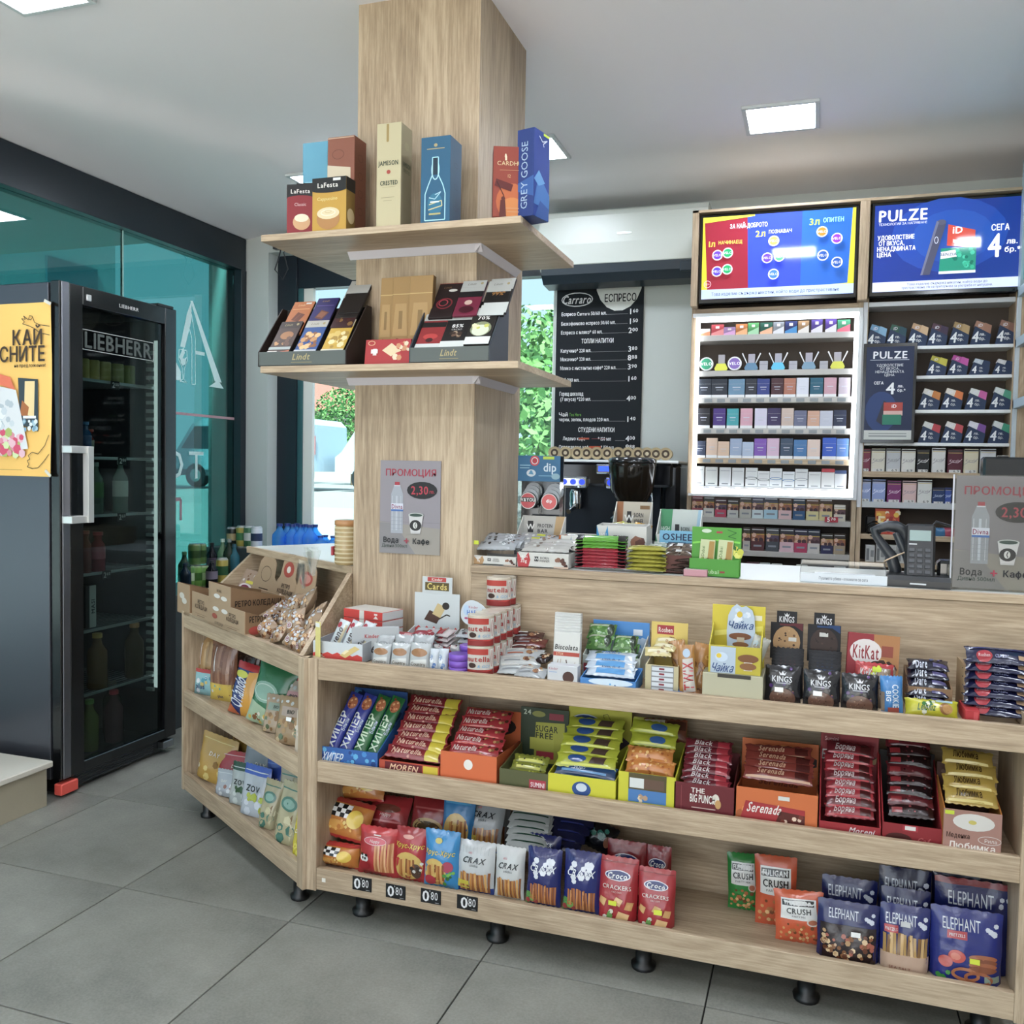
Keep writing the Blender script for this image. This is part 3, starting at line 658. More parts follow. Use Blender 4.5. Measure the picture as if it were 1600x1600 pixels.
# things in the fridge (front towards +X)
def bottle(fr_, x, t, zb, w, h, body, cap, label, band=None, name='bottle', cat='bottle', m=None, grp=None, neck=.3, txt=None, lbl=(.32, .62)):
    """lathe bottle: body with neck; children: cap and paper label"""
    p = fr_.w(x, t, zb); r = w/2
    pr = [(.9, 0), (1, .02), (1, .60), (.96, .68), (.5, .80), (neck, .88), (neck, .93)]
    M = MB().lathe([(r*a, h*b) for a, b in pr], body, 18); o = M.build(name, m or mat_bottle(body)); o.location = p; o.rotation_euler = (0, 0, fr_.th)
    MB().lathe([(r*neck*1.18, h*.92), (r*neck*1.18, h)], cap, 12).build('cap', PLAS, o)
    if band:
        L = MB().lathe([(r*1.015, h*lbl[0]), (r*1.015, h*lbl[1])], band, 18)
        if txt:
            def F_(u, v, o_): a = (u-.5)*PI; return (r*1.03*math.sin(a), -r*1.03*math.cos(a), h*v)
            F_.curved = True; decals(L, F_, w*1.5, h, [('t', txt, .5, (lbl[0]+lbl[1])/2, .07, '#334', {'fit': .7})])
        L.build('paper_label', CARD, o)
    return tag(o, label, cat, grp)
_mb = {}
def mat_bottle(c, a=.55):
    if c not in _mb:
        m = bpy.data.materials.new('bottle_plastic'); m.use_nodes = True; n = m.node_tree.nodes; l = m.node_tree.links; b = n['Principled BSDF']
        b.inputs['Base Color'].default_value = C(c); b.inputs['Roughness'].default_value = .12; t = n.new('ShaderNodeBsdfTransparent'); t.inputs[0].default_value = C(c)
        x = n.new('ShaderNodeMixShader'); x.inputs[0].default_value = a; l.new(t.outputs[0], x.inputs[1]); l.new(b.outputs[0], x.inputs[2]); l.new(x.outputs[0], n['Material Output'].inputs[0]); _mb[c] = m
    return _mb[c]
def inf(px, py, zb, t=2.93): return LEFT.at(px, py, t)[0]
bottle(LEFT, inf(152, 1010, 0), 2.93, FSH[4-0]-.27 if 0 else .36, .085, .24, '#8a6a42', '#d8b050', 'amber sauce bottle with tall yellow cap on the second fridge shelf from the bottom', neck=.42)
bottle(LEFT, inf(210, 1005, 0), 2.93, .36, .085, .25, '#6a5a40', '#d09a60', 'amber squeeze bottle with orange cap, right on the same fridge shelf', neck=.42)
bottle(LEFT, inf(140, 1140, 0), 2.93, .10, .075, .22, '#8f9a5a', '#6fa64a', 'pale green bottle with green cap on the fridge floor', neck=.42)
bottle(LEFT, inf(178, 1130, 0), 2.93, .10, .08, .23, '#6a4a52', '#c23a4e', 'dark juice bottle with red cap on the fridge floor', neck=.42)
bottle(LEFT, inf(200, 1125, 0), 3.02, .10, .08, .24, '#55504a', '#9a8a70', 'dim dark bottle with beige cap at the back of the fridge floor', neck=.42)
bottle(LEFT, inf(188, 760, 0), 2.93, 1.115, .065, .235, '#a8bcb4', '#b9c9c6', 'clear water bottle with white and green label, upright in the middle of the fridge', '#dfe6df', neck=.35)
bottle(LEFT, inf(158, 762, 0), 2.96, 1.115, .065, .225, '#8fa89a', '#9ab0a8', 'clear water bottle with green label, left one in the middle of the fridge', '#5f8f58', neck=.35)
bottle(LEFT, inf(153, 865, 0), 2.93, .87, .06, .17, '#a83a4a', '#a82a3a', 'pink-red soft drink bottle low in the middle of the fridge', '#b0485a', neck=.6)
bottle(LEFT, inf(133, 862, 0), 2.93, .87, .05, .18, '#9a4a42', '#c05a4a', 'red drink bottle at the left edge of the fridge glass', neck=.6)
bottle(LEFT, inf(143, 668, 0), 2.95, 1.36, .05, .12, '#b04a42', '#c04a3a', 'small red-topped drink on the upper fridge shelf', '#9aa08a', neck=.8)
bottle(LEFT, inf(133, 660, 0), 2.93, 1.36, .05, .15, '#3a6a9a', '#4a8ac0', 'small blue drink bottle at the left of the upper fridge shelf', '#4a6a9a', neck=.5)
put('box', LEFT, 134, 150, 915, 2.93, .63, 'carton', 'black and white drink carton above the amber bottles in the fridge', 'carton', d=.06, col='#1c1d1f', dec=[('r', .35, 0, 1, 1, '#d9dcd8'), ('t', 'MASI', .7, .5, .10, '#111', {'rot': 90})])
for k, (px, c_) in enumerate(((136, '#a89a4a'), (152, '#b0a050'), (170, '#a8a055'), (190, '#9aa060'), (208, '#8a9058'))):
    p = LEFT.at(px, 560, 2.93); put('cyl', LEFT, px-8, px+8, 545, 2.93, FSH[0]+.002, 'juice_cup', 'yellowish juice cup in the row on the top fridge shelf', 'cup', d=.05, col=c_, h=.09, w=.055, grp='juice cups on the top fridge shelf', m=PLAS)
for k, (px, z, tx_) in enumerate(((180, 1.685, '2.00'), (191, 1.36, '2.00'), (190, 1.115, '2.60'), (166, .87, '2.60'))):
    y = LEFT.at(px, 700, 2.875)[0]
    o = MB().box(-.025, -.001, -.018, .025, .001, .018, c='#17181b').build('price_tag', PLAS); D = MB()
    decals(D, lambda u, v, q: (u, -.001-q, v), 1, 1, [('t', tx_[0], -.010, 0, .022, '#eee'), ('t', tx_[2:], .010, .004, .013, '#eee')]); D.build('price_digits', CARD, o)
    o.location = LEFT.w(y, 2.875, z-.012); o.rotation_euler = (0, 0, PI/2)
    tag(o, 'black price tag reading %s clipped to the %s fridge shelf' % (tx_, ('topmost', 'second', 'third', 'fourth')[k]), 'price tag')
# yellow poster taped to the fridge side
P0 = MAIN.at(82, 472, 2.773); PB = MAIN.at(82, 745, 2.773)
pz0, pz1, px1 = PB[1], P0[1], P0[0]; pw = .50; ph = pz1-pz0
M = MB(); vs = []
for j in range(13):
    for i in range(13):
        u, v_ = i/12, j/12; vs.append(((u-1)*pw, -.003-.004*math.sin(u*7+v_*4)**2-(.012*max(0, .3-v_)*max(0, u-.6)*6), v_*ph))
M.mesh(vs, [(j*13+i, j*13+i+1, j*13+i+14, j*13+i+13) for j in range(12) for i in range(12)], '#f2c163', True)
po = M.build('poster', MATT, None, (px1, 2.772, pz0)); tag(po, 'yellow paper poster taped to the side of the fridge', 'poster')
D = MB(); HY = '#4b4038'
def FP(u, v, o): return ((u-1)*pw, -.0125-o, v*ph)
decals(D, FP, pw, ph, [('t', 'ИЗБЕРИ И', .60, .90, .001, HY), ('t', 'КАЙ', .775, .80, .082, HY, {'fit': .3}), ('t', 'ВКУСНИТЕ', .58, .705, .082, HY, {'fit': .74}), ('t', 'на предложения!', .80, .64, .018, HY, {'fit': .34}),
  ('l', [(1.0, .86), (.90, .87), (.85, .885), (.83, .92), (.80, .925), (.79, .905), (.815, .90), (.83, .915)], .004, HY), ('l', [(.79, .90), (.74, .925), (.76, .905), (.72, .91), (.75, .89), (.73, .88), (.80, .865), (.85, .85), (.90, .825), (1, .81)], .004, HY),
  ('q', ((.70, .30), (.88, .26), (.88, .56), (.68, .57)), '#3f4d55'), ('q', ((.74, .36), (.84, .34), (.85, .55), (.75, .55)), '#e9cf96'), ('q', ((.70, .36), (.77, .33), (.79, .40), (.72, .44)), '#a8683c'), ('r', .73, .335, .86, .35, '#e8eef0'), ('s', .72, .27, .86, .32, 16, .014, ['#7aa0b8', '#dde4e8', '#a9c4d0']),
  ('q', ((.10, .10), (.78, .16), (.66, .50), (.20, .56)), '#d9dde0'), ('q', ((.45, .54), (.65, .50), (.60, .575), (.46, .60)), '#e0704f'), ('s', .2, .12, .72, .26, 60, .03, ['#d88a9a', '#cfe0a8', '#e4b8c4', '#a8b86a', '#d04a6a']), ('s', .2, .28, .66, .44, 30, .03, ['#c8d2d8', '#b4c0c8', '#e4e8ea']),
  ('l', [(.99, .24), (.95, .18), (.88, .13), (.82, .14), (.78, .12), (.80, .10), (.77, .09), (.79, .07), (.77, .055), (.82, .045), (.88, .05), (.94, .09), (.99, .13)], .004, HY), ('r', .2, .035, .72, .038, '#b09050')])
D.build('poster_print', MATT, po)
for (u, v_, r_) in ((.985, .995, 25), (.98, .02, 40)):
    D = MB().box(-.018, -.0005, -.006, .018, .0005, .006, c='#e4e0d2'); D.build('tape', FOIL, po, ((u-1)*pw, -.016, v_*ph), (0, math.radians(r_), 0))
# ================================================================ BACK WALL: tobacco cabinets, screens, air conditioner, menu, coffee corner
YT = 4.25
INN = '#4a4038'
def cab(name, x0, x1, label, shelves, edge, ztop=2.53, dep=.42):
    r = empty(name, ((x0+x1)/2, YT+dep/2, 0), 0, label, 'cabinet', 'tobacco cabinets behind the till')
    ox, oy = (x0+x1)/2, YT+dep/2
    def q(nm, m, a, b, c_, d, e_, f_, c='#fff', lab=None): return part(nm, r, m, a-ox, b-oy, c_, d-ox, e_-oy, f_, c=c, label=lab)
    q('side_panel', WZ, x0, YT, 0, x0+.02, YT+dep, ztop); q('side_panel', WZ, x1-.02, YT, 0, x1, YT+dep, ztop)
    q('back_panel', mat('dark_oak_back', .6, .3, color=INN), x0+.02, YT+.14, 0, x1-.02, YT+.155, ztop); q('top_panel', WX, x0+.02, YT, ztop-.02, x1-.02, YT+dep, ztop)
    for z, m, th, c_ in shelves:
        q('shelf', m, x0+.02, YT+.004, z-th, x1-.02, YT+.14, z, c_)
    return r, q
GE = '#a9a6a2'
L_rows = [1.977, 1.815, 1.692, 1.551, 1.414, 1.283, 1.140, .992, .86]
c1, q1 = cab('tobacco_cabinet', -.568, .174, 'tobacco cabinet framed by a glowing white light strip, under the left screen', [(z, WX if k in (4,) else PLAS, .026, GE) for k, z in enumerate(L_rows)]+[(2.10, WX, .02, '#fff')], GE)
R_rows = [(1.906, PLAS, .014, '#d8dcde'), (1.779, PLAS, .014, '#d8dcde'), (1.632, PLAS, .014, '#d8dcde'), (1.491, PLAS, .014, '#d8dcde'), (1.364, WX, .025, '#fff'), (1.231, PLAS, .026, '#b4b8ba'), (1.088, WX, .022, '#fff'), (.965, WX, .02, '#fff'), (2.10, PLAS, .02, '#c9ccd0')]
c2, q2 = cab('tobacco_cabinet', .176, .785, 'tobacco cabinet without light strip, under the right screen', R_rows, GE)
q2('edge_strip', PLAS, .174, YT-.006, 1.205, .192, YT, 2.10, '#c9ccd0')
GLOW = mat('led_strip', .4, .2, color='#f2f8ff', emit=4)
for b_ in ((-.545, YT-.016, 2.035, .157, YT-.004, 2.058), (-.545, YT-.016, 1.248, .157, YT-.004, 1.274), (-.545, YT-.016, 1.274, -.527, YT-.004, 2.035), (.139, YT-.016, 1.274, .157, YT-.004, 2.035)): q1('glow_strip', GLOW, *b_)
q1('frame_edge', PLAS, .157, YT-.02, 1.235, .174, YT-.002, 2.075, '#c4c7c9'); q1('frame_edge', PLAS, -.56, YT-.02, 2.058, .157, YT-.002, 2.075, '#d8dbdc'); q1('frame_edge', PLAS, -.56, YT-.02, 1.236, .157, YT-.002, 1.248, '#d8dbdc')
# price strips on shelves
for k in (2, 3, 4, 5):
    z = L_rows[k]
    for i in range(11): q1('price_strip', PLAS, -.50+i*.058, YT+.0, z-.022, -.465+i*.058, YT+.003, z-.006, '#7d8488')
# screens
def screen(x0, x1, z0, z1, y, label, dec, bez=.014, sb=.02):
    w, h = x1-x0, z1-z0; r = empty('wall_screen', ((x0+x1)/2, y+.03, z0), 0, label, 'screen', 'advertising screens above the cabinets')
    part('housing', r, GLOS, -w/2, -.03, 0, w/2, .02, h, c='#0b0c0e', ch=.004)
    M = MB().box(-w/2+bez, -.0315, sb, w/2-bez, -.030, h-bez, c='#0a46b4'); w2, h2 = w-2*bez, h-bez-sb
    decals(M, lambda u, v, o: ((u-.5)*w2, -.0315-o*3, sb+v*h2), w2, h2, dec); M.build('display', SCRN, r); return r
SZ0, SZ1 = 2.112, 2.512
def velo(x, y, c, r=.036): return [('e', x, y, r, r*1.78, '#e8e8f0'), ('e', x, y, r*.8, r*1.42, c), ('t', 'VELO', x, y, .028, '#e8e8f8', {'w': 1.0})]
dec = [('r', 0, 0, 1, 1, '#0d4fc0'), ('q', ((0, 0), (.34, 0), (.30, 1), (0, .98)), '#8c142c'), ('q', ((.32, 0), (.66, 0), (.66, 1), (.30, 1)), '#1438c4'), ('r', .66, .0, 1, 1, '#0e56b0'),
  ('q', ((0, .1), (.04, .1), (.01, 1), (0, 1)), '#c8c020'), ('q', ((0, .93), (.35, .98), (.35, 1), (0, 1)), '#d0cc30'), ('q', ((.96, .1), (1, .1), (1, 1), (.98, 1)), '#c8c020'), ('q', ((.7, .1), (1, .13), (1, .1), (.7, .08)), '#b8c020'), ('r', 0, 0, 1, .115, '#aebfdc'),
  ('t', 'Това изделие съдържа никотин, който води до пристрастяване', .49, .055, .038, '#1a2a6a', {'fit': .84, 'b': 0}), ('t', 'ЗА НАЙ-ДОБРОТО', .31, .87, .05, '#f0f0ff', {'fit': .25}),
  ('t', '1л', .065, .67, .065, '#e8d040'), ('t', 'НАЧИНАЕЩ', .19, .68, .04, '#e8c050', {'fit': .16}), ('t', '2л', .39, .76, .07, '#e8e040'), ('t', 'ПОЗНАВАЧ', .52, .775, .04, '#d8e070', {'fit': .15}), ('t', '3л', .74, .86, .075, '#a8e040'), ('t', 'ОПИТЕН', .86, .87, .05, '#90d8a0', {'fit': .13})]
for a in ((.105, .53, '#5a2ab0'), (.175, .55, '#109a5a'), (.105, .33, '#4a2ac0'), (.175, .35, '#109a5a'), (.48, .66, '#c89a50'), (.44, .46, '#5a2ab8'), (.52, .47, '#10a060'), (.485, .26, '#2a6ad0'), (.79, .73, '#b07818'), (.885, .64, '#7a20b0'), (.80, .45, '#1a4a98'), (.89, .36, '#1a4a98')): dec += velo(*a)
dec += [('o', .045, .17, .025, .045, .008, '#d8a0b0'), ('t', '18+', .045, .17, .03, '#d8a0b0')]
screen(-.535, .142, SZ0, SZ1, YT-.05, 'left advertising screen with red and blue panels of round cans', dec)
dec = [('r', 0, 0, 1, 1, '#0c2f86'), ('e', .52, .62, .40, .42, '#123f9c'), ('e', .55, .60, .28, .30, '#164aa6'), ('r', 0, 0, 1, .11, '#ccd4f0'), ('t', 'Това изделие съдържа никотин, който води до', .52, .075, .026, '#33406a', {'fit': .55, 'b': 0}), ('t', 'пристрастяване. Не се препоръчва за употреба от непушачи.', .52, .035, .026, '#33406a', {'fit': .62, 'b': 0}),
  ('t', 'PULZE', .20, .87, .125, '#f4f6ff', {'fit': .34}), ('t', 'ТЕХНОЛОГИЯ ЗА НАГРЯВАНЕ', .20, .775, .026, '#e0e4ff', {'fit': .34}),
  ('t', 'УДОВОЛСТВИЕ', .155, .62, .048, '#fff', {'fit': .26}), ('t', 'ОТ ВКУСА,', .125, .555, .048, '#fff', {'fit': .18}), ('t', 'НЕНАДМИНАТА', .16, .49, .048, '#fff', {'fit': .27}), ('t', 'ЦЕНА', .075, .425, .048, '#fff', {'fit': .1}),
  ('q', ((.335, .17), (.40, .17), (.50, .74), (.435, .78)), '#4a4c62'), ('e', .468, .76, .032, .03, '#54566c'), ('q', ((.335, .17), (.35, .17), (.45, .76), (.435, .78)), '#6c6f88'), ('o', .437, .56, .014, .04, .006, '#d8dcf0'),
  ('q', ((.51, .49), (.70, .45), (.70, .65), (.515, .73)), '#c8402e'), ('q', ((.55, .52), (.70, .475), (.70, .50), (.55, .56)), '#e8d8d8'), ('t', 'iD', .58, .66, .075, '#fff'), ('q', ((.46, .17), (.71, .17), (.71, .46), (.47, .46)), '#1a8a72'), ('s', .56, .22, .70, .44, 20, .025, ['#2aa886', '#0f6a5a', '#35b89a']), ('q', ((.47, .34), (.58, .36), (.57, .44), (.47, .42)), '#e8ecf0'), ('t', 'SENZIA', .525, .39, .032, '#555a78'), ('r', .46, .17, .71, .20, '#e0e4f0'),
  ('t', 'СЕГА', .865, .66, .065, '#fff', {'fit': .12}), ('t', '4', .83, .46, .25, '#fff', {'w': .72}), ('t', 'лв.', .945, .50, .055, '#fff'), ('t', 'бр.*', .95, .41, .055, '#fff')]
screen(.190, .775, SZ0, SZ1, YT-.05, 'right advertising screen, dark blue with a heating device and packs', dec)
wf = empty('screen_surround', (.1, YT-.03, 2.10), 0, 'thin oak frame around both advertising screens', 'frame')
for b_ in ((-.667, -.04, .418, .69, .03, .43), (-.667, -.04, 0, -.639, .03, .43), (.045, -.04, 0, .085, .03, .418)): part('frame_board', wf, WX if b_[3]-b_[0] > .2 else WZ, *b_)
# ---- cigarette packs
pc = 0
WARN = ['#8a5a4a', '#b07a5a', '#6a4a52', '#c09a7a', '#a0603a', '#5a4a62']
CN = {'#e': 'x'}
def packs(rows, sc, ox, oy, z, t, desc, catname='cigarette_pack', style=0):
    for k, rw in enumerate(rows):
        x0, x1, yt, col = rw[:4]; x0, x1, yt = ox+x0/sc, ox+x1/sc, oy+yt/sc
        c2_ = rw[4] if len(rw) > 4 else None; nm = rw[5] if len(rw) > 5 else None
        if style == 0: dec = [('r', .02, .72, .98, .725, '#d8d8d8'), ('r', .25, .52, .75, .56, '#cfd4e0'), ('r', .3, .40, .7, .42, '#b8bcc8')]+([('r', 0, 0, 1, .14, '#eceef0')])
        elif style == 1: dec = [('r', 0, .5, 1, 1, c2_ or col), ('q', ((0, 0), (1, 0), (1, .62), (0, .18)), rw[6] if len(rw) > 6 else '#f0f0f0'), ('r', .35, .62, .65, .85, '#e8dcdc')]
        elif style == 2: dec = [('r', .02, .84, .98, .86, '#44464a'), ('r', .06, .90, .94, .93, '#e8e8e8'), ('r', 0, .70, 1, .735, '#c8a840'), ('r', 0, .42, 1, .70, WARN[(k*7+3) % 6]), ('s', .1, .44, .9, .68, 9, .09, [WARN[(k*5+1) % 6], '#d8b09a', '#4a3038']), ('r', 0, 0, 1, .42, c2_ or '#e0ded8'), ('r', .2, .18, .8, .26, '#8a8f9a')]
        elif style == 3: dec = [('r', .1, .80, .9, .84, '#a9adb0')]+([('e', .5, .46, .5, .07, c2_), ('e', .5, .46, .42, .045, '#d8dbd8')] if c2_ else [])+[('r', .22, .12, .78, .16, '#5a6066'), ('r', 0, .0, 1, .05, '#9aa0a2')]+([('r', 0, .82, 1, 1, rw[6])] if len(rw) > 6 else [])
        elif style == 4: dec = [('r', 0, .90, 1, .97, '#33302e'), ('r', .04, .84, .96, .86, '#c8b060'), ('l', [(.05, .35), (.3, .45), (.7, .43), (.97, .6)], .02, c2_ or '#9a96a0'), ('t', 'Karelia', .5, .52, .10, c2_ or '#8a8690', {'fit': .75, 'it': .2}), ('r', .12, .0, .88, .12, '#d8d8d4'), ('t', '6.9', .6, .06, .1, '#222', {'w': 1.3})]
        place = desc % dict(n=['first', 'second', 'third', 'fourth', 'fifth', 'sixth', 'seventh', 'eighth', 'ninth', 'tenth', 'eleventh', 'twelfth'][k])
        put('box', MAIN, x0, x1, yt, t, z, catname, '%s pack, %s' % (nm or 'coloured', place), 'cigarettes', d=.022, col=col, dec=dec, grp='tobacco packs on display', pname='printed_front', tilt=0)
a = 5.517; T1 = YT+.006
packs([(172, 270, 188, '#e8dcd4', '#e8dcd4', 'white and orange', '#e89060'), (282, 388, 150, '#b8303c', '#c03a44', 'bright red', '#e88a8a'), (388, 488, 172, '#a884b4', '#a884b4', 'mauve and pink', '#dca4d4'), (492, 592, 145, '#c07028', '#c87830', 'orange', '#f0b078'), (597, 690, 135, '#4a9a58', '#58a862', 'leaf green', '#a8dcb0'), (702, 808, 132, '#1c5c4c', '#1c5c4c', 'dark green and orange', '#f0b890'), (815, 908, 127, '#8f949c', '#8f949c', 'grey and white', '#dfe0e6'), (917, 1020, 122, '#1f3070', '#1f3070', 'navy and bright blue', '#3a90d0'), (1030, 1122, 117, '#a8845c', '#a8845c', 'tan', '#e8e2dc'), (1143, 1240, 108, '#4a3490', '#4a3490', 'violet with white foot', '#e4e0f0'), (1264, 1360, 103, '#54349a', '#54349a', 'purple with white foot', '#e8e4f4'), (1368, 1478, 108, '#3f9a74', '#3f9a74', 'green and pink-red', '#e8607a')], a, 1060, 480, L_rows[0], T1, '%(n)s on the top row of the lit cabinet', style=1)
packs([(157, 282, 618, '#2d3440', None, 'dark slate'), (284, 420, 618, '#2b323e', None, 'charcoal'), (430, 570, 618, '#6a90ae', None, 'icy blue patterned'), (577, 674, 616, '#30343f', None, 'near-black'), (676, 785, 616, '#2a3c86', None, 'royal blue'), (797, 903, 612, '#4c2c34', None, 'dark maroon'), (907, 1010, 612, '#b4745e', None, 'copper'), (1016, 1122, 608, '#dcdfec', None, 'pale white'), (1133, 1245, 608, '#1f6078', None, 'petrol teal'), (1254, 1360, 606, '#cc9eac', None, 'dusty rose'), (1379, 1480, 606, '#cabcc8', None, 'pale mauve')], a, 1060, 480, L_rows[2], T1, '%(n)s on the third row of the lit cabinet')
packs([(162, 270, 100, '#26262e', None, 'black'), (298, 405, 100, '#4a3080', None, 'deep violet'), (416, 517, 102, '#3fa6ae', None, 'turquoise'), (532, 637, 100, '#d8a4b4', None, 'light pink'), (656, 762, 100, '#d6d1e6', None, 'lilac white'), (766, 880, 98, '#3a2f5c', None, 'indigo and plum'), (886, 992, 98, '#cdb8ac', None, 'cream beige'), (994, 1103, 118, '#6c718e', None, 'slate blue'), (1110, 1214, 120, '#d2a68e', None, 'peach'), (1216, 1328, 120, '#c2c6d6', None, 'silver'), (1334, 1445, 115, '#27304a', None, 'navy with white label')], a, 1060, 620, L_rows[3], T1, '%(n)s on the fourth row of the lit cabinet')
packs([(132, 232, 380, '#3a4258', None, 'dark steel blue'), (239, 334, 355, '#e2c4ae', None, 'tall apricot'), (337, 435, 385, '#dfc0a6', None, 'short apricot'), (442, 545, 360, '#9fb0cc', None, 'pale blue'), (547, 645, 390, '#b4c4dc', None, 'short ice-blue'), (651, 757, 360, '#8254b8', None, 'bright purple'), (761, 867, 358, '#dcbcd4', None, 'pink lilac'), (877, 985, 358, '#3c5068', None, 'dark blue swirled'), (992, 1104, 370, '#3d78b0', None, 'mid blue'), (1109, 1220, 368, '#e2ccc0', None, 'ivory'), (1240, 1358, 352, '#1a54c0', None, 'vivid blue'), (1361, 1465, 360, '#5a86cc', None, 'soft blue')], a, 1060, 620, L_rows[4], T1, '%(n)s on the fifth row of the lit cabinet')
packs([(119, 220, 598, '#d0d3d0', None, 'plain white'), (231, 335, 605, '#cfd1cc', None, 'white with gold print'), (351, 450, 608, '#d0d2d2', None, 'white with grey print'), (460, 564, 612, '#cdd0cf', None, 'off-white'), (576, 679, 612, '#d4d7d6', '#2c3440', 'tall white with black oval'), (681, 784, 640, '#d2d4d4', '#2c3440', 'short white with black oval'), (786, 890, 617, '#d6dadc', '#2a78b8', 'tall white with blue oval'), (894, 1000, 645, '#d4d8da', '#2a70b0', 'short white with blue oval'), (1004, 1113, 622, '#d2d5d5', '#8a9096', 'white with grey oval'), (1118, 1225, 647, '#cfd2d0', None, 'short plain white'), (1231, 1343, 620, '#d4d4d2', None, 'white and red-topped', '#b02a38'), (1346, 1445, 635, '#d2d4d6', None, 'white and navy-topped', '#3a4c74')], a, 1060, 620, L_rows[5], T1, '%(n)s on the lowest row inside the light frame', style=3)
packs([(116, 208, 85, '#7a3a42', '#a8505c', 'rose red'), (216, 307, 85, '#55534e', '#d8d8d0', 'grey and white'), (315, 413, 108, '#4a2c34', '#c23a5c', 'crimson'), (421, 515, 115, '#4a4844', '#c8ccc8', 'pale grey'), (526, 628, 92, '#5c5a54', '#c0c0b8', 'stone grey'), (634, 730, 100, '#5a5868', '#d0e4e8', 'white with light blue foot'), (736, 855, 93, '#4c5060', '#a8d0e4', 'white and sky blue'), (861, 975, 100, '#5a4a42', '#e4c0c4', 'white and red arrow'), (986, 1090, 105, '#3a4a5c', '#2a5a88', 'blue-footed'), (1100, 1208, 108, '#6a4a30', '#d8d098', 'yellow-footed'), (1214, 1325, 105, '#54402f', '#d8c890', 'sand-footed'), (1339, 1437, 160, '#d9d4c4', '#d9d4c4', 'short cream')], a, 1060, 760, L_rows[6], T1, '%(n)s on the row just below the light frame', style=2)
packs([(555, 617, 355, '#4a4438', '#b8b4ac', 'grey-footed'), (626, 740, 355, '#4c3634', '#5a2f34', 'dark red'), (752, 865, 360, '#55585a', '#4a5058', 'dark grey'), (872, 994, 362, '#3a3440', '#dcb8c4', 'pale pink-footed'), (997, 1110, 370, '#34304a', '#b0305a', 'magenta-footed'), (1113, 1218, 375, '#2f3448', '#ccc8c4', 'white-footed'), (1226, 1330, 408, '#3a3228', '#2f3058', 'navy-footed'), (1336, 1437, 408, '#42342c', '#a09078', 'tan-footed')], a, 1060, 760, L_rows[7], T1, '%(n)s in view on the second row below the light frame', style=2)
packs([(582, 690, 655, '#5a3040', None, 'maroon-topped'), (697, 785, 660, '#b4b8b8', None, 'silver-grey'), (798, 890, 668, '#c8ccc8', None, 'speckled white'), (910, 985, 700, '#9a9c98', None, 'low grey'), (1012, 1110, 678, '#c4c8c4', None, 'pale grey-white'), (1130, 1208, 703, '#aeb0ac', None, 'low silver'), (1240, 1320, 705, '#b8bab6', None, 'low pale'), (1338, 1437, 692, '#c4c8c6', None, 'white chequered')], a, 1060, 760, L_rows[8], T1, '%(n)s peeping over the white till top in the lit cabinet', style=3)
# red price flag
o = MB().box(-.028, 0, -.012, .028, .002, .012, c='#b02238').build('price_flag', CARD); D = MB(); decals(D, lambda u, v, q: (u, -q, v), 1, 1, [('t', '5', -.012, 0, .019, '#fff'), ('t', '70', .008, .003, .012, '#fff')]); D.build('price_digits', CARD, o)
p = MAIN.at(1299, 812, T1-.008); o.location = (p[0], T1-.012, p[1]); tag(o, 'dark red price flag reading 5.70 below the light frame', 'price tag')
# row 2: nicotine pouch tins on hexagonal stands
def tin(px, py, r, col, lb):
    x, z = MAIN.at(px, py, T1); M = MB().prism([(r*math.cos(2*PI*k/24), r*math.sin(2*PI*k/24)) for k in range(24)], -.012, .008, '#e4e6ea', axis=1, sm=True)
    o = M.build('pouch_tin', PLAS, None, (x, T1+.006, L_rows[1]+r)); D = MB(); decals(D, lambda u, v, q: (u, -.0121-q, v), 1, 1, [('e', 0, 0, r*.82, r*.82, col), ('t', 'VELO', 0, 0, r*.42, '#fff')]); D.build('printed_lid', PLAS, o); tag(o, lb, 'tin')
tin(1104, 566, .031, '#1f9a70', 'round white tin with green lid on the second row of the lit cabinet'); tin(1148, 565, .031, '#7a58b0', 'round white tin with purple lid on the second row of the lit cabinet')
for k, (px, col, lb) in enumerate(((1127, '#d8d82a', 'yellow'), (1174, '#4a7a9a', 'steel blue'), (1216, '#3fb4d8', 'light blue'), (1264, '#6a90a8', 'grey blue'), (1309, '#c8c830', 'small yellow'))):
    x, z = MAIN.at(px, 560, T1); r = empty('tin_holder', (x, T1+.01, L_rows[1]), 0, 'V-shaped tin holder with %s foot block on the second row of the lit cabinet' % lb, 'holder', 'tin holders on the second cabinet row')
    M = MB().prism([(-.026, 0), (.026, 0), (.030, .01), (.019, .032), (-.019, .032), (-.030, .01)], -.012, .004, col, axis=1); M.build('foot_block', PLAS, r)
    MB().box(-.015, .005, .03, .015, .02, .075, c='#9a96a0').build('tin_stack', PLAS, r)
    if k: 
        for s in (-1, 1): MB().prism([(s*.018, .033), (s*.021, .031), (s*.042, .075), (s*.038, .078)], -.012, .004, '#e8eaec', axis=1).build('strut', PLAS, r)
for k, px in enumerate((1193, 1239, 1287)):
    put('box', MAIN, px-7, px+6, 564, T1+.01, L_rows[1], 'small_carton', 'small grey carton between the V-shaped holders, %s from the left' % ('first', 'second', 'third')[k], 'carton', d=.02, col='#b4b4bc', dec=[('r', 0, .6, 1, .64, '#8a8a92')], grp='grey cartons between tin holders')
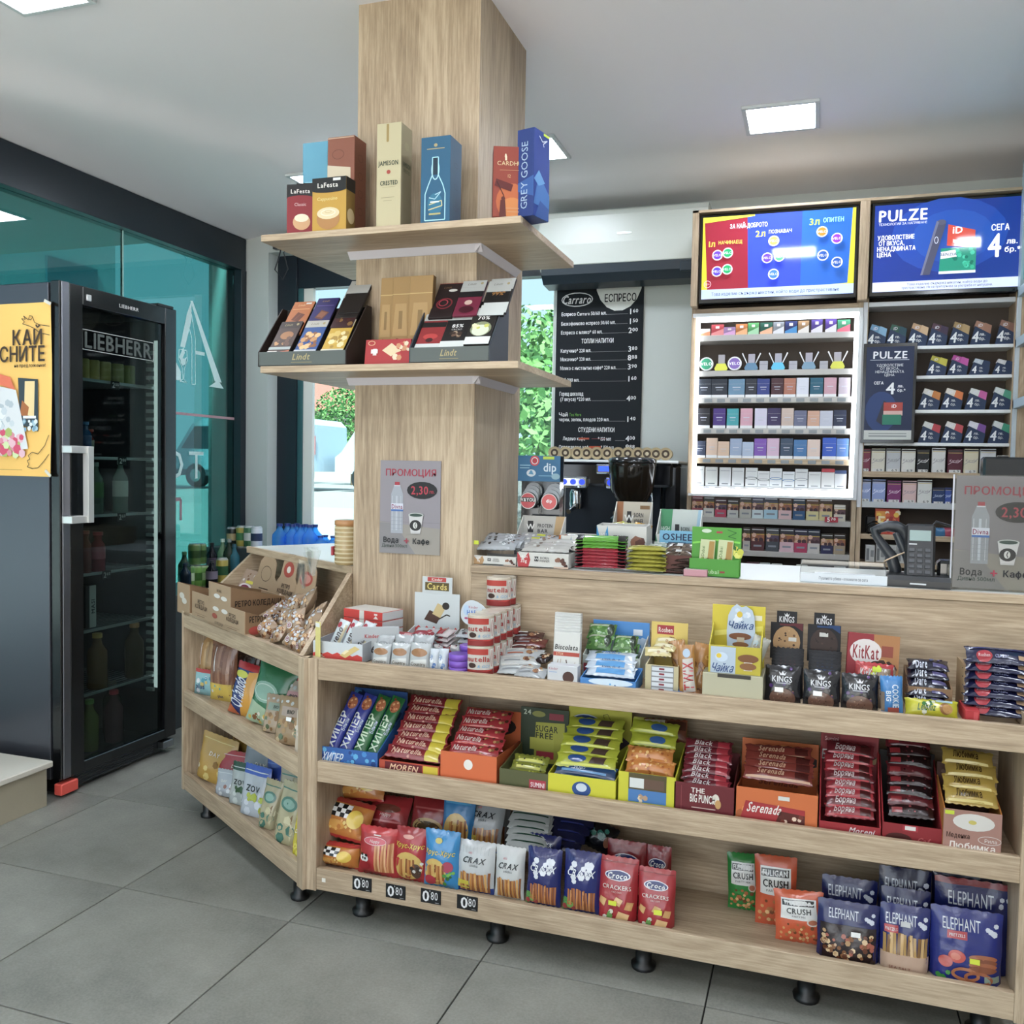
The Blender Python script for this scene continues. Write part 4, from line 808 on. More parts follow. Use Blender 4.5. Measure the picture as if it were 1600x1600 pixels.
# ---- right cabinet: tent cards with 4 and a tilted pack
def tent(px, w_, yt, zb, c1_, c2_, lb):
    x0 = 1330+px/3.2; put('box', MAIN, x0, x0+w_, yt, T1, zb, 'x', '', 'x') if 0 else None
    a_ = MAIN.at(x0, yt+15, T1)[0]; b_ = MAIN.at(x0+w_, yt+15, T1)[0]; zt = MAIN.at(x0+w_/2, yt, T1)[1]; w = b_-a_; h = zt-zb
    r = empty('offer_card', ((a_+b_)/2, T1+.01, zb), 0, lb, 'offer card', 'navy offer cards with tilted packs')
    M = MB().prism([(-w*.5, 0), (w*.42, 0), (w*.5, h*.42), (-w*.28, h*.78)], -.002, 0, '#1f3557', axis=1)
    decals(M, lambda u, v, q: (u*w, -.002-q, v*h), w, h, [('t', '4', -.24, .33, .42, '#f0f4f8', {'it': .1, 'w': .8}), ('t', 'лв.', .08, .43, .11, '#e8ecf0'), ('t', 'бр.', .08, .25, .11, '#e8ecf0')]); M.build('tent_card', CARD, r)
    M = MB().prism([(-w*.30, h*.76), (w*.46, h*.42), (w*.52, h*.78), (-w*.20, h*1.0)], .0, .02, c1_, axis=1)
    M.prism([(w*.1, h*.585), (w*.46, h*.42), (w*.52, h*.78), (w*.2, h*.90)], -.001, .0, c2_, axis=1)
    decals(M, lambda u, v, q: (u*w, -.0015-q, v*h), w, h, [('t', 'iD', -.02, .80, .12, '#e8e8f0', {'it': .1})]); M.build('pack', CARD, r)
od = ['first', 'second', 'third', 'fourth', 'fifth', 'sixth', 'seventh']
for k, (cx, c1_, c2_, cn) in enumerate(((72, '#6aa0c8', '#88b8dc', 'sky blue'), (172, '#2c5a4a', '#1f4a58', 'dark green'), (280, '#c8a078', '#d8b48c', 'tan'), (380, '#5a3a48', '#42304a', 'plum'), (488, '#a88a58', '#b89a68', 'khaki'), (597, '#b08068', '#a87860', 'brown'), (722, '#9a7060', '#886050', 'dark brown'))): tent(cx, 33, 450+[178, 178, 172, 172, 165, 160, 155][k]/3.2, 1.906, c1_, c2_, 'navy offer card with %s pack, %s on the top row, right cabinet' % (cn, od[k]))
for k, (cx, c1_, c2_, cn) in enumerate(((375, '#b0a830', '#c0b838', 'mustard yellow'), (482, '#b03a90', '#c04aa0', 'magenta'), (590, '#b8c4d0', '#1f3557', 'pale grey'), (706, '#d8d8d8', '#1f3557', 'white'))): tent(cx, 33, 450+[335, 332, 350, 352][k]/3.2, 1.779, c1_, c2_, 'navy offer card with a tilted %s pack, second row of the right cabinet' % cn)
for k, (cx, c1_, c2_, cn) in enumerate(((335, '#e0dcd4', '#c87a2a', 'white and amber'), (448, '#e4dcd0', '#d8722a', 'white and orange'), (568, '#dce0dc', '#c85aa0', 'white and pink'), (692, '#d8e0dc', '#4a9a80', 'white and green'))): tent(cx, 35, 450+[500, 498, 498, 493][k]/3.2, 1.632, c1_, c2_, 'navy offer card with a tilted %s pack, third row of the right cabinet' % cn)
for k, (cx, c1_, c2_, cn) in enumerate(((335, '#dfe2dc', '#b8303c', 'white and red'), (448, '#e2ded8', '#c0404a', 'ivory and red'), (562, '#dcdce4', '#7a4a9a', 'white and violet'), (685, '#dce4e0', '#3a9a7a', 'white and teal'))): tent(cx, 35, 450+[665, 665, 663, 662][k]/3.2, 1.491, c1_, c2_, 'navy offer card with a tilted %s pack, fourth row of the right cabinet' % cn)
b3 = 3.2
packs([(32, 95, 805, '#7a2440', '#e0c8d0', 'maroon'), (100, 168, 803, '#dcd8c8', None, 'cream'), (175, 245, 803, '#c0c4c8', None, 'light grey'), (251, 320, 805, '#e0e0d8', None, 'ivory white'), (327, 390, 808, '#1c1c20', '#e8e8e8', 'black'), (403, 470, 800, '#d8d8d4', None, 'clean white'), (481, 556, 808, '#5a1c30', '#e0c8d0', 'dark wine'), (563, 635, 805, '#d8d0b4', None, 'buttery cream'), (644, 722, 805, '#ccced0', None, 'silver white'), (728, 792, 838, '#dcdcd4', None, 'short white')], b3, 1330, 450, 1.364, T1, '%(n)s on the fifth row of the right cabinet', style=4)
packs([(32, 97, 958, '#8a9cc8', '#f0f4ff', 'white and lavender blue'), (104, 170, 958, '#8c9ed0', '#f0f4ff', 'lavender blue'), (179, 248, 965, '#7a2a6a', '#f0d8e8', 'purple'), (256, 325, 965, '#d8b8b4', None, 'pink cream'), (331, 402, 960, '#d8dad4', None, 'white'), (404, 465, 1000, '#1f3a6a', '#c8d8f0', 'short navy'), (467, 500, 1000, '#2a4a9a', '#c8d8f0', 'narrow blue')], b3, 1330, 450, 1.231, T1, '%(n)s on the sixth row of the right cabinet', style=4)
put('box', MAIN, 1367, 1405, 795, YT+.02, 1.088, 'match_carton', 'orange and red carton on the open shelf behind the card terminal', 'carton', d=.05, col='#c8401f', dec=[('r', .02, .1, .45, .9, '#e89a30'), ('s', .05, .1, .95, .9, 26, .09, ['#f0c040', '#a81f14', '#f0e0c0', '#e06020']), ('t', '5', .25, .45, .5, '#fff0c0')])
for k, cx in enumerate((70, 122, 180, 228, 270)): put('box', MAIN, 1330+cx/3.2, 1330+(cx+46)/3.2, 450+1285/3.2, YT+.01, .965, 'filter_carton', 'small white barcoded carton on the low shelf behind the scanner, %s from the left' % od[k], 'carton', d=.04, col='#c9cbc8', dec=[('r', .1, .1, .4, .8, '#777a7c'), ('r', .55, .3, .9, .7, '#8c9092')], grp='white cartons on the low shelf')
for k, (px, c_) in enumerate(((1452, '#2a5a9a'), (1470, '#2f7ab0'), (1482, '#b03a5a'))): put('bag', MAIN, px-10, px+10, 825, YT+.03, 1.088, 'lighter_packet', 'small %s packet lying on the shelf behind the card terminal' % ('dark blue', 'bright blue', 'pink-red')[k], 'packet', d=.015, col=c_)
cbm = MB(); cbm.tube([(.25+.03*math.cos(t*.5), YT-.0+.01*math.sin(t), 1.10+.03*math.sin(t*.5)+.001*t) for t in range(26)], .004, '#101012'); cbm.box(.215, YT+.02, 1.089, .28, YT+.06, 1.17, c='#141416', ch=.008); tag(cbm.build('coiled_cable', PLAS), 'black coiled cable with adapter at the left end of the open shelf', 'cable')
# poster in the cabinet
o = MB().box(-.107, -.006, 0, .107, .006, .43, c='#0c0e12').build('poster', GLOS, None, (.2875, YT-.02, 1.487)); tag(o, 'framed navy advertising poster with large 4 on the right cabinet', 'poster'); D = MB()
decals(D, lambda u, v, q: ((u-.5)*.19, -.0065-q, .015+v*.40), .19, .40, [('r', 0, 0, 1, 1, '#15264a'), ('e', .35, .3, .34, .22, '#1c3a70'), ('r', .0, 0, 1, .1, '#c8ccc8'), ('r', .1, .03, .9, .045, '#8a8e90'), ('r', .1, .06, .9, .07, '#8a8e90'), ('t', 'PULZE', .5, .91, .075, '#f0f2f8', {'fit': .84}), ('r', .08, .855, .9, .86, '#c8d0e0'),
  ('t', 'УДОВОЛСТВИЕ', .5, .80, .026, '#e8ecf4', {'fit': .56}), ('t', 'ОТ ВКУСА,', .5, .765, .026, '#e8ecf4', {'fit': .4}), ('t', 'НЕНАДМИНАТА', .5, .73, .026, '#e8ecf4', {'fit': .6}), ('t', 'ЦЕНА', .5, .695, .026, '#e8ecf4'),
  ('t', 'СЕГА', .28, .61, .028, '#f0f2f8', {'fit': .2}), ('t', '4', .53, .55, .12, '#f4f6fa'), ('t', 'лв.', .74, .575, .028, '#f0f2f8'), ('t', 'бр.*', .76, .53, .028, '#f0f2f8'), ('q', ((.25, .2), (.4, .15), (.55, .38), (.4, .42)), '#2c3040'), ('r', .40, .30, .80, .40, '#b03a30'), ('r', .40, .26, .80, .31, '#d8b0a8'), ('r', .38, .16, .78, .27, '#1f7a62'), ('t', 'iD', .62, .36, .035, '#fff')]); D.build('printed_design', CARD, o)
# ---- side cabinet on the right, front edges towards the customers
rc = empty('side_cabinet', (.96, 3.75, 0), 0, 'open oak side cabinet with pale blue shelf edges at the right edge of the photo', 'cabinet')
part('end_panel', rc, WZ, -.185, .43, 0, .22, .45, 2.10); part('back_panel', rc, WZ, .20, -.6, 0, .22, .43, 2.6)
for z in (1.41, 1.655, 1.905, 2.11): part('shelf', rc, WY, -.175, -.6, z-.018, .20, .43, z); part('shelf_edge', rc, PLAS, -.20, -.6, z-.025, -.175, .45, z+.012, '#a8bcc8')
part('lightbox', rc, mat('lightbox_teal', .3, .4, color='#4fa8a8', emit=0), -.19, -.6, 2.15, .2, .43, 2.62); part('lightbox_frame', rc, PLAS, -.20, .40, 2.12, -.17, .45, 2.64, '#9ab0b8'); part('end_panel', rc, PLAS, -.20, .43, .9, -.185, .45, 2.12, '#b8c4cc')
for k, (y, z, c_, n_) in enumerate(((4.05, 1.905, '#d8c85a', 'yellow'), (4.05, 1.655, '#2a4a9a', 'blue'), (4.1, 1.41, '#e0e0dc', 'white'), (3.95, 1.41, '#d0d4d8', 'grey-white'))):
    o, _ = s_box(.06, .088, .03, c_); o = o.build('tobacco_pouch', CARD, None, (.83, y, z), (0, 0, -PI/2)); tag(o, '%s pack at the front of a shelf in the side cabinet at the right edge' % n_, 'cigarettes'); D = MB(); decals(D, lambda u, v, q: ((u-.5)*.06, -.015-q, v*.088), .06, .088, [('r', .1, .5, .9, .8, '#f0f0f0'), ('r', 0, 0, 1, .2, '#444')]); D.build('printed_front', CARD, o)
# ---- air conditioner
ac = empty('air_conditioner', (-.98, 4.69, 2.315), 0, 'white wall-mounted air conditioner above the coffee menu', 'air conditioner')
M = MB(); pr = [(.11, .05), (.11, .37), (-.09, .37), (-.112, .34), (-.115, .20), (-.108, .10), (-.085, .075), (.0, .05)]
M.prism([(a_, b_) for a_, b_ in pr], -.435, .435, '#c3c7bf', axis=0); M.build('body', mat('ac_plastic', .35, .5), ac)
MB().prism([(.05, .0), (.06, .06), (-.075, .075), (-.105, .098), (-.10, .05), (-.06, .01)], -.425, .425, '#1c2a34', axis=0).build('louvre', PLAS, ac)
part('end_cap', ac, PLAS, .30, -.108, .035, .425, -.07, .09, '#24323c', .006); part('badge', ac, METL, -.02, -.119, .235, .055, -.116, .247, '#b4b8b4', .0005)
# cables near the column
cb = MB(); cb.tube([(-1.33, 4.78, 2.72), (-1.30, 4.70, 2.70), (-1.26, 4.72, 2.66), (-1.29, 4.74, 2.62), (-1.33, 4.75, 2.66), (-1.28, 4.72, 2.70)], .006, '#2a2c30'); cb.lathe([(.03, 0), (.03, .03)], '#33363a', 12, -1.27, 4.74, 2.68); tag(cb.build('loose_cable', PLAS), 'loose dark cable end on the wall left of the air conditioner', 'cable')
cb = MB(); cb.tube([(-3.12, 4.79, 2.66), (-3.10, 4.74, 2.60), (-3.13, 4.74, 2.52), (-3.08, 4.75, 2.46), (-3.04, 4.74, 2.52), (-3.07, 4.74, 2.62), (-3.02, 4.76, 2.66)], .004, '#2a2c30'); cb.box(-3.16, 4.76, 2.65, -3.02, 4.80, 2.70, c='#30343a'); tag(cb.build('hanging_cable', PLAS), 'thin dark cable hanging in the corner behind the upper column shelf', 'cable')
# ---- coffee menu board
mx0, mx1, mz0, mz1 = -1.372, -.895, 1.30, 2.372; mw, mh = mx1-mx0, mz1-mz0
o = MB().box(-mw/2, -.012, 0, mw/2, 0, mh, c='#25282c').build('menu_board', MATT, None, ((mx0+mx1)/2, YW-.004, mz0)); tag(o, 'tall dark coffee menu board under the air conditioner', 'menu board')
WH = '#e4e6e6'
d_ = [('e', .72, 1.0, .27, .16, '#d8dad4'), ('e', .74, 1.0, .17, .035, '#5a3a2c'), ('e', .24, .905, .185, .036, WH), ('e', .24, .905, .175, .031, '#25282c'), ('t', 'Carraro', .24, .905, .040, WH, {'fit': .33, 'it': .25}), ('t', 'ЕСПРЕСО', .74, .905, .036, '#2a2c2e', {'fit': .36})]
for y, tx_, pr_, ind in ((.833, 'Еспресо Carraro 50/60 мл.', '1.60', 0), (.785, 'Безкофеиново еспресо 50/60 мл.', '1.50', 0), (.74, 'Еспресо с мляко* 60 мл.', '2.00', 0), (.648, 'Капучино* 220 мл.', '3.80', 0), (.605, 'Мокачино* 220 мл.', '8.88', 0), (.56, 'Мляко с инстантно кафе* 220 мл.', '3.90', 0), (.50, 'Чай 200 мл.', '1.60', 0), (.403, '(7 вкуса) *220 мл.', '4.00', 0), (.30, 'черен, зелен, плодов 220 мл.', '1.40', 0), (.203, 'Ледено кафе             * 150 мл', '4.00', 0), (.16, 'Освежаващо кафе          * 150 мл.', '8.88', 0)):
    fw_ = min(.66, .021*len(tx_)); d_ += [('t', tx_, .06+fw_/2, y, .017, WH, {'fit': fw_, 'w': .7}), ('r', .06+fw_, y-.009, .83, y-.0075, '#8a8c8e'), ('t', pr_[0], .86, y+.002, .026, WH), ('t', pr_[2:], .915, y+.005, .017, WH)]
d_ += [('t', 'ТОПЛИ НАПИТКИ', .49, .694, .021, WH, {'fit': .37}), ('t', 'СТУДЕНИ НАПИТКИ', .50, .248, .021, WH, {'fit': .42}), ('t', 'Горещ шоколад', .20, .43, .019, WH, {'fit': .28}), ('t', 'Чай', .11, .325, .018, WH), ('t', 'Tea Here', .25, .325, .016, '#5f9a3a', {'fit': .14}), ('r', .30, .199, .42, .208, '#a8503a'), ('r', .45, .202, .62, .204, '#8a3a42'), ('r', .42, .155, .56, .166, '#b04a2a')]
D = MB(); decals(D, lambda u, v, q: ((u-.5)*mw, -.0121-q, v*mh), mw, mh, d_); D.build('menu_lettering', MATT, o)
# ---- back coffee counter, espresso machine, grinder
bc = empty('coffee_counter', (-1.02, 4.45, 0), 0, 'oak back counter carrying the coffee machine', 'counter'); part('body', bc, WZ, -.42, -.30, 0, .42, .33, .90); part('worktop', bc, WX, -.42, -.32, .90, .42, .33, .93)
em = empty('coffee_machine', (-.915, 4.50, .93), 0, 'black and chrome two-group espresso machine with blue-lit buttons', 'coffee machine')
CHR = mat('chrome', .12, .5, 1, color='#c8ccd0')
part('body', em, GLOS, -.295, -.10, .14, .295, .22, .46, '#121316', .01); part('base', em, METL, -.295, -.24, 0, .295, .22, .07, '#55585c', .008); part('splash_back', em, mat('steel_back', .4, .5, .7, color='#2b3038'), -.28, -.105, .07, .2, -.09, .34)
part('top_tray', em, PLAS, -.32, -.22, .455, .30, .20, .468, '#e4e8e8', .003); part('top_fascia', em, GLOS, -.295, -.20, .34, .27, -.10, .455, '#14161a', .012)
part('drip_grille', em, METL, -.27, -.24, .07, .2, -.1, .078, '#8a8e92')
for gx in (-.21, .02):
    M = MB().box(gx-.075, -.225, .33, gx+.075, -.19, .385, c='#b8bcc0', ch=.012); M.build('button_panel', CHR, em)
    for k in range(3):
        M = MB().prism([(gx-.045+k*.045+.014*math.cos(t*PI/8), .358+.014*math.sin(t*PI/8)) for t in range(16)], -.231, -.2255, '#2a3cc0', axis=1); M.build('button', mat('lit_button', .3, .4, color='#2438d0', emit=1.2), em)
    M = MB().lathe([(.032, 0), (.034, .05), (.028, .07)], '#fff', 16, gx, -.15, .25); M.build('group_head', CHR, em)
    M = MB().lathe([(.03, 0), (.034, .02), (.034, .03)], '#fff', 16, gx, -.15, .225); M.tube([(gx, -.18, .235), (gx, -.30, .215)], .012, '#15161a'); M.build('portafilter', CHR, em)
part('display_bezel', em, CHR, -.10, -.222, .40, -.01, -.20, .448, ch=.01); part('display', em, mat('lit_display', .3, .4, color='#2a44e0', emit=1.5), -.085, -.2245, .412, -.025, -.2215, .437)
M = MB().tube([(.17, -.2, .33), (.18, -.23, .28), (.17, -.22, .17)], .006, '#fff'); M.build('steam_wand', CHR, em); M = MB().tube([(-.27, -.2, .33), (-.28, -.23, .28), (-.27, -.22, .17)], .006, '#fff'); M.build('steam_wand', CHR, em)
part('side_cover', em, GLOS, .215, -.16, .08, .30, .2, .455, '#1a1b1f', .02); part('side_handle', em, CHR, .235, -.175, .34, .262, -.16, .43, ch=.01)
gr = empty('coffee_grinder', (-.795, 4.08, .93), 0, 'coffee grinder with smoked hopper in front of the coffee machine', 'coffee grinder')
part('body', gr, GLOS, -.08, -.1, 0, .08, .1, .22, '#15161a', .02); M = MB().lathe([(.045, .22), (.06, .26), (.098, .33), (.108, .43), (.108, .455), (.10, .458)], '#14120f', 24); M.build('hopper', mat_bottle('#241e18', .75), gr); MB().lathe([(.11, .455), (.11, .47), (.09, .478)], '#1c1d20', 24).build('hopper_lid', GLOS, gr)
part('chute', gr, CHR, -.02, -.14, .12, .02, -.1, .2, ch=.006)
tagc = put('box', MAIN, 943, 953, 790, 4.02, .93, 'small_bag_clip', 'small white paper label in front of the coffee machine', 'label', d=.003, col='#f0f0ee', h=.17, dec=[('r', .2, .6, .8, .8, '#888')])
# paper cups lying on top of the machine
cw = [('#6a4a34', 'brown'), ('#c8b48a', 'cream'), ('#54402f', 'dark brown'), ('#d0bc90', 'beige'), ('#3f342a', 'black-brown'), ('#d8c8a0', 'cream'), ('#8a4a32', 'red-brown'), ('#c0a878', 'sand'), ('#4a3c30', 'dark'), ('#d4c49c', 'cream'), ('#6a5238', 'brown'), ('#dccca8', 'ivory')]
for k, (px, wd) in enumerate(((868, 16), (885, 17), (903, 17), (918, 14), (934, 18), (950, 13), (967, 18), (982, 16), (998, 18), (1012, 13), (1026, 17), (1041, 16))):
    a_ = MAIN.at(px, 708, 4.36)[0]; r = .031; z = 1.398
    c_, cn = cw[k]; M = MB(); n_ = 18
    for (ra, ya, rb, yb_, cc) in ((r, 0, r*.78, .085, c_), (r*1.05, -.004, r*1.05, .0, '#cfc0a0'), (r, 0, 0, .001, '#c9b48c'), (r*.62, -.0006, 0, -.0006, '#4a3a2c'), (r*.3, -.001, 0, -.001, '#d0c0a0')):
        for i in range(n_):
            t0, t1 = 2*PI*i/n_, 2*PI*(i+1)/n_
            M.face([(ra*math.cos(t0), ya, ra*math.sin(t0)), (ra*math.cos(t1), ya, ra*math.sin(t1)), (rb*math.cos(t1), yb_, rb*math.sin(t1)), (rb*math.cos(t0), yb_, rb*math.sin(t0))], cc, True)
    o = M.build('coffee_cup', CARD, None, (a_, 4.34, z+r*1.06)); tag(o, '%s printed cup lying on its side on the coffee machine, %s from the left' % (cn, (od+['eighth', 'ninth', 'tenth', 'eleventh', 'twelfth'])[k]), 'cup', 'cups on the coffee machine')
# ================================================================ BOTTOM SHELF: snack bags
ST = (.5, .25, '#d8e020')
STK = ['#c98a3c', '#a9662a', '#e0a858', '#8f5222']
def checks(a, b, c_, d, n=5, m=3):
    r = []
    for i in range(n):
        for j in range(m):
            if (i+j) % 2 == 0: r.append(('r', a+(c_-a)*i/n, b+(d-b)*j/m, a+(c_-a)*(i+1)/n, b+(d-b)*(j+1)/m, '#f4f2ee'))
            else: r.append(('r', a+(c_-a)*i/n, b+(d-b)*j/m, a+(c_-a)*(i+1)/n, b+(d-b)*(j+1)/m, '#1a1a1c'))
    return r
puff = checks(.08, .50, .62, .84)+[('e', .36, .30, .22, .12, '#e0a040'), ('e', .74, .52, .16, .24, '#e8c440'), ('s', .1, .15, .9, .5, 10, .06, ['#f0b050', '#c87828', '#f4d070']), ('r', .04, .90, .96, .97, '#c0281c')]
def b3(kind, x0, x1, yt, t, name, label, cat='snack bag', **k):
    return put(kind, MAIN, x0, x1, yt, t, Z3+.001, name, label, cat, **k)
kw = dict(col='#d07f24', dec=puff, bands=[(0, .08, '#c0281c'), (.9, 1, '#b8241a')], grp='orange checked snack bags')
b3('bag', 487, 552, 1326, 2.325, 'corn_snack_bag', 'orange bag with black and white checks, bottom of the left corner pile', d=.07, tilt=12, seed=1, **kw)
b3('bag', 490, 562, 1266, 2.345, 'corn_snack_bag', 'orange bag with black and white checks, middle of the left corner pile', d=.075, lift=.075, tilt=28, roll=6, seed=2, **kw)
b3('bag', 512, 592, 1222, 2.43, 'corn_snack_bag', 'orange bag with black and white checks, top of the left corner pile', d=.07, lift=.165, tilt=30, roll=-5, seed=3, **kw)
RD = '#b41a22'
b3('bag', 554, 614, 1300, 2.325, 'stick_cracker_bag', 'red bag with a small panda, first red bag from the left in front', d=.05, tilt=6, col=RD, seed=4, bands=[(.88, 1, '#c81e26')],
   dec=[('b', .48, .10, .96, .74, 9, ['#d8935a', '#b8703c', '#e8b078']), ('e', .48, .74, .30, .085, '#d44a58'), ('o', .48, .74, .30, .085, .012, '#f0c8c8'), ('t', 'Happy', .48, .74, .06, '#f4e4e0', {'it': .2}), ('r', .42, .85, .62, .87, '#f0e8e0'), ('e', .20, .36, .13, .085, '#f0f0ec'), ('e', .13, .43, .045, .03, '#16161a'), ('e', .27, .43, .045, .03, '#16161a'), ('e', .16, .36, .03, .03, '#1c1c20'), ('e', .24, .36, .03, .03, '#1c1c20'), ('e', .22, .20, .16, .10, '#a01820'), ('t', 'PANDELIN', .42, .05, .06, '#2a1414', {'fit': .7})])
b3('bag', 565, 628, 1258, 2.42, 'stick_cracker_bag', 'red bag lying on top behind the panda bag', d=.055, tilt=30, lift=.085, col='#a8161e', seed=5, dec=[('r', .1, .25, .9, .30, '#e07878'), ('e', .5, .62, .34, .12, '#6a3020'), ('t', 'Happy', .5, .45, .09, '#e8c8c0', {'it': .2})])
b3('bag', 612, 662, 1300, 2.33, 'stick_cracker_bag', 'red bag with yellow lettering and an oval of sticks, beside the panda bag', d=.045, tilt=5, col=RD, seed=6, bands=[(.9, 1, '#a8161e')],
   dec=[('e', .48, .30, .46, .27, '#d8b45a'), ('b', .18, .08, .72, .46, 8, STK), ('e', .74, .22, .16, .15, '#5a4438'), ('s', .6, .08, .92, .4, 8, .04, ['#e8e4dc', '#3a2c24']), ('t', 'Хрус-Хрус', .5, .69, .085, '#e8c83a', {'fit': .92, 'it': .2}), ('e', .45, .85, .18, .04, '#e09a8a')])
b3('bag', 632, 694, 1258, 2.43, 'stick_cracker_bag', 'dark red bag behind, tilted, with an olive oval', d=.05, tilt=22, lift=.08, col='#8c141a', seed=7, dec=[('e', .5, .30, .40, .20, '#c09a5a'), ('e', .5, .28, .34, .15, '#5a4428'), ('r', .12, .7, .88, .74, '#b04a4a')])
b3('bag', 658, 713, 1304, 2.325, 'stick_cracker_bag', 'sky blue bag with yellow lettering over an oval of sticks', d=.045, tilt=4, col='#1f8ac8', seed=8,
   dec=[('e', .36, .28, .34, .25, '#e0bc62'), ('b', .14, .06, .66, .44, 8, STK), ('e', .74, .40, .15, .10, '#b8405a'), ('s', .58, .06, .92, .34, 8, .035, ['#4a9a3a', '#7ac04a', '#2a6a2a']), ('e', .22, .12, .18, .09, '#b82a3a'), ('t', 'Хрус-Хрус', .5, .64, .08, '#e8d040', {'fit': .88, 'it': .2}), ('e', .45, .84, .10, .05, '#c8b84a')])
b3('bag', 683, 734, 1252, 2.42, 'stick_cracker_bag', 'blue stick bag standing behind the sky blue one', d=.045, tilt=12, lift=.06, col='#1c78b4', seed=9, dec=[('e', .5, .40, .40, .30, '#d8b058'), ('b', .3, .15, .85, .6, 8, STK), ('e', .25, .2, .2, .1, '#b02a3a'), ('r', .1, .85, .9, .9, '#4aa0d0')])
cx_ = lambda ink, b0='#c88a3c': [('t', 'eti', .38, .80, .05, '#c02a3a'), ('t', 'CRAX', .50, .66, .11, ink, {'fit': .66, 'it': .35}), ('t', 'sticks', .5, .56, .05, ink), ('b', .12, .03, .92, .44, 12, STK)]
b3('bag', 709, 769, 1322, 2.33, 'stick_cracker_bag', 'white bag with black slanted lettering and a yellow tag, left of two in front', d=.045, tilt=6, col='#c9cccc', seed=10, bands=[(0, .1, '#1c3c8c')], dec=cx_('#22262a')+[('r', .05, .08, .38, .24, '#d8c83a')]+[('r', .06+.1*k, .78, .065+.1*k, .92, '#9aa0a4') for k in range(9)])
b3('bag', 769, 816, 1330, 2.33, 'stick_cracker_bag', 'white bag with black slanted lettering, right of two in front', d=.045, tilt=5, col='#cfd1cf', seed=11, dec=cx_('#22262a'))
b3('bag', 716, 778, 1262, 2.43, 'stick_cracker_bag', 'silver grey bag with black lettering lying above the white ones', d=.045, tilt=25, lift=.075, col='#a5a8aa', seed=12, bands=[(0, .12, '#1a3478')], dec=cx_('#2a2c30')+[('r', .05, .12, .4, .26, '#d0b838')])
b3('bag', 757, 790, 1266, 2.50, 'stick_cracker_bag', 'grey stick bag at the very back of the white bag row', d=.04, tilt=15, lift=.07, col='#84878a', seed=13, dec=[('b', .1, .05, .9, .5, 8, STK), ('t', 'X', .5, .75, .14, '#2a2c30')])
for k in range(5):
    put('bag', MAIN, 786+k*1.5, 850+k*1.5, 1314-k*6, 2.37+.02*k, Z3+.13+.012*k, 'folded_stick_bag', 'white stick bag lying flat behind the white and navy bags', 'snack bag', h=.085, d=.014, tilt=68, col='#b9bdbb', seed=20+k, dec=[('r', .05, .3, .95, .36, '#2a4a3a'), ('r', .05, .6, .8, .64, '#8a9090')], grp='white stick bags lying flat')
nv = lambda: [('s', .22, .52, .78, .82, 12, .06, ['#e8ecf4']), ('t', 'CRAXX', .5, .67, .11, '#f0f4fa', {'fit': .74, 'it': .25}), ('t', 'CRAXX', .5, .67, .06, '#1c2a6a', {'fit': .5, 'it': .25}), ('b', .14, .04, .88, .42, 13, ['#b8703a', '#d08a4a', '#96542a']), ('s', .02, .02, .3, .2, 5, .06, ['#5a9a4a', '#b03a3a', '#7ab85a'])]+[('r', .06+.08*k, .84, .065+.08*k, .94, '#3a4a90') for k in range(12)]
b3('bag', 819, 874, 1333, 2.325, 'stick_cracker_bag', 'navy bag with white splash lettering, left of the two navy ones in front', d=.045, tilt=5, col='#17226a', seed=14, dec=nv())
b3('bag', 877, 936, 1338, 2.325, 'stick_cracker_bag', 'navy bag with white splash lettering, right of the two navy ones in front', d=.045, tilt=5, col='#18246e', seed=15, dec=nv())
b3('bag', 822, 872, 1312, 2.39, 'stick_cracker_bag', 'navy stick bag peeping over the left navy bag', d=.045, tilt=5, col='#16205e', seed=16, dec=[('t', 'CRAXX', .5, .86, .07, '#dfe4f0', {'fit': .5, 'it': .25})])
for k in range(4):
    put('bag', MAIN, 842+k*4, 905+k*7, 1318-k*9, 2.42+.02*k, Z3+.125+.018*k, 'folded_stick_bag', 'dark navy stick bag lying flat on the bottom shelf', 'snack bag', h=.09, d=.02, tilt=62, col='#10153c', seed=30+k, dec=[('q', ((.02, .4), (.18, .5), (.02, .6), (.02, .5)), '#a8c060'), ('r', .3, .3, .9, .36, '#2c3678')], grp='dark navy stick bags lying flat')
put('bag', MAIN, 898, 952, 1292, 2.49, Z3+.11, 'snack_bag', 'dark bag with teal green figure at the back behind the navy bags', 'snack bag', d=.04, tilt=25, roll=20, col='#14161e', seed=35, dec=[('s', .2, .3, .7, .8, 8, .12, ['#3f8a78', '#2f7a6a']), ('e', .8, .4, .1, .2, '#a0664a')])
def croco(x0, x1, yt, t, lb, back=False, seed=40, stk=None):
    b3('pouch', x0, x1, yt, t, 'cracker_bag', lb, d=.06, tilt=3, col='#a9141f' if not back else '#8c1018', seed=seed, st=stk,
       dec=[('e', .5, .73, .33, .085, '#e8e4ec'), ('e', .5, .73, .30, .07, '#1c2a6a'), ('t', 'Croco', .5, .73, .085, '#f4f4f4', {'fit': .5, 'it': .15}), ('t', 'CRACKERS', .5, .55, .065, '#f0e8e0', {'fit': .74}), ('t', 'със сол', .5, .48, .03, '#e8c8c0'), ('q', ((.05, .28), (.2, .22), (.26, .34), (.1, .38)), '#d8a866'), ('q', ((.42, .30), (.6, .25), (.68, .36), (.5, .40)), '#deb070'), ('q', ((.72, .22), (.9, .2), (.94, .32), (.78, .34)), '#d09a58'), ('q', ((.5, .04), (.8, .02), (.86, .14), (.58, .18)), '#e0b478'), ('s', .2, .04, .44, .16, 4, .05, ['#6a9a4a', '#e0dcc8']), ('r', .02, .93, .98, .94, '#7c0c14')])
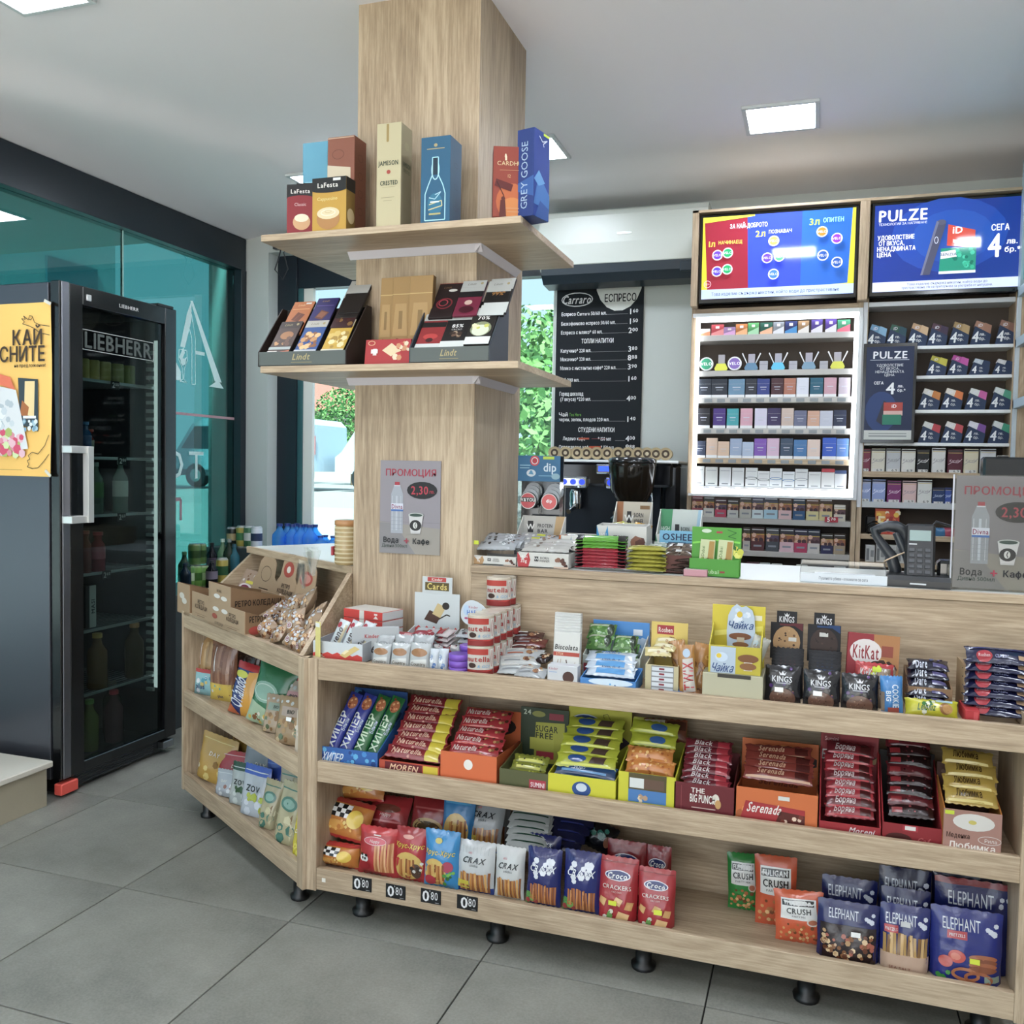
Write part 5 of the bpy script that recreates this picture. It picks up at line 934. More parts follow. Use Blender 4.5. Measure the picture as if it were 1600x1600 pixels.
croco(945, 1006, 1322, 2.42, 'red cracker bag standing behind the left front cracker bag', True, 41)
croco(1004, 1046, 1330, 2.43, 'red cracker bag standing behind the right front cracker bag', True, 42)
croco(932, 994, 1348, 2.325, 'red cracker bag with a yellow sticker, left of the front pair', seed=43, stk=(.42, .30, '#d8e020'))
croco(994, 1053, 1366, 2.325, 'red cracker bag with a yellow sticker, right of the front pair', seed=44, stk=(.6, .30, '#d8e020'))
def fuli(x0, x1, yt, t, col, lb, seed, tilt=6, roll=0):
    b3('bag', x0, x1, yt, t, 'nut_bag', lb, d=.04, tilt=tilt, roll=roll, col=col, seed=seed, cat='nut bag',
       dec=[('q', ((.12, .48), (.88, .46), (.86, .86), (.14, .87)), '#e6e6e2'), ('r', .16, .73, .82, .84, '#191919'), ('t', 'FULIGAN', .49, .785, .075, '#f0f0f0', {'fit': .6}), ('t', 'CRUSH', .5, .64, .10, '#191919', {'fit': .62}), ('t', 'PARTY MIX', .5, .54, .035, '#333', {'fit': .5}), ('s', .08, .06, .92, .40, 34, .035, ['#b06a32', '#d89a58', '#7a4420', '#e8b878']), ('e', .78, .44, .12, .07, '#e0d8cc'), ('e', .78, .44, .09, .05, '#b86a4a')])
fuli(1138, 1190, 1340, 2.50, '#2c8c3c', 'green bag of mixed nuts standing at the back', 50, 3, -3)
fuli(1181, 1249, 1344, 2.44, '#d0501a', 'taller orange bag of mixed nuts standing behind the smaller one', 51, 2, -2)
fuli(1212, 1292, 1402, 2.37, '#d4541c', 'front orange bag of mixed nuts leaning in front of the taller one', 52, 8, -4)
def eleph(x0, x1, yt, t, lb, mode, seed, top='#16226c', stk=None, tilt=3, d=.05):
    dd = [('t', 'ELEPHANT', .42, .80, .16, '#d8dce8', {'fit': .62, 'w': .45, 'b': 0}), ('s', .78, .72, .92, .84, 5, .045, ['#d8dce8'])]
    if mode == 'nuts': dd += [('r', .05, 0, .95, .62, '#2a1a1c'), ('s', .08, .04, .92, .50, 60, .045, ['#c8a070', '#8a5a34', '#e0c090', '#6a3a22', '#b0604a'])]
    elif mode == 'pretzel': dd += [('r', .08, .58, .36, .70, '#b8323a'), ('t', 'PRETZELS', .22, .64, .045, '#f0f0f0', {'fit': .24}), ('b', .06, .26, .94, .60, 13, ['#b8904c', '#8a6230', '#d8b070']), ('r', .02, .0, .98, .27, '#c8a890'), ('t', 'SEA SALT', .4, .06, .05, '#8a4a3a', {'fit': .5})]
    elif mode == 'tomato': dd += [('r', .22, .60, .50, .71, '#b8323a'), ('t', 'PRETZELS', .36, .655, .04, '#f0f0f0', {'fit': .22}), ('e', .36, .36, .12, .09, '#c8483a'), ('e', .20, .27, .10, .08, '#b83a2e'), ('e', .34, .36, .07, .05, '#e0806a')]+[('e', .72, .38-.05*k, .20, .05, ['#a8603a', '#8a4a2a'][k % 2]) for k in range(4)]+[('o', .48, .13, .20, .10, .045, '#b06a40'), ('o', .66, .10, .20, .10, .045, '#a05a34'), ('s', .08, .04, .24, .16, 3, .04, ['#3a8a3a']), ('r', .74, .06, .96, .15, '#8a9a8a')]
    b3('pouch', x0, x1, yt, t, 'pretzel_bag', lb, d=d, tilt=tilt, col=top, seed=seed, dec=dd, st=stk, cat='snack bag')
eleph(1284, 1372, 1380, 2.42, 'navy bag of coated nuts standing behind the front one', '', 60, '#131c58')
eleph(1277, 1376, 1418, 2.33, 'front navy bag of coated nuts with a clear lower window', 'nuts', 61, '#131c5c', (.62, .5))
eleph(1374, 1458, 1366, 2.42, 'dark navy pretzel bag at the back, middle of the right group', '', 62, '#0e1440')
eleph(1378, 1456, 1398, 2.375, 'navy pretzel bag second from the front, middle of the right group', '', 63, '#121a54')
eleph(1376, 1456, 1424, 2.33, 'front navy pretzel bag with sticks printed over a cream band', 'pretzel', 64, '#14206a', (.5, .74, '#c8c8c8'))
eleph(1458, 1590, 1372, 2.45, 'large navy bag with red top edge at the back of the right corner', '', 65, '#131a50', d=.06)
b3('pouch', 1462, 1592, 1384, 2.395, 'pretzel_bag', 'navy bag with dark red upper strip, second in the right corner', 'snack bag', d=.06, col='#111a58', seed=66, bands=[(.93, 1, '#8c1822')], dec=[('t', 'ELEPHANT', .44, .80, .15, '#c8ccd8', {'fit': .62, 'w': .45, 'b': 0}), ('s', .80, .74, .92, .84, 4, .04, ['#c8ccd8'])])
eleph(1456, 1572, 1432, 2.33, 'large front navy pretzel bag with tomatoes printed and a yellow sticker', 'tomato', 67, '#17267c', (.6, .34, '#d8e020'), d=.06)
# black price tags on the lowest rail
for k, (px, py) in enumerate(((566, 1381), (618.5, 1393), (673.5, 1400.5), (730.5, 1410.5))):
    x, z = MAIN.at(px, py, YC); w, h = .062, .040
    o = MB().box(-w/2, -.002, -h/2, w/2, 0, h/2, c='#0e0f10', ch=.0005).build('price_tag', PLAS, None, (x, YC-.0003, z)); D = MB(); sx = .008 if k == 3 else 0
    decals(D, lambda u, v, q: ((u-.5)*w, -.002-q, (v-.5)*h), w, h, [('t', '0', .26+sx*12, .5, .74, '#e8e8e8', {'b': 1, 'w': 1.0}), ('r', .45+sx*8, .84, .47+sx*8, .95, '#e8e8e8'), ('t', '80', .68+sx*7, .58, .56, '#e8e8e8', {'fit': .34, 'b': 0}), ('r', .72, .10, .92, .13, '#b8b8b8')])
    D.build('price_digits', CARD, o); tag(o, 'black price tag reading 0.80, %s from the left on the lowest rail' % ('first', 'second', 'third', 'fourth')[k], 'price tag', 'price tags on the lowest rail')
x, z = MAIN.at(506, 1375, YC); o = MB().box(-.006, -.0015, -.006, .006, 0, .006, c='#ddd8cc').build('screw_cap', PLAS, None, (x, YC-.0003, z)); tag(o, 'tiny pale screw cap on the lowest rail left of the price tags', 'screw cap')
# ================================================================ MIDDLE SHELF: display cartons of bars
def dbox(fr_, x0, x1, t, zb, dep, ylip, yback, col, label, lip=(), head=(), xh=None, inner=None, side=None, name='display_carton', cat='display box', hcol=None, slope=.75, tk=.003, lipcol=None, headw=1.0, cut=0, grp=None):
    """open display carton: base, sloping sides, front lip and a header card, each a part"""
    a = fr_.at(x0, ylip+20, t)[0]; b = fr_.at(x1, ylip+20, t)[0]; w = b-a; xm = (x0+x1)/2
    lh = max(.015, fr_.at(xm, ylip, t)[1]-zb); bh = fr_.at(xm+8, yback, t+dep)[1]-zb; inner = inner or col; side = side or col
    r = empty(name, fr_.w((a+b)/2, t+dep/2, zb), fr_.th, label, cat, grp)
    MB().box(-w/2, -dep/2, 0, w/2, dep/2, tk, c=inner, ch=.0005).build('base', CARD, r)
    M = MB().box(-w/2, -dep/2, 0, w/2, -dep/2+tk, lh, c=lipcol or col, ch=.0005); o = M.build('front_lip', CARD, r)
    if lip: D = MB(); decals(D, lambda u, v, q: ((u-.5)*w, -dep/2-q, v*lh), w, lh, lip); D.build('printed_design', CARD, o)
    for s in (-1, 1):
        x = s*(w/2-tk/2); M = MB().prism([(-dep/2+tk, 0), (dep/2-tk, 0), (dep/2-tk, bh*slope), (-dep/2+tk, lh)], x-tk/2, x+tk/2, side, axis=0); M.build('side_panel', CARD, r)
    hw = w*headw; M = MB().box(-hw/2, dep/2-tk, 0, hw/2, dep/2, bh, c=hcol or col, ch=.0005); o = M.build('header_card', CARD, r)
    if head: D = MB(); decals(D, lambda u, v, q: ((u-.5)*hw, dep/2-tk-q, v*bh), hw, bh, head); D.build('printed_design', CARD, o)
    r['_g'] = (a, b, t, zb, lh, bh); return r, a, b, lh, bh
def bars(fr_, a, b, t, z, n, dz, dt, col, dec, label, grp, h=.04, d=.016, tilt=48, name='wafer_bar', cat='snack bar', bands=(), jit=.003, seed=1, cols=None, yaw=0, m=None):
    for k in range(n):
        R_ = random.Random(seed*31+k); w = (b-a)*R_.uniform(.95, 1.0); p = fr_.w((a+b)/2+R_.uniform(-jit, jit), t+dt*k, z+dz*k)
        prod('bag', name, label, cat, w, h, d, p, Euler((math.radians(-tilt-R_.uniform(-5, 5)), math.radians(R_.uniform(-2, 2)), fr_.th+math.radians(yaw+R_.uniform(-3, 3))), 'XYZ'), (cols[k % len(cols)] if cols else col), dec, grp=grp, seed=seed+k % 3, m=m, key=(label, k % 3, cols[k % len(cols)] if cols else 0), bands=bands, crimp=.12)
ZB = Z2+.001
# A: tray of hyper bars
hip = lambda f='#e8ecf0': [('t', 'ХИПЕР', .36, .40, .115, f, {'rot': 90, 'fit': .56}), ('e', .55, .84, .36, .10, '#b4683c'), ('s', .25, .74, .85, .95, 10, .02, ['#e0905a', '#8a3c22', '#f0c088']), ('t', 'Банан', .80, .5, .05, '#c8d8f0', {'rot': 90, 'fit': .2})]
r, a, b, lh, bh = dbox(MAIN, 483, 590, 2.325, ZB, .20, 1170, 1072, '#1f5ca8', 'blue display tray of large upright bars in the left corner of the middle shelf', lip=[('s', .02, .1, .98, .9, 18, .16, ['#3a8ad0', '#123c80', '#5ab0e0']), ('t', 'ХИПЕР', .35, .4, .5, '#d8e4f0', {'fit': .3, 'it': .3})], head=[('s', .02, .1, .98, .95, 24, .10, ['#1a4c98', '#3a8ad0', '#0f3470'])], inner='#16386a')
w = b-a
for k, (c_, cn) in enumerate((('#1c2f98', 'royal blue'), ('#20349c', 'blue'), ('#1c6a34', 'green'), ('#1f6e38', 'green'))):
    x = a+w*(.20+.205*k); p = MAIN.w(x, 2.36+.002*k, ZB+.012)
    prod('bag', 'wafer_bar', '%s upright bar with white vertical lettering, %s from the left in the blue tray' % (cn, ('first', 'second', 'third', 'fourth')[k]), 'snack bar', .042, .20, .022, p, Euler((math.radians(-30), math.radians(14), 0), 'XYZ'), c_, hip('#e8eef4' if k < 2 else '#d8f0d4')[:], grp='bars in the blue tray', seed=70+k, crimp=.05)
p = MAIN.w((a+b)/2+.03, 2.50, ZB+.20); prod('bag', 'wafer_bar', 'dark green bar lying across the back of the blue tray', 'snack bar', .19, .055, .03, p, Euler((math.radians(-15), 0, 0), 'XYZ'), '#14402a', [('t', 'ХИПЕР', .36, .5, .5, '#c8d8d0', {'fit': .46, 'it': .4}), ('e', .82, .5, .12, .3, '#8a5a3a')], seed=76)
# B: dark red wafers with yellow ends
r, a, b, lh, bh = dbox(MAIN, 592, 686, 2.325, ZB, .20, 1192, 1150, '#b8401c', 'red-brown carton of chocolate-sprinkled wafers beside the blue tray', inner='#7a2a18', lip=[('r', .1, .1, .72, .9, '#6a1420'), ('t', 'MOREN', .42, .5, .5, '#f0c8a0', {'fit': .5, 'it': .3}), ('r', .74, .1, .98, .9, '#d8c020')], slope=.9)
wfr = [('r', .72, .04, .97, .96, '#d8c428'), ('t', 'Naturella', .38, .5, .42, '#e8b8a0', {'fit': .54, 'it': .3}), ('s', .04, .1, .70, .9, 14, .10, ['#a04838', '#d89080', '#7a1c20'])]
bars(MAIN, a+.006, b-.006, 2.35, ZB+.035, 7, .019, .024, '#8c1c26', wfr, 'dark red wafer with yellow right end beside the blue tray', 'dark red wafers with yellow ends', seed=80)
# C: orange tray
r, a, b, lh, bh = dbox(MAIN, 688, 776, 2.325, ZB, .21, 1178, 1105, '#d8621c', 'orange carton of red wafers with a header showing nougat pieces', slope=.45, inner='#5a3a20', lip=[('e', .5, .62, .08, .18, '#f0ece4')],
  head=[('e', .5, .70, .42, .20, '#2c1e1a'), ('e', .40, .70, .18, .14, '#8a6a4a'), ('q', ((.34, .6), (.6, .56), (.64, .76), (.42, .82)), '#c8a070'), ('s', .2, .5, .85, .62, 7, .03, ['#e0b070', '#c08a4a']), ('r', .2, .9, .8, .93, '#7a2c14')], side='#c8581a', headw=1.02)
bars(MAIN, a+.006, b-.004, 2.35, ZB+.065, 5, .018, .03, '#a8202a', [('t', 'Naturella', .32, .55, .42, '#e8c8c0', {'fit': .5, 'it': .25}), ('s', .6, .1, .95, .9, 10, .12, ['#4a2418', '#8a5a34', '#c89a60']), ('r', .05, .12, .9, .2, '#d84a3c')], 'red wafer bar with chocolate pieces, in the orange nougat carton', 'red wafers in the orange carton', seed=90)
# D: sugar free
r, a, b, lh, bh = dbox(MAIN, 780, 856, 2.325, ZB, .20, 1205, 1104, '#5a5c38', 'olive green sugar-free bar carton, nearly empty', hcol='#33402c', side='#6a6c44', slope=.4, inner='#4a4a34', lip=[('r', .62, .1, .96, .62, '#b02a3c'), ('t', 'SUMINI', .79, .36, .25, '#f0e0e0', {'fit': .28})],
  head=[('q', ((.28, .06), (.92, .10), (.92, .78), (.32, .76)), '#a8a838'), ('t', 'SUGAR', .55, .66, .10, '#2a2c1c', {'fit': .46}), ('t', 'FREE', .50, .54, .10, '#2a2c1c', {'fit': .36}), ('r', .2, .3, .7, .5, '#b0b040'), ('r', .34, .16, .7, .28, '#a8283a'), ('t', '24', .14, .92, .08, '#c8d0b8'), ('r', .6, .82, .9, .93, '#8a2434'), ('e', .38, .9, .14, .05, '#8a8a40')], headw=1.05)
bars(MAIN, a+.012, b-.02, 2.36, ZB+.02, 3, .013, .02, '#8a9030', [('r', .15, .2, .85, .45, '#d0d040'), ('s', .1, .1, .9, .9, 8, .1, ['#2c3018', '#c8cc48'])], 'small olive and yellow bar left in the sugar-free carton', 'bars in the sugar-free carton', h=.03, seed=95)
# E: yellow sea carton
r, a, b, lh, bh = dbox(MAIN, 856, 962, 2.325, ZB, .21, 1214, 1104, '#c8c418', 'yellow carton of green-yellow wafers with a blue emblem header', slope=.4, inner='#8a8a20', hcol='#b8b422', lipcol='#d4d014', lip=[('e', .5, .42, .14, .36, '#1f4a8a'), ('e', .5, .5, .08, .2, '#d0dce8')],
  head=[('e', .28, .76, .25, .13, '#c8d0d8'), ('e', .28, .76, .23, .115, '#1f3f80'), ('t', 'Черноморец', .28, .77, .07, '#e0e8f0', {'fit': .38, 'it': .1}), ('q', ((.42, .34), (.66, .26), (.98, .52), (.74, .68)), '#33202c'), ('q', ((.42, .34), (.66, .26), (.66, .22), (.42, .29)), '#1c1018'), ('l', [(.55, .9), (.62, .72), (.70, .78), (.62, .92), (.55, .9)], .008, '#5a5a18')])
bars(MAIN, a+.006, b-.008, 2.36, ZB+.07, 5, .018, .028, '#a8b024', [('r', .08, .1, .92, .25, '#d0d430'), ('e', .34, .6, .16, .3, '#1f4a8a'), ('q', ((.55, .3), (.8, .3), (.84, .8), (.6, .8)), '#4a3830')], 'yellow-green wafer bar with a small blue emblem, in the yellow carton', 'yellow-green wafers in the yellow carton', seed=100)
bars(MAIN, a+.008, b-.004, 2.345, ZB+.048, 1, .01, .02, '#143c66', [('r', .1, .3, .85, .45, '#4a8ac0'), ('t', 'НОВО', .4, .6, .2, '#c8d8e8')], 'single dark blue bar at the front of the yellow carton', 'blue bar in the yellow carton', seed=107)
# F: yellow window carton
r, a, b, lh, bh = dbox(MAIN, 966, 1056, 2.325, ZB, .20, 1210, 1122, '#c8c41a', 'yellow carton with a front window, filled with mixed biscuit rolls', slope=.72, inner='#98982a', hcol='#a8a424', lipcol='#d0cc16', lip=[('r', .18, .12, .84, 1.0, '#5a5030'), ('r', .18, .12, .84, .5, '#3f7ab8'), ('r', .2, .55, .45, .85, '#e0e4e0'), ('r', .45, .55, .8, .85, '#6a5040'), ('s', .2, .15, .5, .35, 5, .09, ['#b89878', '#e0d0b0'])])
bars(MAIN, a+.008, b-.01, 2.35, ZB+.075, 2, .028, .02, '#c87a28', [('s', .03, .08, .97, .92, 26, .09, ['#e0a04a', '#a85a1c', '#f0c070'])], 'orange biscuit roll pack in the yellow window carton', 'orange biscuit packs', h=.045, d=.035, seed=110)
bars(MAIN, a+.006, b-.012, 2.41, ZB+.135, 2, .026, .03, '#a8b020', [('e', .6, .45, .18, .3, '#2a5a98'), ('r', .05, .1, .9, .2, '#ccd030')], 'yellow-green wafer bar resting behind the orange biscuit packs', 'yellow-green wafers behind the biscuit packs', seed=112)
p = MAIN.at(1040, 1140, 2.5); prod('bag', 'wafer_bar', 'white and brown bar lying on top of the yellow window carton', 'snack bar', .125, .06, .03, MAIN.w(p[0], 2.49, p[1]-.03), Euler((math.radians(-25), math.radians(-3), 0), 'XYZ'), '#7a4026', [('r', .02, .45, .5, .95, '#dcd4c8'), ('t', 'Nepoli', .28, .72, .28, '#8a1c3a', {'fit': .34}), ('r', .55, .5, .98, .9, '#4a2418'), ('s', .1, .08, .9, .4, 10, .09, ['#c87a3a', '#e0a058'])], seed=115)
# G: maroon carton
r, a, b, lh, bh = dbox(MAIN, 1053, 1147, 2.325, ZB, .17, 1226, 1172, '#6a1620', 'maroon carton with white lettering and narrow dark bars', slope=.95, inner='#4a1016', side='#52121a', lip=[('t', 'THE', .40, .78, .16, '#e8e0d8'), ('t', 'BIG PUNCH', .48, .52, .26, '#f0ece4', {'fit': .42}), ('e', .70, .55, .06, .18, '#e8e0d0'), ('e', .74, .4, .05, .15, '#c89a5a'), ('r', .3, .2, .7, .23, '#c8a8a0'), ('r', .12, .1, .13, .9, '#8a3a40')])
bars(MAIN, a+.012, b-.012, 2.345, ZB+.06, 7, .013, .014, '#6a1424', [('t', 'Black', .4, .5, .45, '#d8c8c8', {'fit': .4, 'it': .25}), ('r', .7, .1, .95, .9, '#a81c30'), ('r', .05, .05, .9, .14, '#3a0c14')], 'narrow maroon bar with pale script, stacked in the maroon carton', 'bars in the maroon carton', h=.03, seed=120)
# H: orange carton
r, a, b, lh, bh = dbox(MAIN, 1150, 1278, 2.325, ZB, .17, 1236, 1158, '#d0661c', 'large orange carton with a chocolate bar on its header', slope=.35, inner='#8a4218', lip=[('s', .02, .02, .4, .4, 6, .12, ['#a8541c', '#e08a3a']), ('q', ((.05, .0), (.85, .08), (.85, .52), (.12, .62)), '#a81c22'), ('t', 'Serenada', .36, .44, .28, '#f0e8e0', {'fit': .42, 'it': .3}), ('q', ((.5, .1), (.85, .1), (.85, .36), (.55, .42)), '#5a2018'), ('s', .55, .1, .85, .34, 6, .07, ['#e8c8b0', '#7a3020']), ('r', .52, .74, .66, .86, '#d8d8d0')],
  head=[('e', .58, .70, .34, .24, '#d89a3c'), ('q', ((.36, .60), (.62, .50), (.62, .64), (.36, .76)), '#c0a058'), ('q', ((.36, .76), (.62, .64), (.98, .76), (.74, .90)), '#2c1c18'), ('q', ((.62, .64), (.62, .50), (.98, .64), (.98, .76)), '#1c1210'), ('t', 'Serenada', .5, .32, .10, '#8a3a1c', {'fit': .6, 'it': .3})])
bars(MAIN, a+.012, b-.012, 2.35, ZB+.10, 4, .013, .022, '#7a2c22', [('r', .03, .1, .97, .24, '#c89a78'), ('t', 'Serenada', .4, .6, .4, '#d0a080', {'fit': .4, 'it': .3}), ('r', .75, .3, .95, .8, '#4a1814')], 'brown-red foil bar lying in the large orange carton', 'bars in the large orange carton', seed=130)
# I: red tall carton
r, a, b, lh, bh = dbox(MAIN, 1279, 1376, 2.325, ZB, .17, 1288, 1146, '#a01420', 'tall red carton with a chocolate bar and white lettering on its header', slope=.8, inner='#6a0e16', hcol='#8c1420', side='#b01a28', lip=[('t', 'Moreni', .7, .5, .5, '#e8d8d8', {'fit': .4, 'it': .3})],
  head=[('t', 'Боряна', .33, .70, .115, '#e8e4e0', {'fit': .62, 'it': .15}), ('q', ((.58, .62), (.84, .60), (.98, .72), (.70, .76)), '#2a1614'), ('q', ((.84, .60), (.96, .64), (.98, .72), (.90, .68)), '#a88a5a'), ('r', .04, .86, .34, .96, '#7a0f18'), ('t', 'Sumini', .19, .91, .05, '#d8a8a8', {'fit': .24}), ('t', 'с какаов крем', .5, .54, .035, '#d8b0b0', {'fit': .4}), ('r', .28, .42, .6, .48, '#7a0f18')])
bars(MAIN, a+.010, b-.012, 2.345, ZB+.035, 8, .018, .014, '#8c1424', [('t', 'Боряна', .4, .5, .45, '#e0c8c8', {'fit': .42, 'it': .2}), ('r', .72, .15, .94, .8, '#4a1416'), ('r', .05, .05, .9, .14, '#c02a38')], 'wine red bar with pale lettering, stacked in the tall red carton', 'bars in the tall red carton', h=.036, seed=140, cols=['#8c1424', '#6a1420', '#a01828'])
# J: dark red sloping tray
r, a, b, lh, bh = dbox(MAIN, 1378, 1472, 2.325, ZB, .19, 1290, 1176, '#8c101c', 'dark red sloping tray of black and red bars with a white sticker', slope=.92, inner='#3a080c', hcol='#14080a', side='#98121e', lip=[('e', .28, .2, .22, .3, '#4a1410'), ('r', .34, .66, .60, 1.0, '#a82030'), ('r', .38, .72, .56, .94, '#e0dcd8'), ('t', 'Café', .72, .22, .3, '#c05a5a', {'fit': .24, 'it': .3})])
bars(MAIN, a+.012, b-.012, 2.36, ZB+.05, 8, .020, .016, '#241014', [('r', .06, .2, .3, .55, '#8a1420'), ('s', .3, .2, .9, .8, 6, .08, ['#5a1a20', '#3a1014', '#8a3a40'])], 'black bar with a red corner, in the dark red sloping tray', 'bars in the dark red sloping tray', h=.038, seed=150, cols=['#2a1014', '#5a121c', '#1c0c10'])
# K: pink-brown carton
r, a, b, lh, bh = dbox(MAIN, 1474, 1566, 2.31, ZB, .15, 1268, 1196, '#a87c6e', 'pink-brown carton of glazed cookies with a white oval, at the right end', slope=.8, inner='#7a4a20', side='#c87a20', hcol='#4a2c22', lip=[('r', 0, 0, 1, .03, '#d88a20'), ('e', .52, .74, .36, .20, '#d8d4cc'), ('e', .50, .74, .07, .05, '#c8b858'), ('t', 'Меденка', .26, .40, .11, '#4a2c20', {'fit': .4}), ('t', 'Любимка', .5, .17, .15, '#e8e0d8', {'fit': .8}), ('o', .80, .36, .20, .10, .012, '#e0d8d0'), ('t', 'Рила', .82, .35, .08, '#e0d8d0'), ('r', .02, .88, .18, .97, '#c8d820')],
  head=[('e', .45, .72, .32, .12, '#8a8480'), ('s', .1, .8, .5, .95, 8, .03, ['#6a5244', '#8a7060'])])
bars(MAIN, a+.004, b+.000, 2.33, ZB+.108, 4, .023, .026, '#b09238', [('r', .05, .1, .9, .22, '#e0cc7a'), ('t', 'Любимка', .45, .55, .4, '#4a3414', {'fit': .5})], 'gold foil cookie pack with dark lettering, in the pink-brown carton', 'gold packs in the pink-brown carton', h=.045, d=.022, seed=160)
# ================================================================ TOP SHELF OF THE DISPLAY COUNTER
Z = Z1+.001
def b1(kind, x0, x1, yt, t, name, label, cat='snack pack', zb=Z, **k): return put(kind, MAIN, x0, x1, yt, t, zb, name, label, cat, **k)
# bueno display, standing askew in the corner
r, a, b, lh, bh = dbox(MAIN, 489, 566, 2.335, Z, .13, 1004, 988, '#c9d0d4', 'white and red display box of white chocolate bars beside the sloping cheek', inner='#9aa0a4', slope=1.0, side='#a8acb0',
  lip=[('p', [(0, 0), (1, 0), (1, .35), (.9, .45), (.8, .33), (.7, .46), (.6, .34), (.5, .48), (.4, .36), (.3, .46), (.2, .35), (.1, .46), (0, .36)], '#c8281c'), ('q', ((.55, .35), (.66, .22), (.95, .75), (.85, .88)), '#d8c07a'), ('q', ((.58, .45), (.64, .40), (.74, .62), (.68, .66)), '#f0e4b4'), ('r', .12, .22, .2, .3, '#f0e8e0')])
for k in range(3):
    p = MAIN.w(a+(b-a)*(.22+.26*k), 2.37, Z+.006); prod('bag', 'chocolate_bar', 'white bar with dark script, %s in the white and red display box' % ('left', 'middle', 'right')[k], 'chocolate bar', .036, .115, .018, p, Euler((math.radians(-22), math.radians(16), 0)), '#c9d2d6', [('t', 'bueno', .5, .5, .17, '#3a2c2c', {'rot': 90, 'fit': .6, 'it': .3}), ('e', .25, .85, .2, .08, '#a8283a'), ('r', .75, .1, .95, .9, '#c8bc9a')], seed=170+k, grp='white bars in the corner display')
M = MB().box(-.003, -.07, 0, .003, .07, .10, c='#b4b8ba'); o = M.build('display_side_card', CARD, None, MAIN.w(MAIN.at(572, 1000, 2.34)[0], 2.40, Z), (0, 0, math.radians(-62))); D = MB()
decals(D, lambda u, v, q: (.003+q, (u-.5)*.14, v*.10), .14, .10, [('t', 'Kinder', .42, .72, .11, '#b02a2a', {'fit': .3}), ('t', 'bueno', .5, .38, .34, '#1c1c1e', {'fit': .8, 'it': .3, 'b': 0})]); D.build('printed_design', CARD, o); tag(o, 'grey side card with large dark script beside the white bar display', 'display card')
o = MB().box(-.012, -.002, 0, .012, .002, .115, c='#d8cc7a').box(-.0105, -.0025, .10, .0105, -.002, .112, c='#e4e4e0').build('shelf_divider', CARD, None, MAIN.w(MAIN.at(497, 990, 2.325)[0], 2.325, Z), (0, 0, math.radians(-25))); tag(o, 'narrow pale yellow card strip at the left end of the top shelf', 'card strip')
for k in range(3):
    b1('box', 536, 608, 935, 2.47, 'flat_chocolate_box', 'flat red and white chocolate box, %s of the pile against the column' % ('bottom', 'middle', 'top')[k], 'chocolate box', zb=Z+.028*k+.05, h=.027, d=.10, yaw=-14, col='#c8281c', top='#d8d4cc', side='#cfcfcf', dec=[('r', .42, 0, .54, 1, '#d8d4cc'), ('q', ((.78, .2), (.9, .2), (.84, .55), (.84, .55)), '#f0e0d8'), ('r', .80, .6, .88, .8, '#f0e0d8')], grp='flat red chocolate boxes')
b1('box', 545, 606, 985, 2.48, 'flat_chocolate_box', 'white carton under the pile of flat red boxes', 'chocolate box', h=.049, d=.09, yaw=-14, col='#b8b4b0', side='#b02a22', dec=[('r', 0, .5, 1, .9, '#b8281c')])
# cards header box
r, a, b, lh, bh = dbox(MAIN, 628, 700, 2.46, Z, .09, 998, 926, '#c9cfd0', 'white display carton with stepped header and red zigzag, against the column', inner='#a8acae', slope=.45, lip=[('r', 0, 0, 1, 1, '#c0281c')],
  head=[('p', [(.0, .28), (1, .28), (1, .40), (.92, .46), (.84, .39), (.76, .46), (.68, .38), (.60, .46), (.52, .38), (.44, .46), (.36, .39), (.28, .46), (.2, .39), (.1, .46), (0, .40)], '#c8281c'), ('q', ((.22, .56), (.50, .50), (.60, .64), (.34, .72)), '#4a2c20'), ('q', ((.40, .66), (.58, .60), (.70, .78), (.52, .84)), '#c8b07a'), ('e', .70, .80, .08, .06, '#2a201c'), ('l', [(.55, .58), (.72, .66), (.80, .64)], .02, '#2a201c')])
o = MB().box(-.05, -.0015, 0, .05, .0015, .052, c='#c9cfd0').build('header_tab', CARD, r, (0, .043, bh-.002)); D = MB(); decals(D, lambda u, v, q: ((u-.5)*.1, -.0015-q, v*.052), .1, .052, [('r', .18, .72, .8, .98, '#b83028'), ('t', 'Kinder', .5, .85, .17, '#f0e8e0'), ('r', .1, .2, .9, .68, '#5a4a1c'), ('t', 'Cards', .5, .44, .36, '#e0c86a', {'fit': .66})]); D.build('printed_design', CARD, o)
for k in range(5):
    b1('bag', 641, 676, 1000, 2.43-.002*k, 'biscuit_packet', 'red and white striped biscuit packet before the stepped header', zb=Z+.018+.0155*k, h=.05, d=.015, tilt=75, col='#a8acb0', dec=[('r', .02, 0, .98, .3, '#8a2434'), ('s', .7, .1, .95, .9, 6, .12, ['#a02838', '#d8b8bc'])], grp='striped biscuit packets', seed=200+k)
for k in range(4):
    b1('bag', 606, 644, 1008, 2.42-.002*k, 'biscuit_packet', 'red and silver packet left of the striped stack', zb=Z+.016+.015*k, h=.05, d=.015, tilt=72, yaw=8-3*k, col='#b4a8ac', dec=[('r', .2, .2, .9, .75, '#a83040'), ('r', .5, .3, .8, .6, '#d0a0a8')], grp='red and silver biscuit packets', seed=210+k)
for k in range(5):
    b1('bag', 676, 700, 1000, 2.44, 'biscuit_packet', 'narrow white and red packet fanned beside the striped stack', zb=Z+.022+.014*k, h=.045, d=.013, tilt=70, yaw=-20, col='#c0b4b4', dec=[('r', .1, .1, .5, .9, '#9a2838')], grp='fanned packets', seed=216+k)
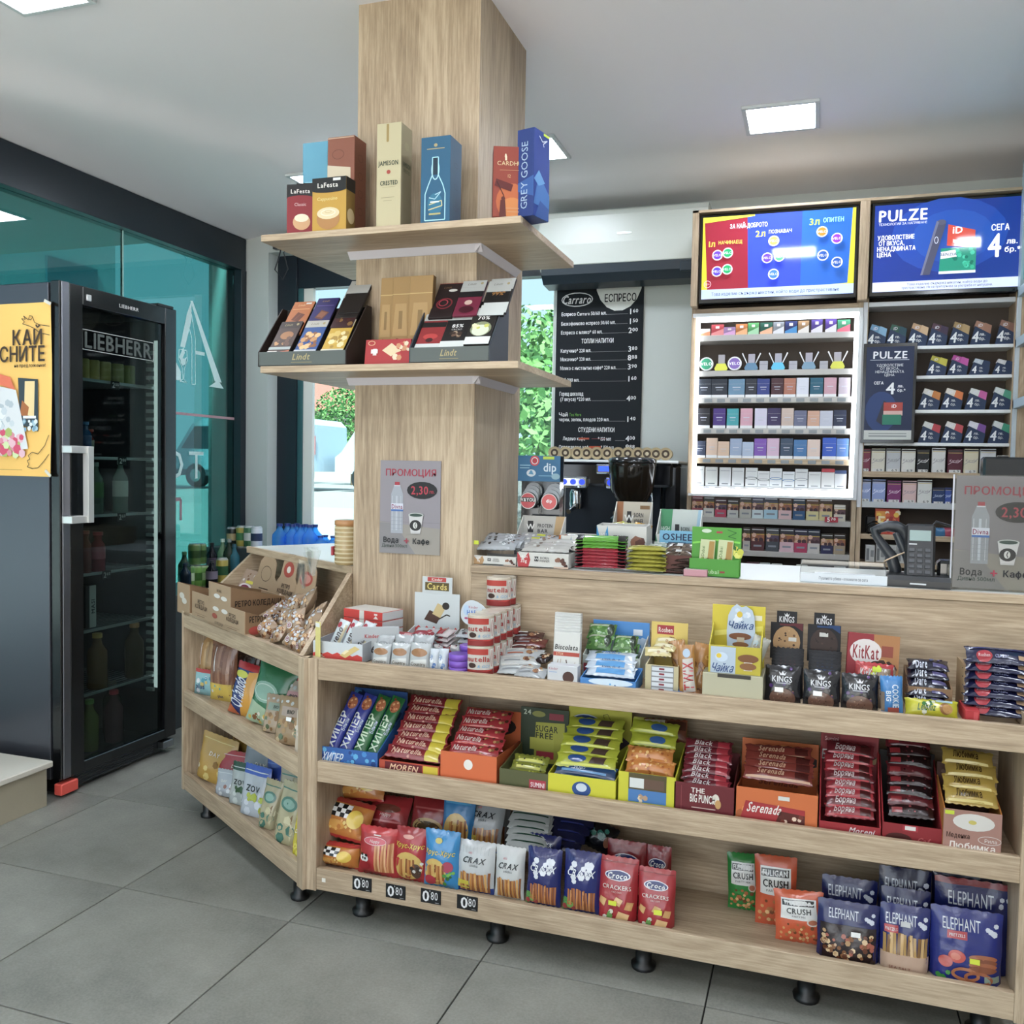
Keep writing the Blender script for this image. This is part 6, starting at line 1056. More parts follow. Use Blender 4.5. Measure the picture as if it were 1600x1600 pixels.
for k, (x0, x1) in enumerate(((578, 606), (607, 636), (636, 668))):
    b1('bag', x0, x1, 1008, 2.335, 'wafer_packet', 'silver upright packet with a brown wafer picture, %s of three in front' % ('left', 'middle', 'right')[k], tilt=14, d=.022, col='#b4b8b8', seed=220+k, dec=[('e', .5, .62, .40, .17, '#9a6a3c'), ('q', ((.1, .05), (.9, .05), (.9, .38), (.1, .30)), '#d4d6d2'), ('t', 'Country', .5, .16, .14, '#5a4a2c', {'fit': .7})], grp='silver wafer packets')
    for j in range(3): b1('bag', x0+2, x1+2, 996, 2.37+.025*j, 'wafer_packet', 'silver crimped packet, %s behind the %s front wafer packet' % (('first', 'second', 'third')[j], ('left', 'middle', 'right')[k]), tilt=22, d=.02, lift=.004, col='#a9adae', seed=224+k+j, grp='silver packets behind', dec=[('e', .5, .6, .3, .15, '#8a8e90')])
# candies and tins
CD = [(676, 1004, 2.40, .0, '#9c1c28'), (690, 1010, 2.38, .0, '#b0242c'), (702, 1003, 2.40, .0, '#a01c26'), (682, 990, 2.44, .02, '#c4c8c8'), (697, 988, 2.45, .022, '#b8484e'), (709, 992, 2.45, .02, '#c0c4c4'), (690, 978, 2.47, .04, '#b0b4b4')]
for k, (px, py, t, z, c_) in enumerate(CD):
    x = MAIN.at(px, py, t)[0]; prod('bag', 'wrapped_sweet', 'twist-wrapped %s sweet in the heap before the round card' % ('red' if c_[1] in '9b' or c_ == '#a01c26' else 'silver'), 'sweet', .045, .032, .026, MAIN.w(x, t, Z+z+.008), Euler((math.radians(-40), math.radians((k*37) % 40-20), math.radians((k*53) % 60-30))), c_, [('e', .5, .5, .22, .2, '#e8e4e0'), ('s', .2, .2, .8, .8, 4, .1, ['#e8dcdc', '#7a1420'])], grp='heap of wrapped sweets', seed=230+k, crimp=.2)
for k, (x0, x1) in enumerate(((668, 683), (682, 697))):
    b1('bag', x0, x1, 1016, 2.33, 'small_egg_packet', 'small white and blue packet, %s of two left of the purple tins' % ('left', 'right')[k], tilt=10, d=.02, col='#c4ccd4', seed=240+k, dec=[('s', .1, .1, .9, .9, 6, .12, ['#5a80b8', '#e8ecf0', '#8aa0c8'])])
for k in range(3):
    b1('cyl', 696, 728, 1000, 2.315, 'purple_tin', 'round purple tin, %s of the front stack beside the hazelnut cups' % ('bottom', 'middle', 'top')[k], 'tin', zb=Z+.0185*k, h=.018, d=.06, col='#5a2c96', cols=['#4a2484', '#6a3aa8', '#6438a4'], m=PLAS, grp='purple tins')
for k in range(3):
    b1('cyl', 713, 743, 1000, 2.375, 'purple_tin', 'round purple tin, %s of the rear stack beside the hazelnut cups' % ('bottom', 'middle', 'top')[k], 'tin', zb=Z+.0185*k+.014, h=.018, d=.06, col='#58309a', cols=['#4a2484', '#6a3aa8', '#8a60c0'], m=PLAS, grp='purple tins')
for k in range(3): b1('bag', 716-k*3, 742-k*2, 980, 2.44, 'hippo_packet', 'grey and white packet in the stack under the round header card', zb=Z+.048+.016*k, h=.045, d=.015, tilt=70, col='#a4a8ac', seed=244+k, dec=[('s', .1, .1, .9, .9, 7, .13, ['#4a4448', '#d8dce0', '#7a3a44'])], grp='packets under the round card')
x, z = MAIN.at(740, 958, 2.455); pts = []
for k in range(28):
    t = 2*PI*k/28; rr = .038*(1+.06*math.cos(3*t+.5)+.05*math.cos(2*t)); pts.append((rr*1.05*math.cos(t), rr*math.sin(t)))
o = MB().prism(pts, -.0015, .0015, '#ccd4da', axis=1).build('header_card', CARD, None, MAIN.w(x, 2.455, z)); o.data.update(); D = MB()
decals(D, lambda u, v, q: ((u-.5)*.08, -.0015-q, (v-.5)*.08), .08, .08, [('e', .22, .6, .12, .2, '#b4cce4'), ('t', 'Kinder', .5, .72, .09, '#b03040', {'fit': .4}), ('t', 'HAPPY', .55, .52, .17, '#2a62b8', {'fit': .6}), ('t', 'HIPPO', .58, .32, .17, '#2a78c8', {'fit': .55}), ('e', .22, .3, .07, .04, '#b04a78')]); D.build('printed_design', CARD, o); tag(o, 'round white header card with blue lettering above the sweets', 'display card')
MB().box(-.004, 0, -.095, .004, .002, -.035, c='#c4c8cc').build('stem', PLAS, o)
# hazelnut spread cups: D-shaped tubs
def cup(x, t, z, label, grp='hazelnut spread cups'):
    w, h, d = .072, .083, .05; prof = []
    for k in range(13): an = PI*k/12; prof.append((-w/2*math.cos(an), -d*.5*math.sin(an)**.75-.0))
    key = 'nut'
    if key in _cache:
        b0, kids = _cache[key]; o = b0.copy(); COL.objects.link(o)
        for kid in kids: q = kid.copy(); COL.objects.link(q); q.parent = o
    else:
        M = MB(); body = [(-w/2, d*.5)]+prof+[(w/2, d*.5)]
        M.prism(body, 0, h*.93, '#c8c2b8', sm=False); o = M.build('spread_cup', CARD); kids = []
        L = MB(); L.prism([(a_*1.03, b_*1.03) for a_, b_ in body], h*.93, h, '#c8bca8'); L.prism([(a_*.9, b_*.9) for a_, b_ in body], h, h+.001, '#d8d0c0'); kids.append(L.build('foil_lid', FOIL, o))
        def F(u, v, q):
            an = PI*min(max(u, 0), 1); return (-(w/2+q)*math.cos(an), -(d*.5)*math.sin(an)**.75-q, v*h)
        F.curved = True; D = MB()
        decals(D, F, w*1.2, h, [('r', .02, .72, .72, .92, '#b02a18'), ('r', .0, .0, 1, .22, '#8c1814'), ('q', ((.0, .14), (.35, .20), (.7, .16), (1, .24)), '#b82a1c'), ('t', 'nutella', .46, .58, .17, '#a81f18', {'fit': .6, 'b': 1}), ('e', .30, .36, .11, .09, '#3a2018'), ('t', '& GO!', .60, .34, .10, '#5aa0cc', {'it': .2, 'fit': .3}), ('r', .78, .26, .90, .92, '#e8e4dc'), ('o', .84, .6, .045, .28, .02, '#9a3a30')])
        kids.append(D.build('printed_label', CARD, o)); _cache[key] = (o, kids)
    for pk in ('label', 'category', 'group'):
        if pk in o: del o[pk]
    o.location = MAIN.w(x, t, z); o.rotation_euler = (0, 0, math.radians(16)); return tag(o, label, 'snack cup', grp)
xa = MAIN.at(748, 1010, 2.33)[0]
cup(xa, 2.345, Z-.0, 'hazelnut spread cup at the front of the shelf, under another one'); cup(xa, 2.345, Z+.085, 'hazelnut spread cup on top of the front one')
for k in range(1, 6):
    cup(xa+.002*k, 2.345+.050*k, Z, 'hazelnut spread cup in the lower row, %s behind the front one' % ('first', 'second', 'third', 'fourth', 'fifth')[k-1])
    if k < 5: cup(xa+.002*k, 2.345+.050*k, Z+.085, 'hazelnut spread cup in the upper row, %s behind the front one' % ('first', 'second', 'third', 'fourth')[k-1])
xb = MAIN.at(779, 950, 2.53)[0]
cup(xb, 2.53, Z+.170, 'hazelnut spread cup on the very top of the stack'); cup(xb+.004, 2.565, Z+.170, 'hazelnut spread cup behind the topmost one'); cup(xb+.02, 2.565, Z+.085, 'hazelnut spread cup at the right rear of the stack')
# pile of silver wafer bars
R_ = random.Random(5)
for k, (x0, x1, yt, t, z, c_, yw, lb) in enumerate(((776, 840, 1035, 2.36, .006, '#b8bcbc', 12, 'lowest silver bar, left part'), (800, 850, 1045, 2.335, .006, '#aeb2b4', -4, 'front silver bar with a brown nut picture'), (780, 842, 1028, 2.40, .022, '#c4c6c4', 18, 'silver bar lying askew on the lowest ones'), (784, 846, 1020, 2.43, .036, '#b4b8ba', 10, 'silver bar with an orange stripe'), (792, 842, 1012, 2.47, .040, '#5a2420', 8, 'brown and white bar, lower at the back'), (798, 850, 1004, 2.50, .056, '#6a2a22', 4, 'brown and white bar, second at the back'), (796, 846, 996, 2.52, .070, '#4a201c', 10, 'topmost brown and white bar'), (830, 852, 1016, 2.42, .03, '#2a1a1c', -20, 'short black and red bar'))):
    b1('bag', x0, x1, yt, t, 'wafer_bar', '%s in the pile between cups and stick boxes' % lb, 'snack bar', zb=Z+z, h=.05, d=.02, tilt=72, yaw=yw, col=c_, seed=250+k, dec=[('s', .6, .2, .95, .9, 6, .14, ['#6a4030', '#a0704a', '#d8c0a0']), ('r', .06, .55, .5, .85, '#dcdad4'), ('r', .1, .2, .5, .3, '#a85030' if k == 3 else '#8a8e92')])
# stick biscuit boxes
for k in range(8):
    b1('box', 864, 905, 968, 2.345+.022*k, 'stick_box', 'white upright box of biscuit sticks, %s' % ('frontmost with brown lettering' if k == 0 else 'behind the front one'), 'biscuit box', h=.135+.004*k, d=.02, tilt=6, col='#cfcfca', dec=([('t', 'Biscolata', .5, .70, .10, '#1c1c1e', {'fit': .88, 'it': .15}), ('r', 0, .52, 1, .60, '#a83420'), ('t', 'STIX', .25, .56, .05, '#e8c8a0'), ('l', [(.12, .2), (.2, .45)], .012, '#8a6a4a'), ('l', [(.3, .46), (.24, .15)], .012, '#a08a70'), ('l', [(.5, .45), (.6, .2)], .02, '#4a3028'), ('l', [(.75, .2), (.85, .42)], .012, '#b0a08a')] if k == 0 else []), grp='white stick boxes' if k else None)
b1('box', 855, 902, 1040, 2.315, 'small_white_box', 'small white carton with a round brown chocolate picture at the shelf edge', 'biscuit box', d=.035, col='#c9ccd0', dec=[('e', .70, .42, .19, .30, '#4a2c24'), ('r', .5, .0, .9, .16, '#c9ccd0'), ('t', 'Kinder', .2, .82, .13, '#a84a5a', {'fit': .3}), ('r', .06, .62, .32, .66, '#9ab0d0')])
# milk carton display
r, a, b, lh, bh = dbox(MAIN, 910, 1000, 2.42, Z, .13, 1026, 970, '#b8c0b8', 'display carton with sky blue header and grass print, holding green packs', inner='#8a948a', hcol='#3a86cc', slope=.75, lip=[('s', .2, .1, .98, .5, 24, .10, ['#3a6a34', '#5a8a44', '#2a4c28']), ('r', .02, .30, .22, .65, '#9c2838'), ('e', .3, 1.0, .1, .2, '#3a5a30')],
  head=[('s', .3, .40, .98, .62, 12, .09, ['#d0dce4', '#b4c8dc']), ('t', 'Milka', .6, .56, .16, '#c4d4e4', {'fit': .5}), ('r', .22, .78, .36, .90, '#dce4ec'), ('r', .72, .74, .88, .86, '#dce4ec'), ('r', 0, 0, 1, .4, '#a8b4ac')], headw=1.02)
for k, (x0, x1, yt, t, z) in enumerate(((912, 952, 996, 2.44, .075), (914, 958, 984, 2.47, .10), (954, 992, 998, 2.45, .075), (956, 994, 1006, 2.44, .055))):
    b1('bag', x0, x1, yt, t, 'green_pack', 'green transparent biscuit pack, %s in the sky blue carton' % ('lower left', 'upper left', 'upper right', 'lower right')[k], zb=Z+z, h=.055, d=.03, tilt=50, col='#4a7a34', seed=260+k, dec=[('r', .05, .65, .95, .8, '#a8b49a'), ('s', .1, .1, .9, .6, 10, .1, ['#6a9a4a', '#2f5424', '#8ab070']), ('e', .85, .5, .12, .4, '#2a3a28')])
r, a, b, lh, bh = dbox(MAIN, 906, 993, 2.31, Z, .10, 1062, 1040, '#2c7ac0', 'low blue carton of white and blue milk bars at the shelf edge', inner='#5a8ab8', slope=.9, lip=[('e', .55, .75, .4, .35, '#c8dcec'), ('s', .1, .1, .9, .6, 6, .15, ['#4a9ad8', '#1c5c9c'])])
for k in range(3): b1('bag', 912, 990, 1050-7*k, 2.335+.025*k, 'milk_bar', 'white and blue milk bar, %s in the low blue carton' % ('front', 'middle', 'rear')[k], 'snack bar', zb=Z+.028+.014*k, h=.05, d=.018, tilt=70, col='#bcc8d4', seed=264+k, dec=[('r', .2, .1, .8, .5, '#4a90c8'), ('t', 'MILKY', .5, .65, .25, '#3a70a8', {'fit': .5}), ('r', .05, .85, .95, .95, '#e8eef4')])
# yellow cookie display
r, a, b, lh, bh = dbox(MAIN, 1008, 1060, 2.335, Z, .12, 1040, 972, '#c0b48c', 'pale yellow carton with wafers visible through its front window', inner='#a89a6a', hcol='#d8bc5c', slope=.5, lip=[('r', .18, 0, .86, .98, '#8a8c90')]+[('r', .20, .04+.19*j, .84, .18+.19*j, '#d4dae0') for j in range(5)]+[('r', .42, .08+.19*j, .58, .15+.19*j, '#8a2434') for j in range(5)],
  head=[('r', .16, .80, .62, .95, '#a01c28'), ('t', 'Roshen', .39, .875, .08, '#e8dcd0', {'fit': .38}), ('e', .80, .48, .24, .22, '#8c4a2c'), ('s', .62, .34, .98, .62, 26, .012, ['#a8603c', '#6a3420']), ('q', ((.2, .44), (.42, .40), (.46, .52), (.24, .54)), '#b8a898'), ('t', 'лешник', .34, .68, .05, '#b8943c', {'fit': .4})], headw=1.14)
for k in range(3): b1('bag', 1006+k*8, 1048+k*5, 1030-4*k, 2.38+.02*k, 'wafer_bar', 'cream wafer bar lying in the top of the pale yellow carton, %s' % ('front', 'middle', 'rear')[k], 'snack bar', zb=Z+.085+.012*k, h=.04, d=.016, tilt=68, yaw=(10, -12, 6)[k], col='#c8b87c', seed=268+k, dec=[('r', .1, .2, .9, .5, '#e0d8b4'), ('s', .5, .2, .9, .8, 4, .12, ['#6a4030', '#a88a5a'])])
b1('bag', 1050, 1066, 1052, 2.32, 'small_chocolate_bar', 'small blue and silver bar at the foot of the pale yellow carton', 'snack bar', d=.018, tilt=75, h=.05, w=.06, col='#3a6aa8', dec=[('r', .1, .3, .6, .7, '#c8d8e4')], seed=272)
b1('bag', 1066, 1096, 1062, 2.315, 'small_chocolate_bar', 'small brown and gold bar lying at the shelf edge before the golden bar', 'snack bar', d=.02, tilt=78, h=.045, col='#8a5a34', dec=[('s', .1, .1, .9, .9, 8, .14, ['#5a2c1c', '#b08050', '#d0a878'])], seed=273)
for k, (x0, x1, rl) in enumerate(((1062, 1090, -6), (1072, 1100, 8), (1056, 1082, -12))):
    b1('bag', x0, x1, 1012+(-4*k), 2.325+.035*k, 'chocolate_bar', ('golden bar with red and white upright lettering, standing in front', 'golden bar standing behind the lettered one, leaning right', 'golden bar standing behind the lettered one, leaning left')[k], 'chocolate bar', tilt=10, roll=rl, d=.025, col='#a87434', seed=274+k, dec=([('q', ((.25, .02), (.95, .02), (.9, .74), (.3, .72)), '#c8c0b8'), ('t', 'TWIX', .6, .38, .20, '#b01c24', {'rot': 90, 'fit': .56}), ('e', .55, .84, .22, .09, '#a8bcd0')] if k == 0 else [('s', .1, .2, .9, .8, 8, .07, ['#c89850', '#7a4a20'])]))
# daisy cookies
b1('box', 1097, 1192, 1054, 2.315, 'cream_carton', 'plain cream carton under the daisy cookie box', 'carton', d=.12, col='#b8b498', top='#8a866c', side='#a8a488', dec=[('r', .25, .86, .8, 1, '#3a3630')])
r, a, b, lh, bh = dbox(MAIN, 1107, 1189, 2.325, Z+.062, .10, 1010, 946, '#c0b020', 'yellow cookie carton with a daisy on its front, standing on the cream carton', inner='#6a5a4a', hcol='#d0bc10', slope=.72, lip=[('r', .04, .06, .52, .96, '#b4c4d4'), ('e', .25, .62, .12, .16, '#c8d8e8'), ('e', .20, .66, .05, .08, '#e0c020'), ('t', 'Чайка', .28, .26, .26, '#2c4c80', {'fit': .42, 'it': .3}), ('e', .76, .62, .20, .14, '#7a4a20'), ('r', .68, .22, .84, .5, '#d8d0c0'), ('e', .76, .36, .16, .12, '#8a5a2c')],
  head=[('q', ((.05, .5), (.95, .62), (.95, .7), (.05, .58)), '#e4d85a'), ('r', .76, .78, .94, .86, '#e0dcc0')], headw=1.05)
x, z = MAIN.at(1158, 985, 2.42); pts = [(-.034, -.045), (.034, -.045), (.036, .0), (.034, .035), (.028, .055), (.012, .066), (0, .062), (-.012, .070), (-.024, .060), (-.033, .04), (-.036, 0)]
o = MB().prism(pts, -.001, .001, '#b8c8d8', axis=1).build('header_card', CARD, None, MAIN.w(x, 2.412, z)); D = MB(); decals(D, lambda u, v, q: ((u-.5)*.08, -.001-q, (v-.5)*.12), .08, .12, [('s', .25, .72, .7, .95, 9, .07, ['#dfe6ee', '#c8d8e8']), ('e', .45, .86, .09, .07, '#d8b820'), ('t', 'Чайка', .5, .62, .15, '#2c4c80', {'fit': .8, 'it': .25}), ('e', .48, .38, .36, .08, '#7a4824'), ('r', .38, .18, .62, .36, '#c8b89c'), ('e', .5, .2, .26, .06, '#8a5a30')]); D.build('printed_design', CARD, o); tag(o, 'pale blue header card with a daisy and a chocolate cookie', 'display card')
b1('bag', 1164, 1192, 998, 2.37, 'wrapped_cookie', 'clear wrapped cookie sticking out of the daisy carton', 'cookie', zb=Z+.10, h=.06, d=.03, tilt=20, roll=20, col='#b4b4a8', dec=[('s', .1, .1, .9, .9, 6, .12, ['#d8dce0', '#8a7a60', '#a8c0c8'])], seed=280)
# dark cookie bags
def kings(x0, x1, yt, t, col2, lb, seed, z=0, ck='#6a4a3c', tilt=8, st=None, low=.0, grp=None):
    return b1('bag', x0, x1, yt, t, 'cookie_bag', lb, 'cookie bag', zb=Z+z, tilt=tilt, d=.03, col='#15141a', seed=seed, st=st, grp=grp, dec=[('s', .1, .3, .95, .95, 12, .05, [col2, '#1c1a24']), ('t', 'KINGS', .48, .66, .15, '#d8d8dc', {'fit': .56}), ('p', [(.42, .76), (.56, .76), (.60, .86), (.53, .80), (.49, .88), (.45, .80), (.38, .86)], '#d8d8dc'), ('r', .3, .54, .72, .565, '#b0b0b8'), ('e', .5, .16, .36, .26, ck), ('s', .2, .05, .8, .36, 16, .02, ['#8a6450', '#4a3228', '#a07a60'])])
for k, (x0, x1, yt, lb) in enumerate(((1194, 1252, 1044, 'left of three black cookie bags with purple specks in front'), (1254, 1313, 1051, 'middle of three black cookie bags with purple specks in front'), (1314, 1374, 1057, 'right of three black cookie bags with purple specks in front'))): kings(x0, x1, yt, 2.33, '#4a2868', lb, 290+k, st=(.4, .38) if k < 2 else None)
for s_i, (x0, x1, cc, ck, cn) in enumerate(((1204, 1255, '#5a1420', '#b08a5c', 'pale cookie'), (1262, 1314, '#143a6a', '#3a2a26', 'dark cookie'))):
    for k in range(6): b1('bag', x0, x1, 1040, 2.40+.012*k, 'cookie_bag', 'black cookie bag in the standing row under the %s header' % cn, 'cookie bag', zb=Z+.002, h=.085+.006*k, tilt=4, d=.02, m=CARD, col='#101016', seed=295+k, dec=[('r', .1, .8, .9, .86, '#2a2a34'), ('r', .2, .9, .8, .93, cc)], grp='row of black bags under the %s header' % cn)
    xm = (x0+x1)/2; a_ = MAIN.at(x0, 990, 2.49)[0]; b_ = MAIN.at(x1, 990, 2.49)[0]; zt = MAIN.at(xm, 955+3*s_i, 2.49)[1]; z0 = Z+.085; w, h = b_-a_, zt-z0
    M = MB().box(-w/2, -.001, 0, w/2, .001, h*.76, c='#15141a', ch=.0003).box(-w*.32, -.001, h*.76, w*.3, .001, h, c='#15141a', ch=.0003); o = M.build('header_card', CARD, None, MAIN.w((a_+b_)/2, 2.49, z0)); D = MB()
    decals(D, lambda u, v, q: ((u-.5)*w, -.001-q, v*h), w, h, [('t', 'KINGS', .49, .83, .12, '#d8d8dc', {'fit': .46}), ('p', [(.44, .89), (.54, .89), (.57, .96), (.52, .92), (.49, .97), (.46, .92), (.41, .96)], '#d8d8dc'), ('r', .28, .70, .76, .74, cc), ('q', ((.6, .76), (.98, .60), (.98, .76), (.9, .76)), cc), ('e', .5, .36, .42, .33, ck), ('s', .2, .1, .8, .6, 22, .022, ['#3a2418', '#6a4a30', '#c09a68'] if s_i == 0 else ['#241a18', '#4a3430']), ('r', .56 if s_i == 0 else .36, .38+.14*s_i, .8 if s_i == 0 else .62, .46+.14*s_i, '#cfcfca')])
    D.build('printed_design', CARD, o); tag(o, 'black header card with a %s above a row of black bags' % cn, 'display card')
# wafer finger box and bar
x0, x1 = MAIN.at(1322, 1020, 2.45)[0], MAIN.at(1404, 1020, 2.45)[0]; w = x1-x0; zt = MAIN.at(1362, 992, 2.47)[1]; h = zt-(Z+.03)
prod('box', 'wafer_finger_box', 'red and amber box with an oval white logo, leaning at the back', 'chocolate box', w, h, .04, MAIN.w((x0+x1)/2, 2.47, Z+.03), Euler((math.radians(-10), math.radians(2), 0)), '#8c1420', [('q', ((.55, 0), (1, 0), (1, 1), (.50, 1)), '#a8703a'), ('e', .36, .66, .31, .24, '#d8d0cc'), ('t', 'KitKat', .36, .66, .24, '#8c1420', {'fit': .50}), ('r', .66, .60, .88, .80, '#8a3a24'), ('s', .5, .2, .9, .5, 12, .08, ['#6a3418', '#c08a4a', '#3a1c10']), ('e', .58, .42, .14, .10, '#3a1c14'), ('r', .30, .12, .64, .24, '#b02a3a'), ('r', .76, .36, .92, .44, '#d0ccc4')])
b1('bag', 1334, 1396, 1036, 2.40, 'wafer_finger_bar', 'red wafer finger bar with white oval logo lying before the red and amber box', 'chocolate bar', zb=Z+.052, h=.055, d=.022, tilt=12, roll=3, col='#a81c22', dec=[('e', .34, .5, .26, .34, '#c84038'), ('t', 'KitKat', .36, .5, .44, '#e8e4e0', {'fit': .46}), ('r', .66, .15, .92, .8, '#c8b8a8'), ('s', .42, .5, .68, .95, 6, .08, ['#d0d820'])], seed=305, st=(.56, .72, '#c8d820'))
b1('bag', 1378, 1414, 1060, 2.325, 'cookie_pack', 'sky blue upright pack with white lettering right of the black bags', tilt=6, roll=-3, d=.03, col='#2a78b8', seed=306, dec=[('t', 'COOKIE', .66, .5, .15, '#c8dce8', {'rot': -90, 'fit': .6}), ('t', 'BIG', .34, .5, .12, '#c8dce8', {'rot': -90, 'fit': .26}), ('r', .3, .05, .8, .2, '#a84a3a'), ('r', 0, .1, .16, .6, '#8a7a6a')])
for k in range(2): b1('bag', 1368+k*8, 1392+k*8, 1050, 2.38+.02*k, 'cookie_pack', 'brown and silver cookie pack, %s behind the sky blue one' % ('nearer', 'farther')[k], tilt=8, d=.03, col='#8a7460', seed=307+k, dec=[('s', .1, .1, .9, .9, 8, .1, ['#c0b0a0', '#5a4030', '#a88a6a'])])
r, a, b, lh, bh = dbox(MAIN, 1418, 1488, 2.40, Z, .13, 1075, 1042, '#8a6a4a', 'open brown carton behind the navy biscuit packs', inner='#6a5038', slope=.98)
for k in range(5): b1('bag', 1418, 1484, 1056, 2.365+.016*k, 'navy_biscuit_pack', 'navy pack with pale script before the brown carton', zb=Z+.022+.0185*k, h=.05, d=.021, tilt=72, col='#14152a', seed=310+k, dec=[('t', 'Dare', .32, .25, .45, '#c8ccd8', {'fit': .28}), ('r', .6, .1, .95, .35, '#4a4470'), ('s', .55, .4, .95, .9, 5, .12, ['#5a5088', '#2a4a8a'])], grp='navy packs with pale script')
b1('bag', 1414, 1500, 1100, 2.325, 'yellow_biscuit_pack', 'bright yellow biscuit pack lying at the shelf edge', d=.04, tilt=30, col='#c0bc10', seed=316, dec=[('s', .30, .15, .55, .9, 8, .12, ['#2a6a2a', '#e8e8d0']), ('t', 'Leibniz', .40, .45, .36, '#1c5c24', {'fit': .34, 'it': .2}), ('e', .76, .45, .12, .32, '#8a5a24'), ('e', .80, .45, .10, .26, '#b08040'), ('r', .58, .8, .9, .95, '#a8c4cc')])
for k in range(7): b1('bag', 1508, 1612, 1058, 2.34+.006*k, 'navy_wafer_pack', 'navy wafer pack with red oval badge at the right end', zb=Z+.018+.0195*k, h=.055, d=.022, tilt=74 if k < 6 else 60, yaw=-2, col='#15183c', seed=320+k, dec=[('e', .28, .28, .13, .30, '#a01c2c'), ('t', 'Roshen', .28, .28, .18, '#d8b8b8', {'fit': .18}), ('t', 'CLASSIC', .56, .25, .16, '#8a90b0', {'fit': .22}), ('r', .82, .15, .98, .4, '#b09070'), ('r', .05, .7, .95, .8, '#2a3060')], grp='navy wafer packs with red badge')
b1('box', 1507, 1530, 1110, 2.325, 'red_carton', 'bright red carton corner under the navy wafer packs', 'carton', d=.10, col='#b0101c', dec=[('r', .6, .1, .9, .9, '#c83a40')])
o = MB().prism([(0, 0), (.006, 0), (.03, .10), (.0, .12)], -.06, .06, '#a88a64', axis=1).build('cardboard_flap', CARD, None, MAIN.w(MAIN.at(1500, 1080, 2.46)[0], 2.47, Z)); tag(o, 'bare cardboard flap standing between the two navy stacks', 'cardboard')
# ================================================================ TILL COUNTER TOP
ZT = 1.0445
def bt(kind, x0, x1, yt, t, name, label, cat='snack bar', zb=ZT, **k): return put(kind, MAIN, x0, x1, yt, t, zb, name, label, cat, **k)
def bw(x0, x1, yt, t, acc, cno, label, zb=ZT, d=.08, bh=None, **k):
    r = dbox(MAIN, x0, x1, t, zb, d, yt, bh or yt-4, '#cdccc6', label, inner='#a8a8a4', slope=1.0, lip=[('q', ((.02, 0), (.22, 0), (.26, .5), (.22, 1)), acc), ('q', ((.02, 0), (.2, 0), (.0, 1), (.0, .5)), acc), ('t', 'HIGH', .13, .70, .17, '#f0f0ec', {'fit': .14}), ('t', cno, .13, .42, .22, '#f0f0ec', {'fit': .16}), ('r', .34, .42, .42, .74, '#2a2a2c'), ('t', 'W', .38, .58, .2, '#e8e8e4'), ('t', 'BORN', .54, .66, .15, '#2a2a2c', {'fit': .2}), ('t', 'WINNER', .54, .46, .15, '#2a2a2c', {'fit': .2}), ('s', .76, .1, .96, .6, 7, .15, ['#5a3428', '#8a5a44', '#3a201a']), ('r', .72, .0, 1, .12, '#d0b4a0')], **k); return r
r, a, b, lh, bh = bw(739, 806, 869, 2.625, '#b08a5c', '31g', 'white protein bar carton with a tan corner, leftmost at the column', d=.12)
bars(MAIN, a, b-.005, 2.645, ZT+.046, 4, .008, .026, '#a4a8ac', [('s', .1, .1, .9, .9, 8, .14, ['#3a3634', '#d8dce0', '#8a6450', '#6a6e74'])], 'crumpled silver protein bar, heaped in the leftmost carton', 'silver bars in the leftmost carton', h=.045, d=.022, tilt=65, seed=400, jit=.012)
o = bt('box', 738, 747, 860, 2.62, 'price_label', 'neon yellow price label at the corner of the leftmost protein carton', 'price label', zb=ZT+.062, h=.012, d=.002, col='#d0e020')
r, a, b, lh, bh = bw(808, 888, 864, 2.62, '#b01c24', '33g', 'white protein bar carton with a red band, in front', d=.11)
bars(MAIN, a+.005, b-.005, 2.65, ZT+.046, 3, .008, .025, '#bcbab4', [('s', .1, .1, .9, .9, 6, .14, ['#d8d8d4', '#8a7a70', '#e0e0dc'])], 'white protein bar lying in the red-banded carton', 'bars in the red-banded carton', h=.045, tilt=70, seed=405)
for k in range(9):
    g = k >= 6; bt('bag', 897, 977, 852, 2.63, 'protein_bar', '%s bar with black ends in the tall stack' % ('green' if g else 'red'), zb=ZT+.009+.0098*k, h=.034, d=.0105, tilt=66, col='#5aa02c' if g else '#98142a', seed=410+k, dec=[('r', 0, 0, .15, 1, '#141214'), ('r', .85, 0, 1, 1, '#141214'), ('r', .2, .1, .8, .16, '#b0283c' if not g else '#7ac040')], grp='stack of %s bars with black ends' % ('green' if g else 'red'), roll=(-1, 1, 0)[k % 3])
for k in range(6): bt('bag', 978, 1040, 862, 2.62, 'protein_bar', 'olive yellow bar in the stack right of the red bars', zb=ZT+.009+.012*k, h=.04, d=.0135, tilt=82, col='#a09a34', seed=420+k, dec=[('r', .1, .3, .9, .5, '#b8b048'), ('s', .1, .5, .9, .9, 5, .1, ['#7a7424', '#d0c868'])], grp='stack of olive yellow bars', yaw=(2, -3, 1)[k % 3], roll=(1, -2, 0)[k % 3])
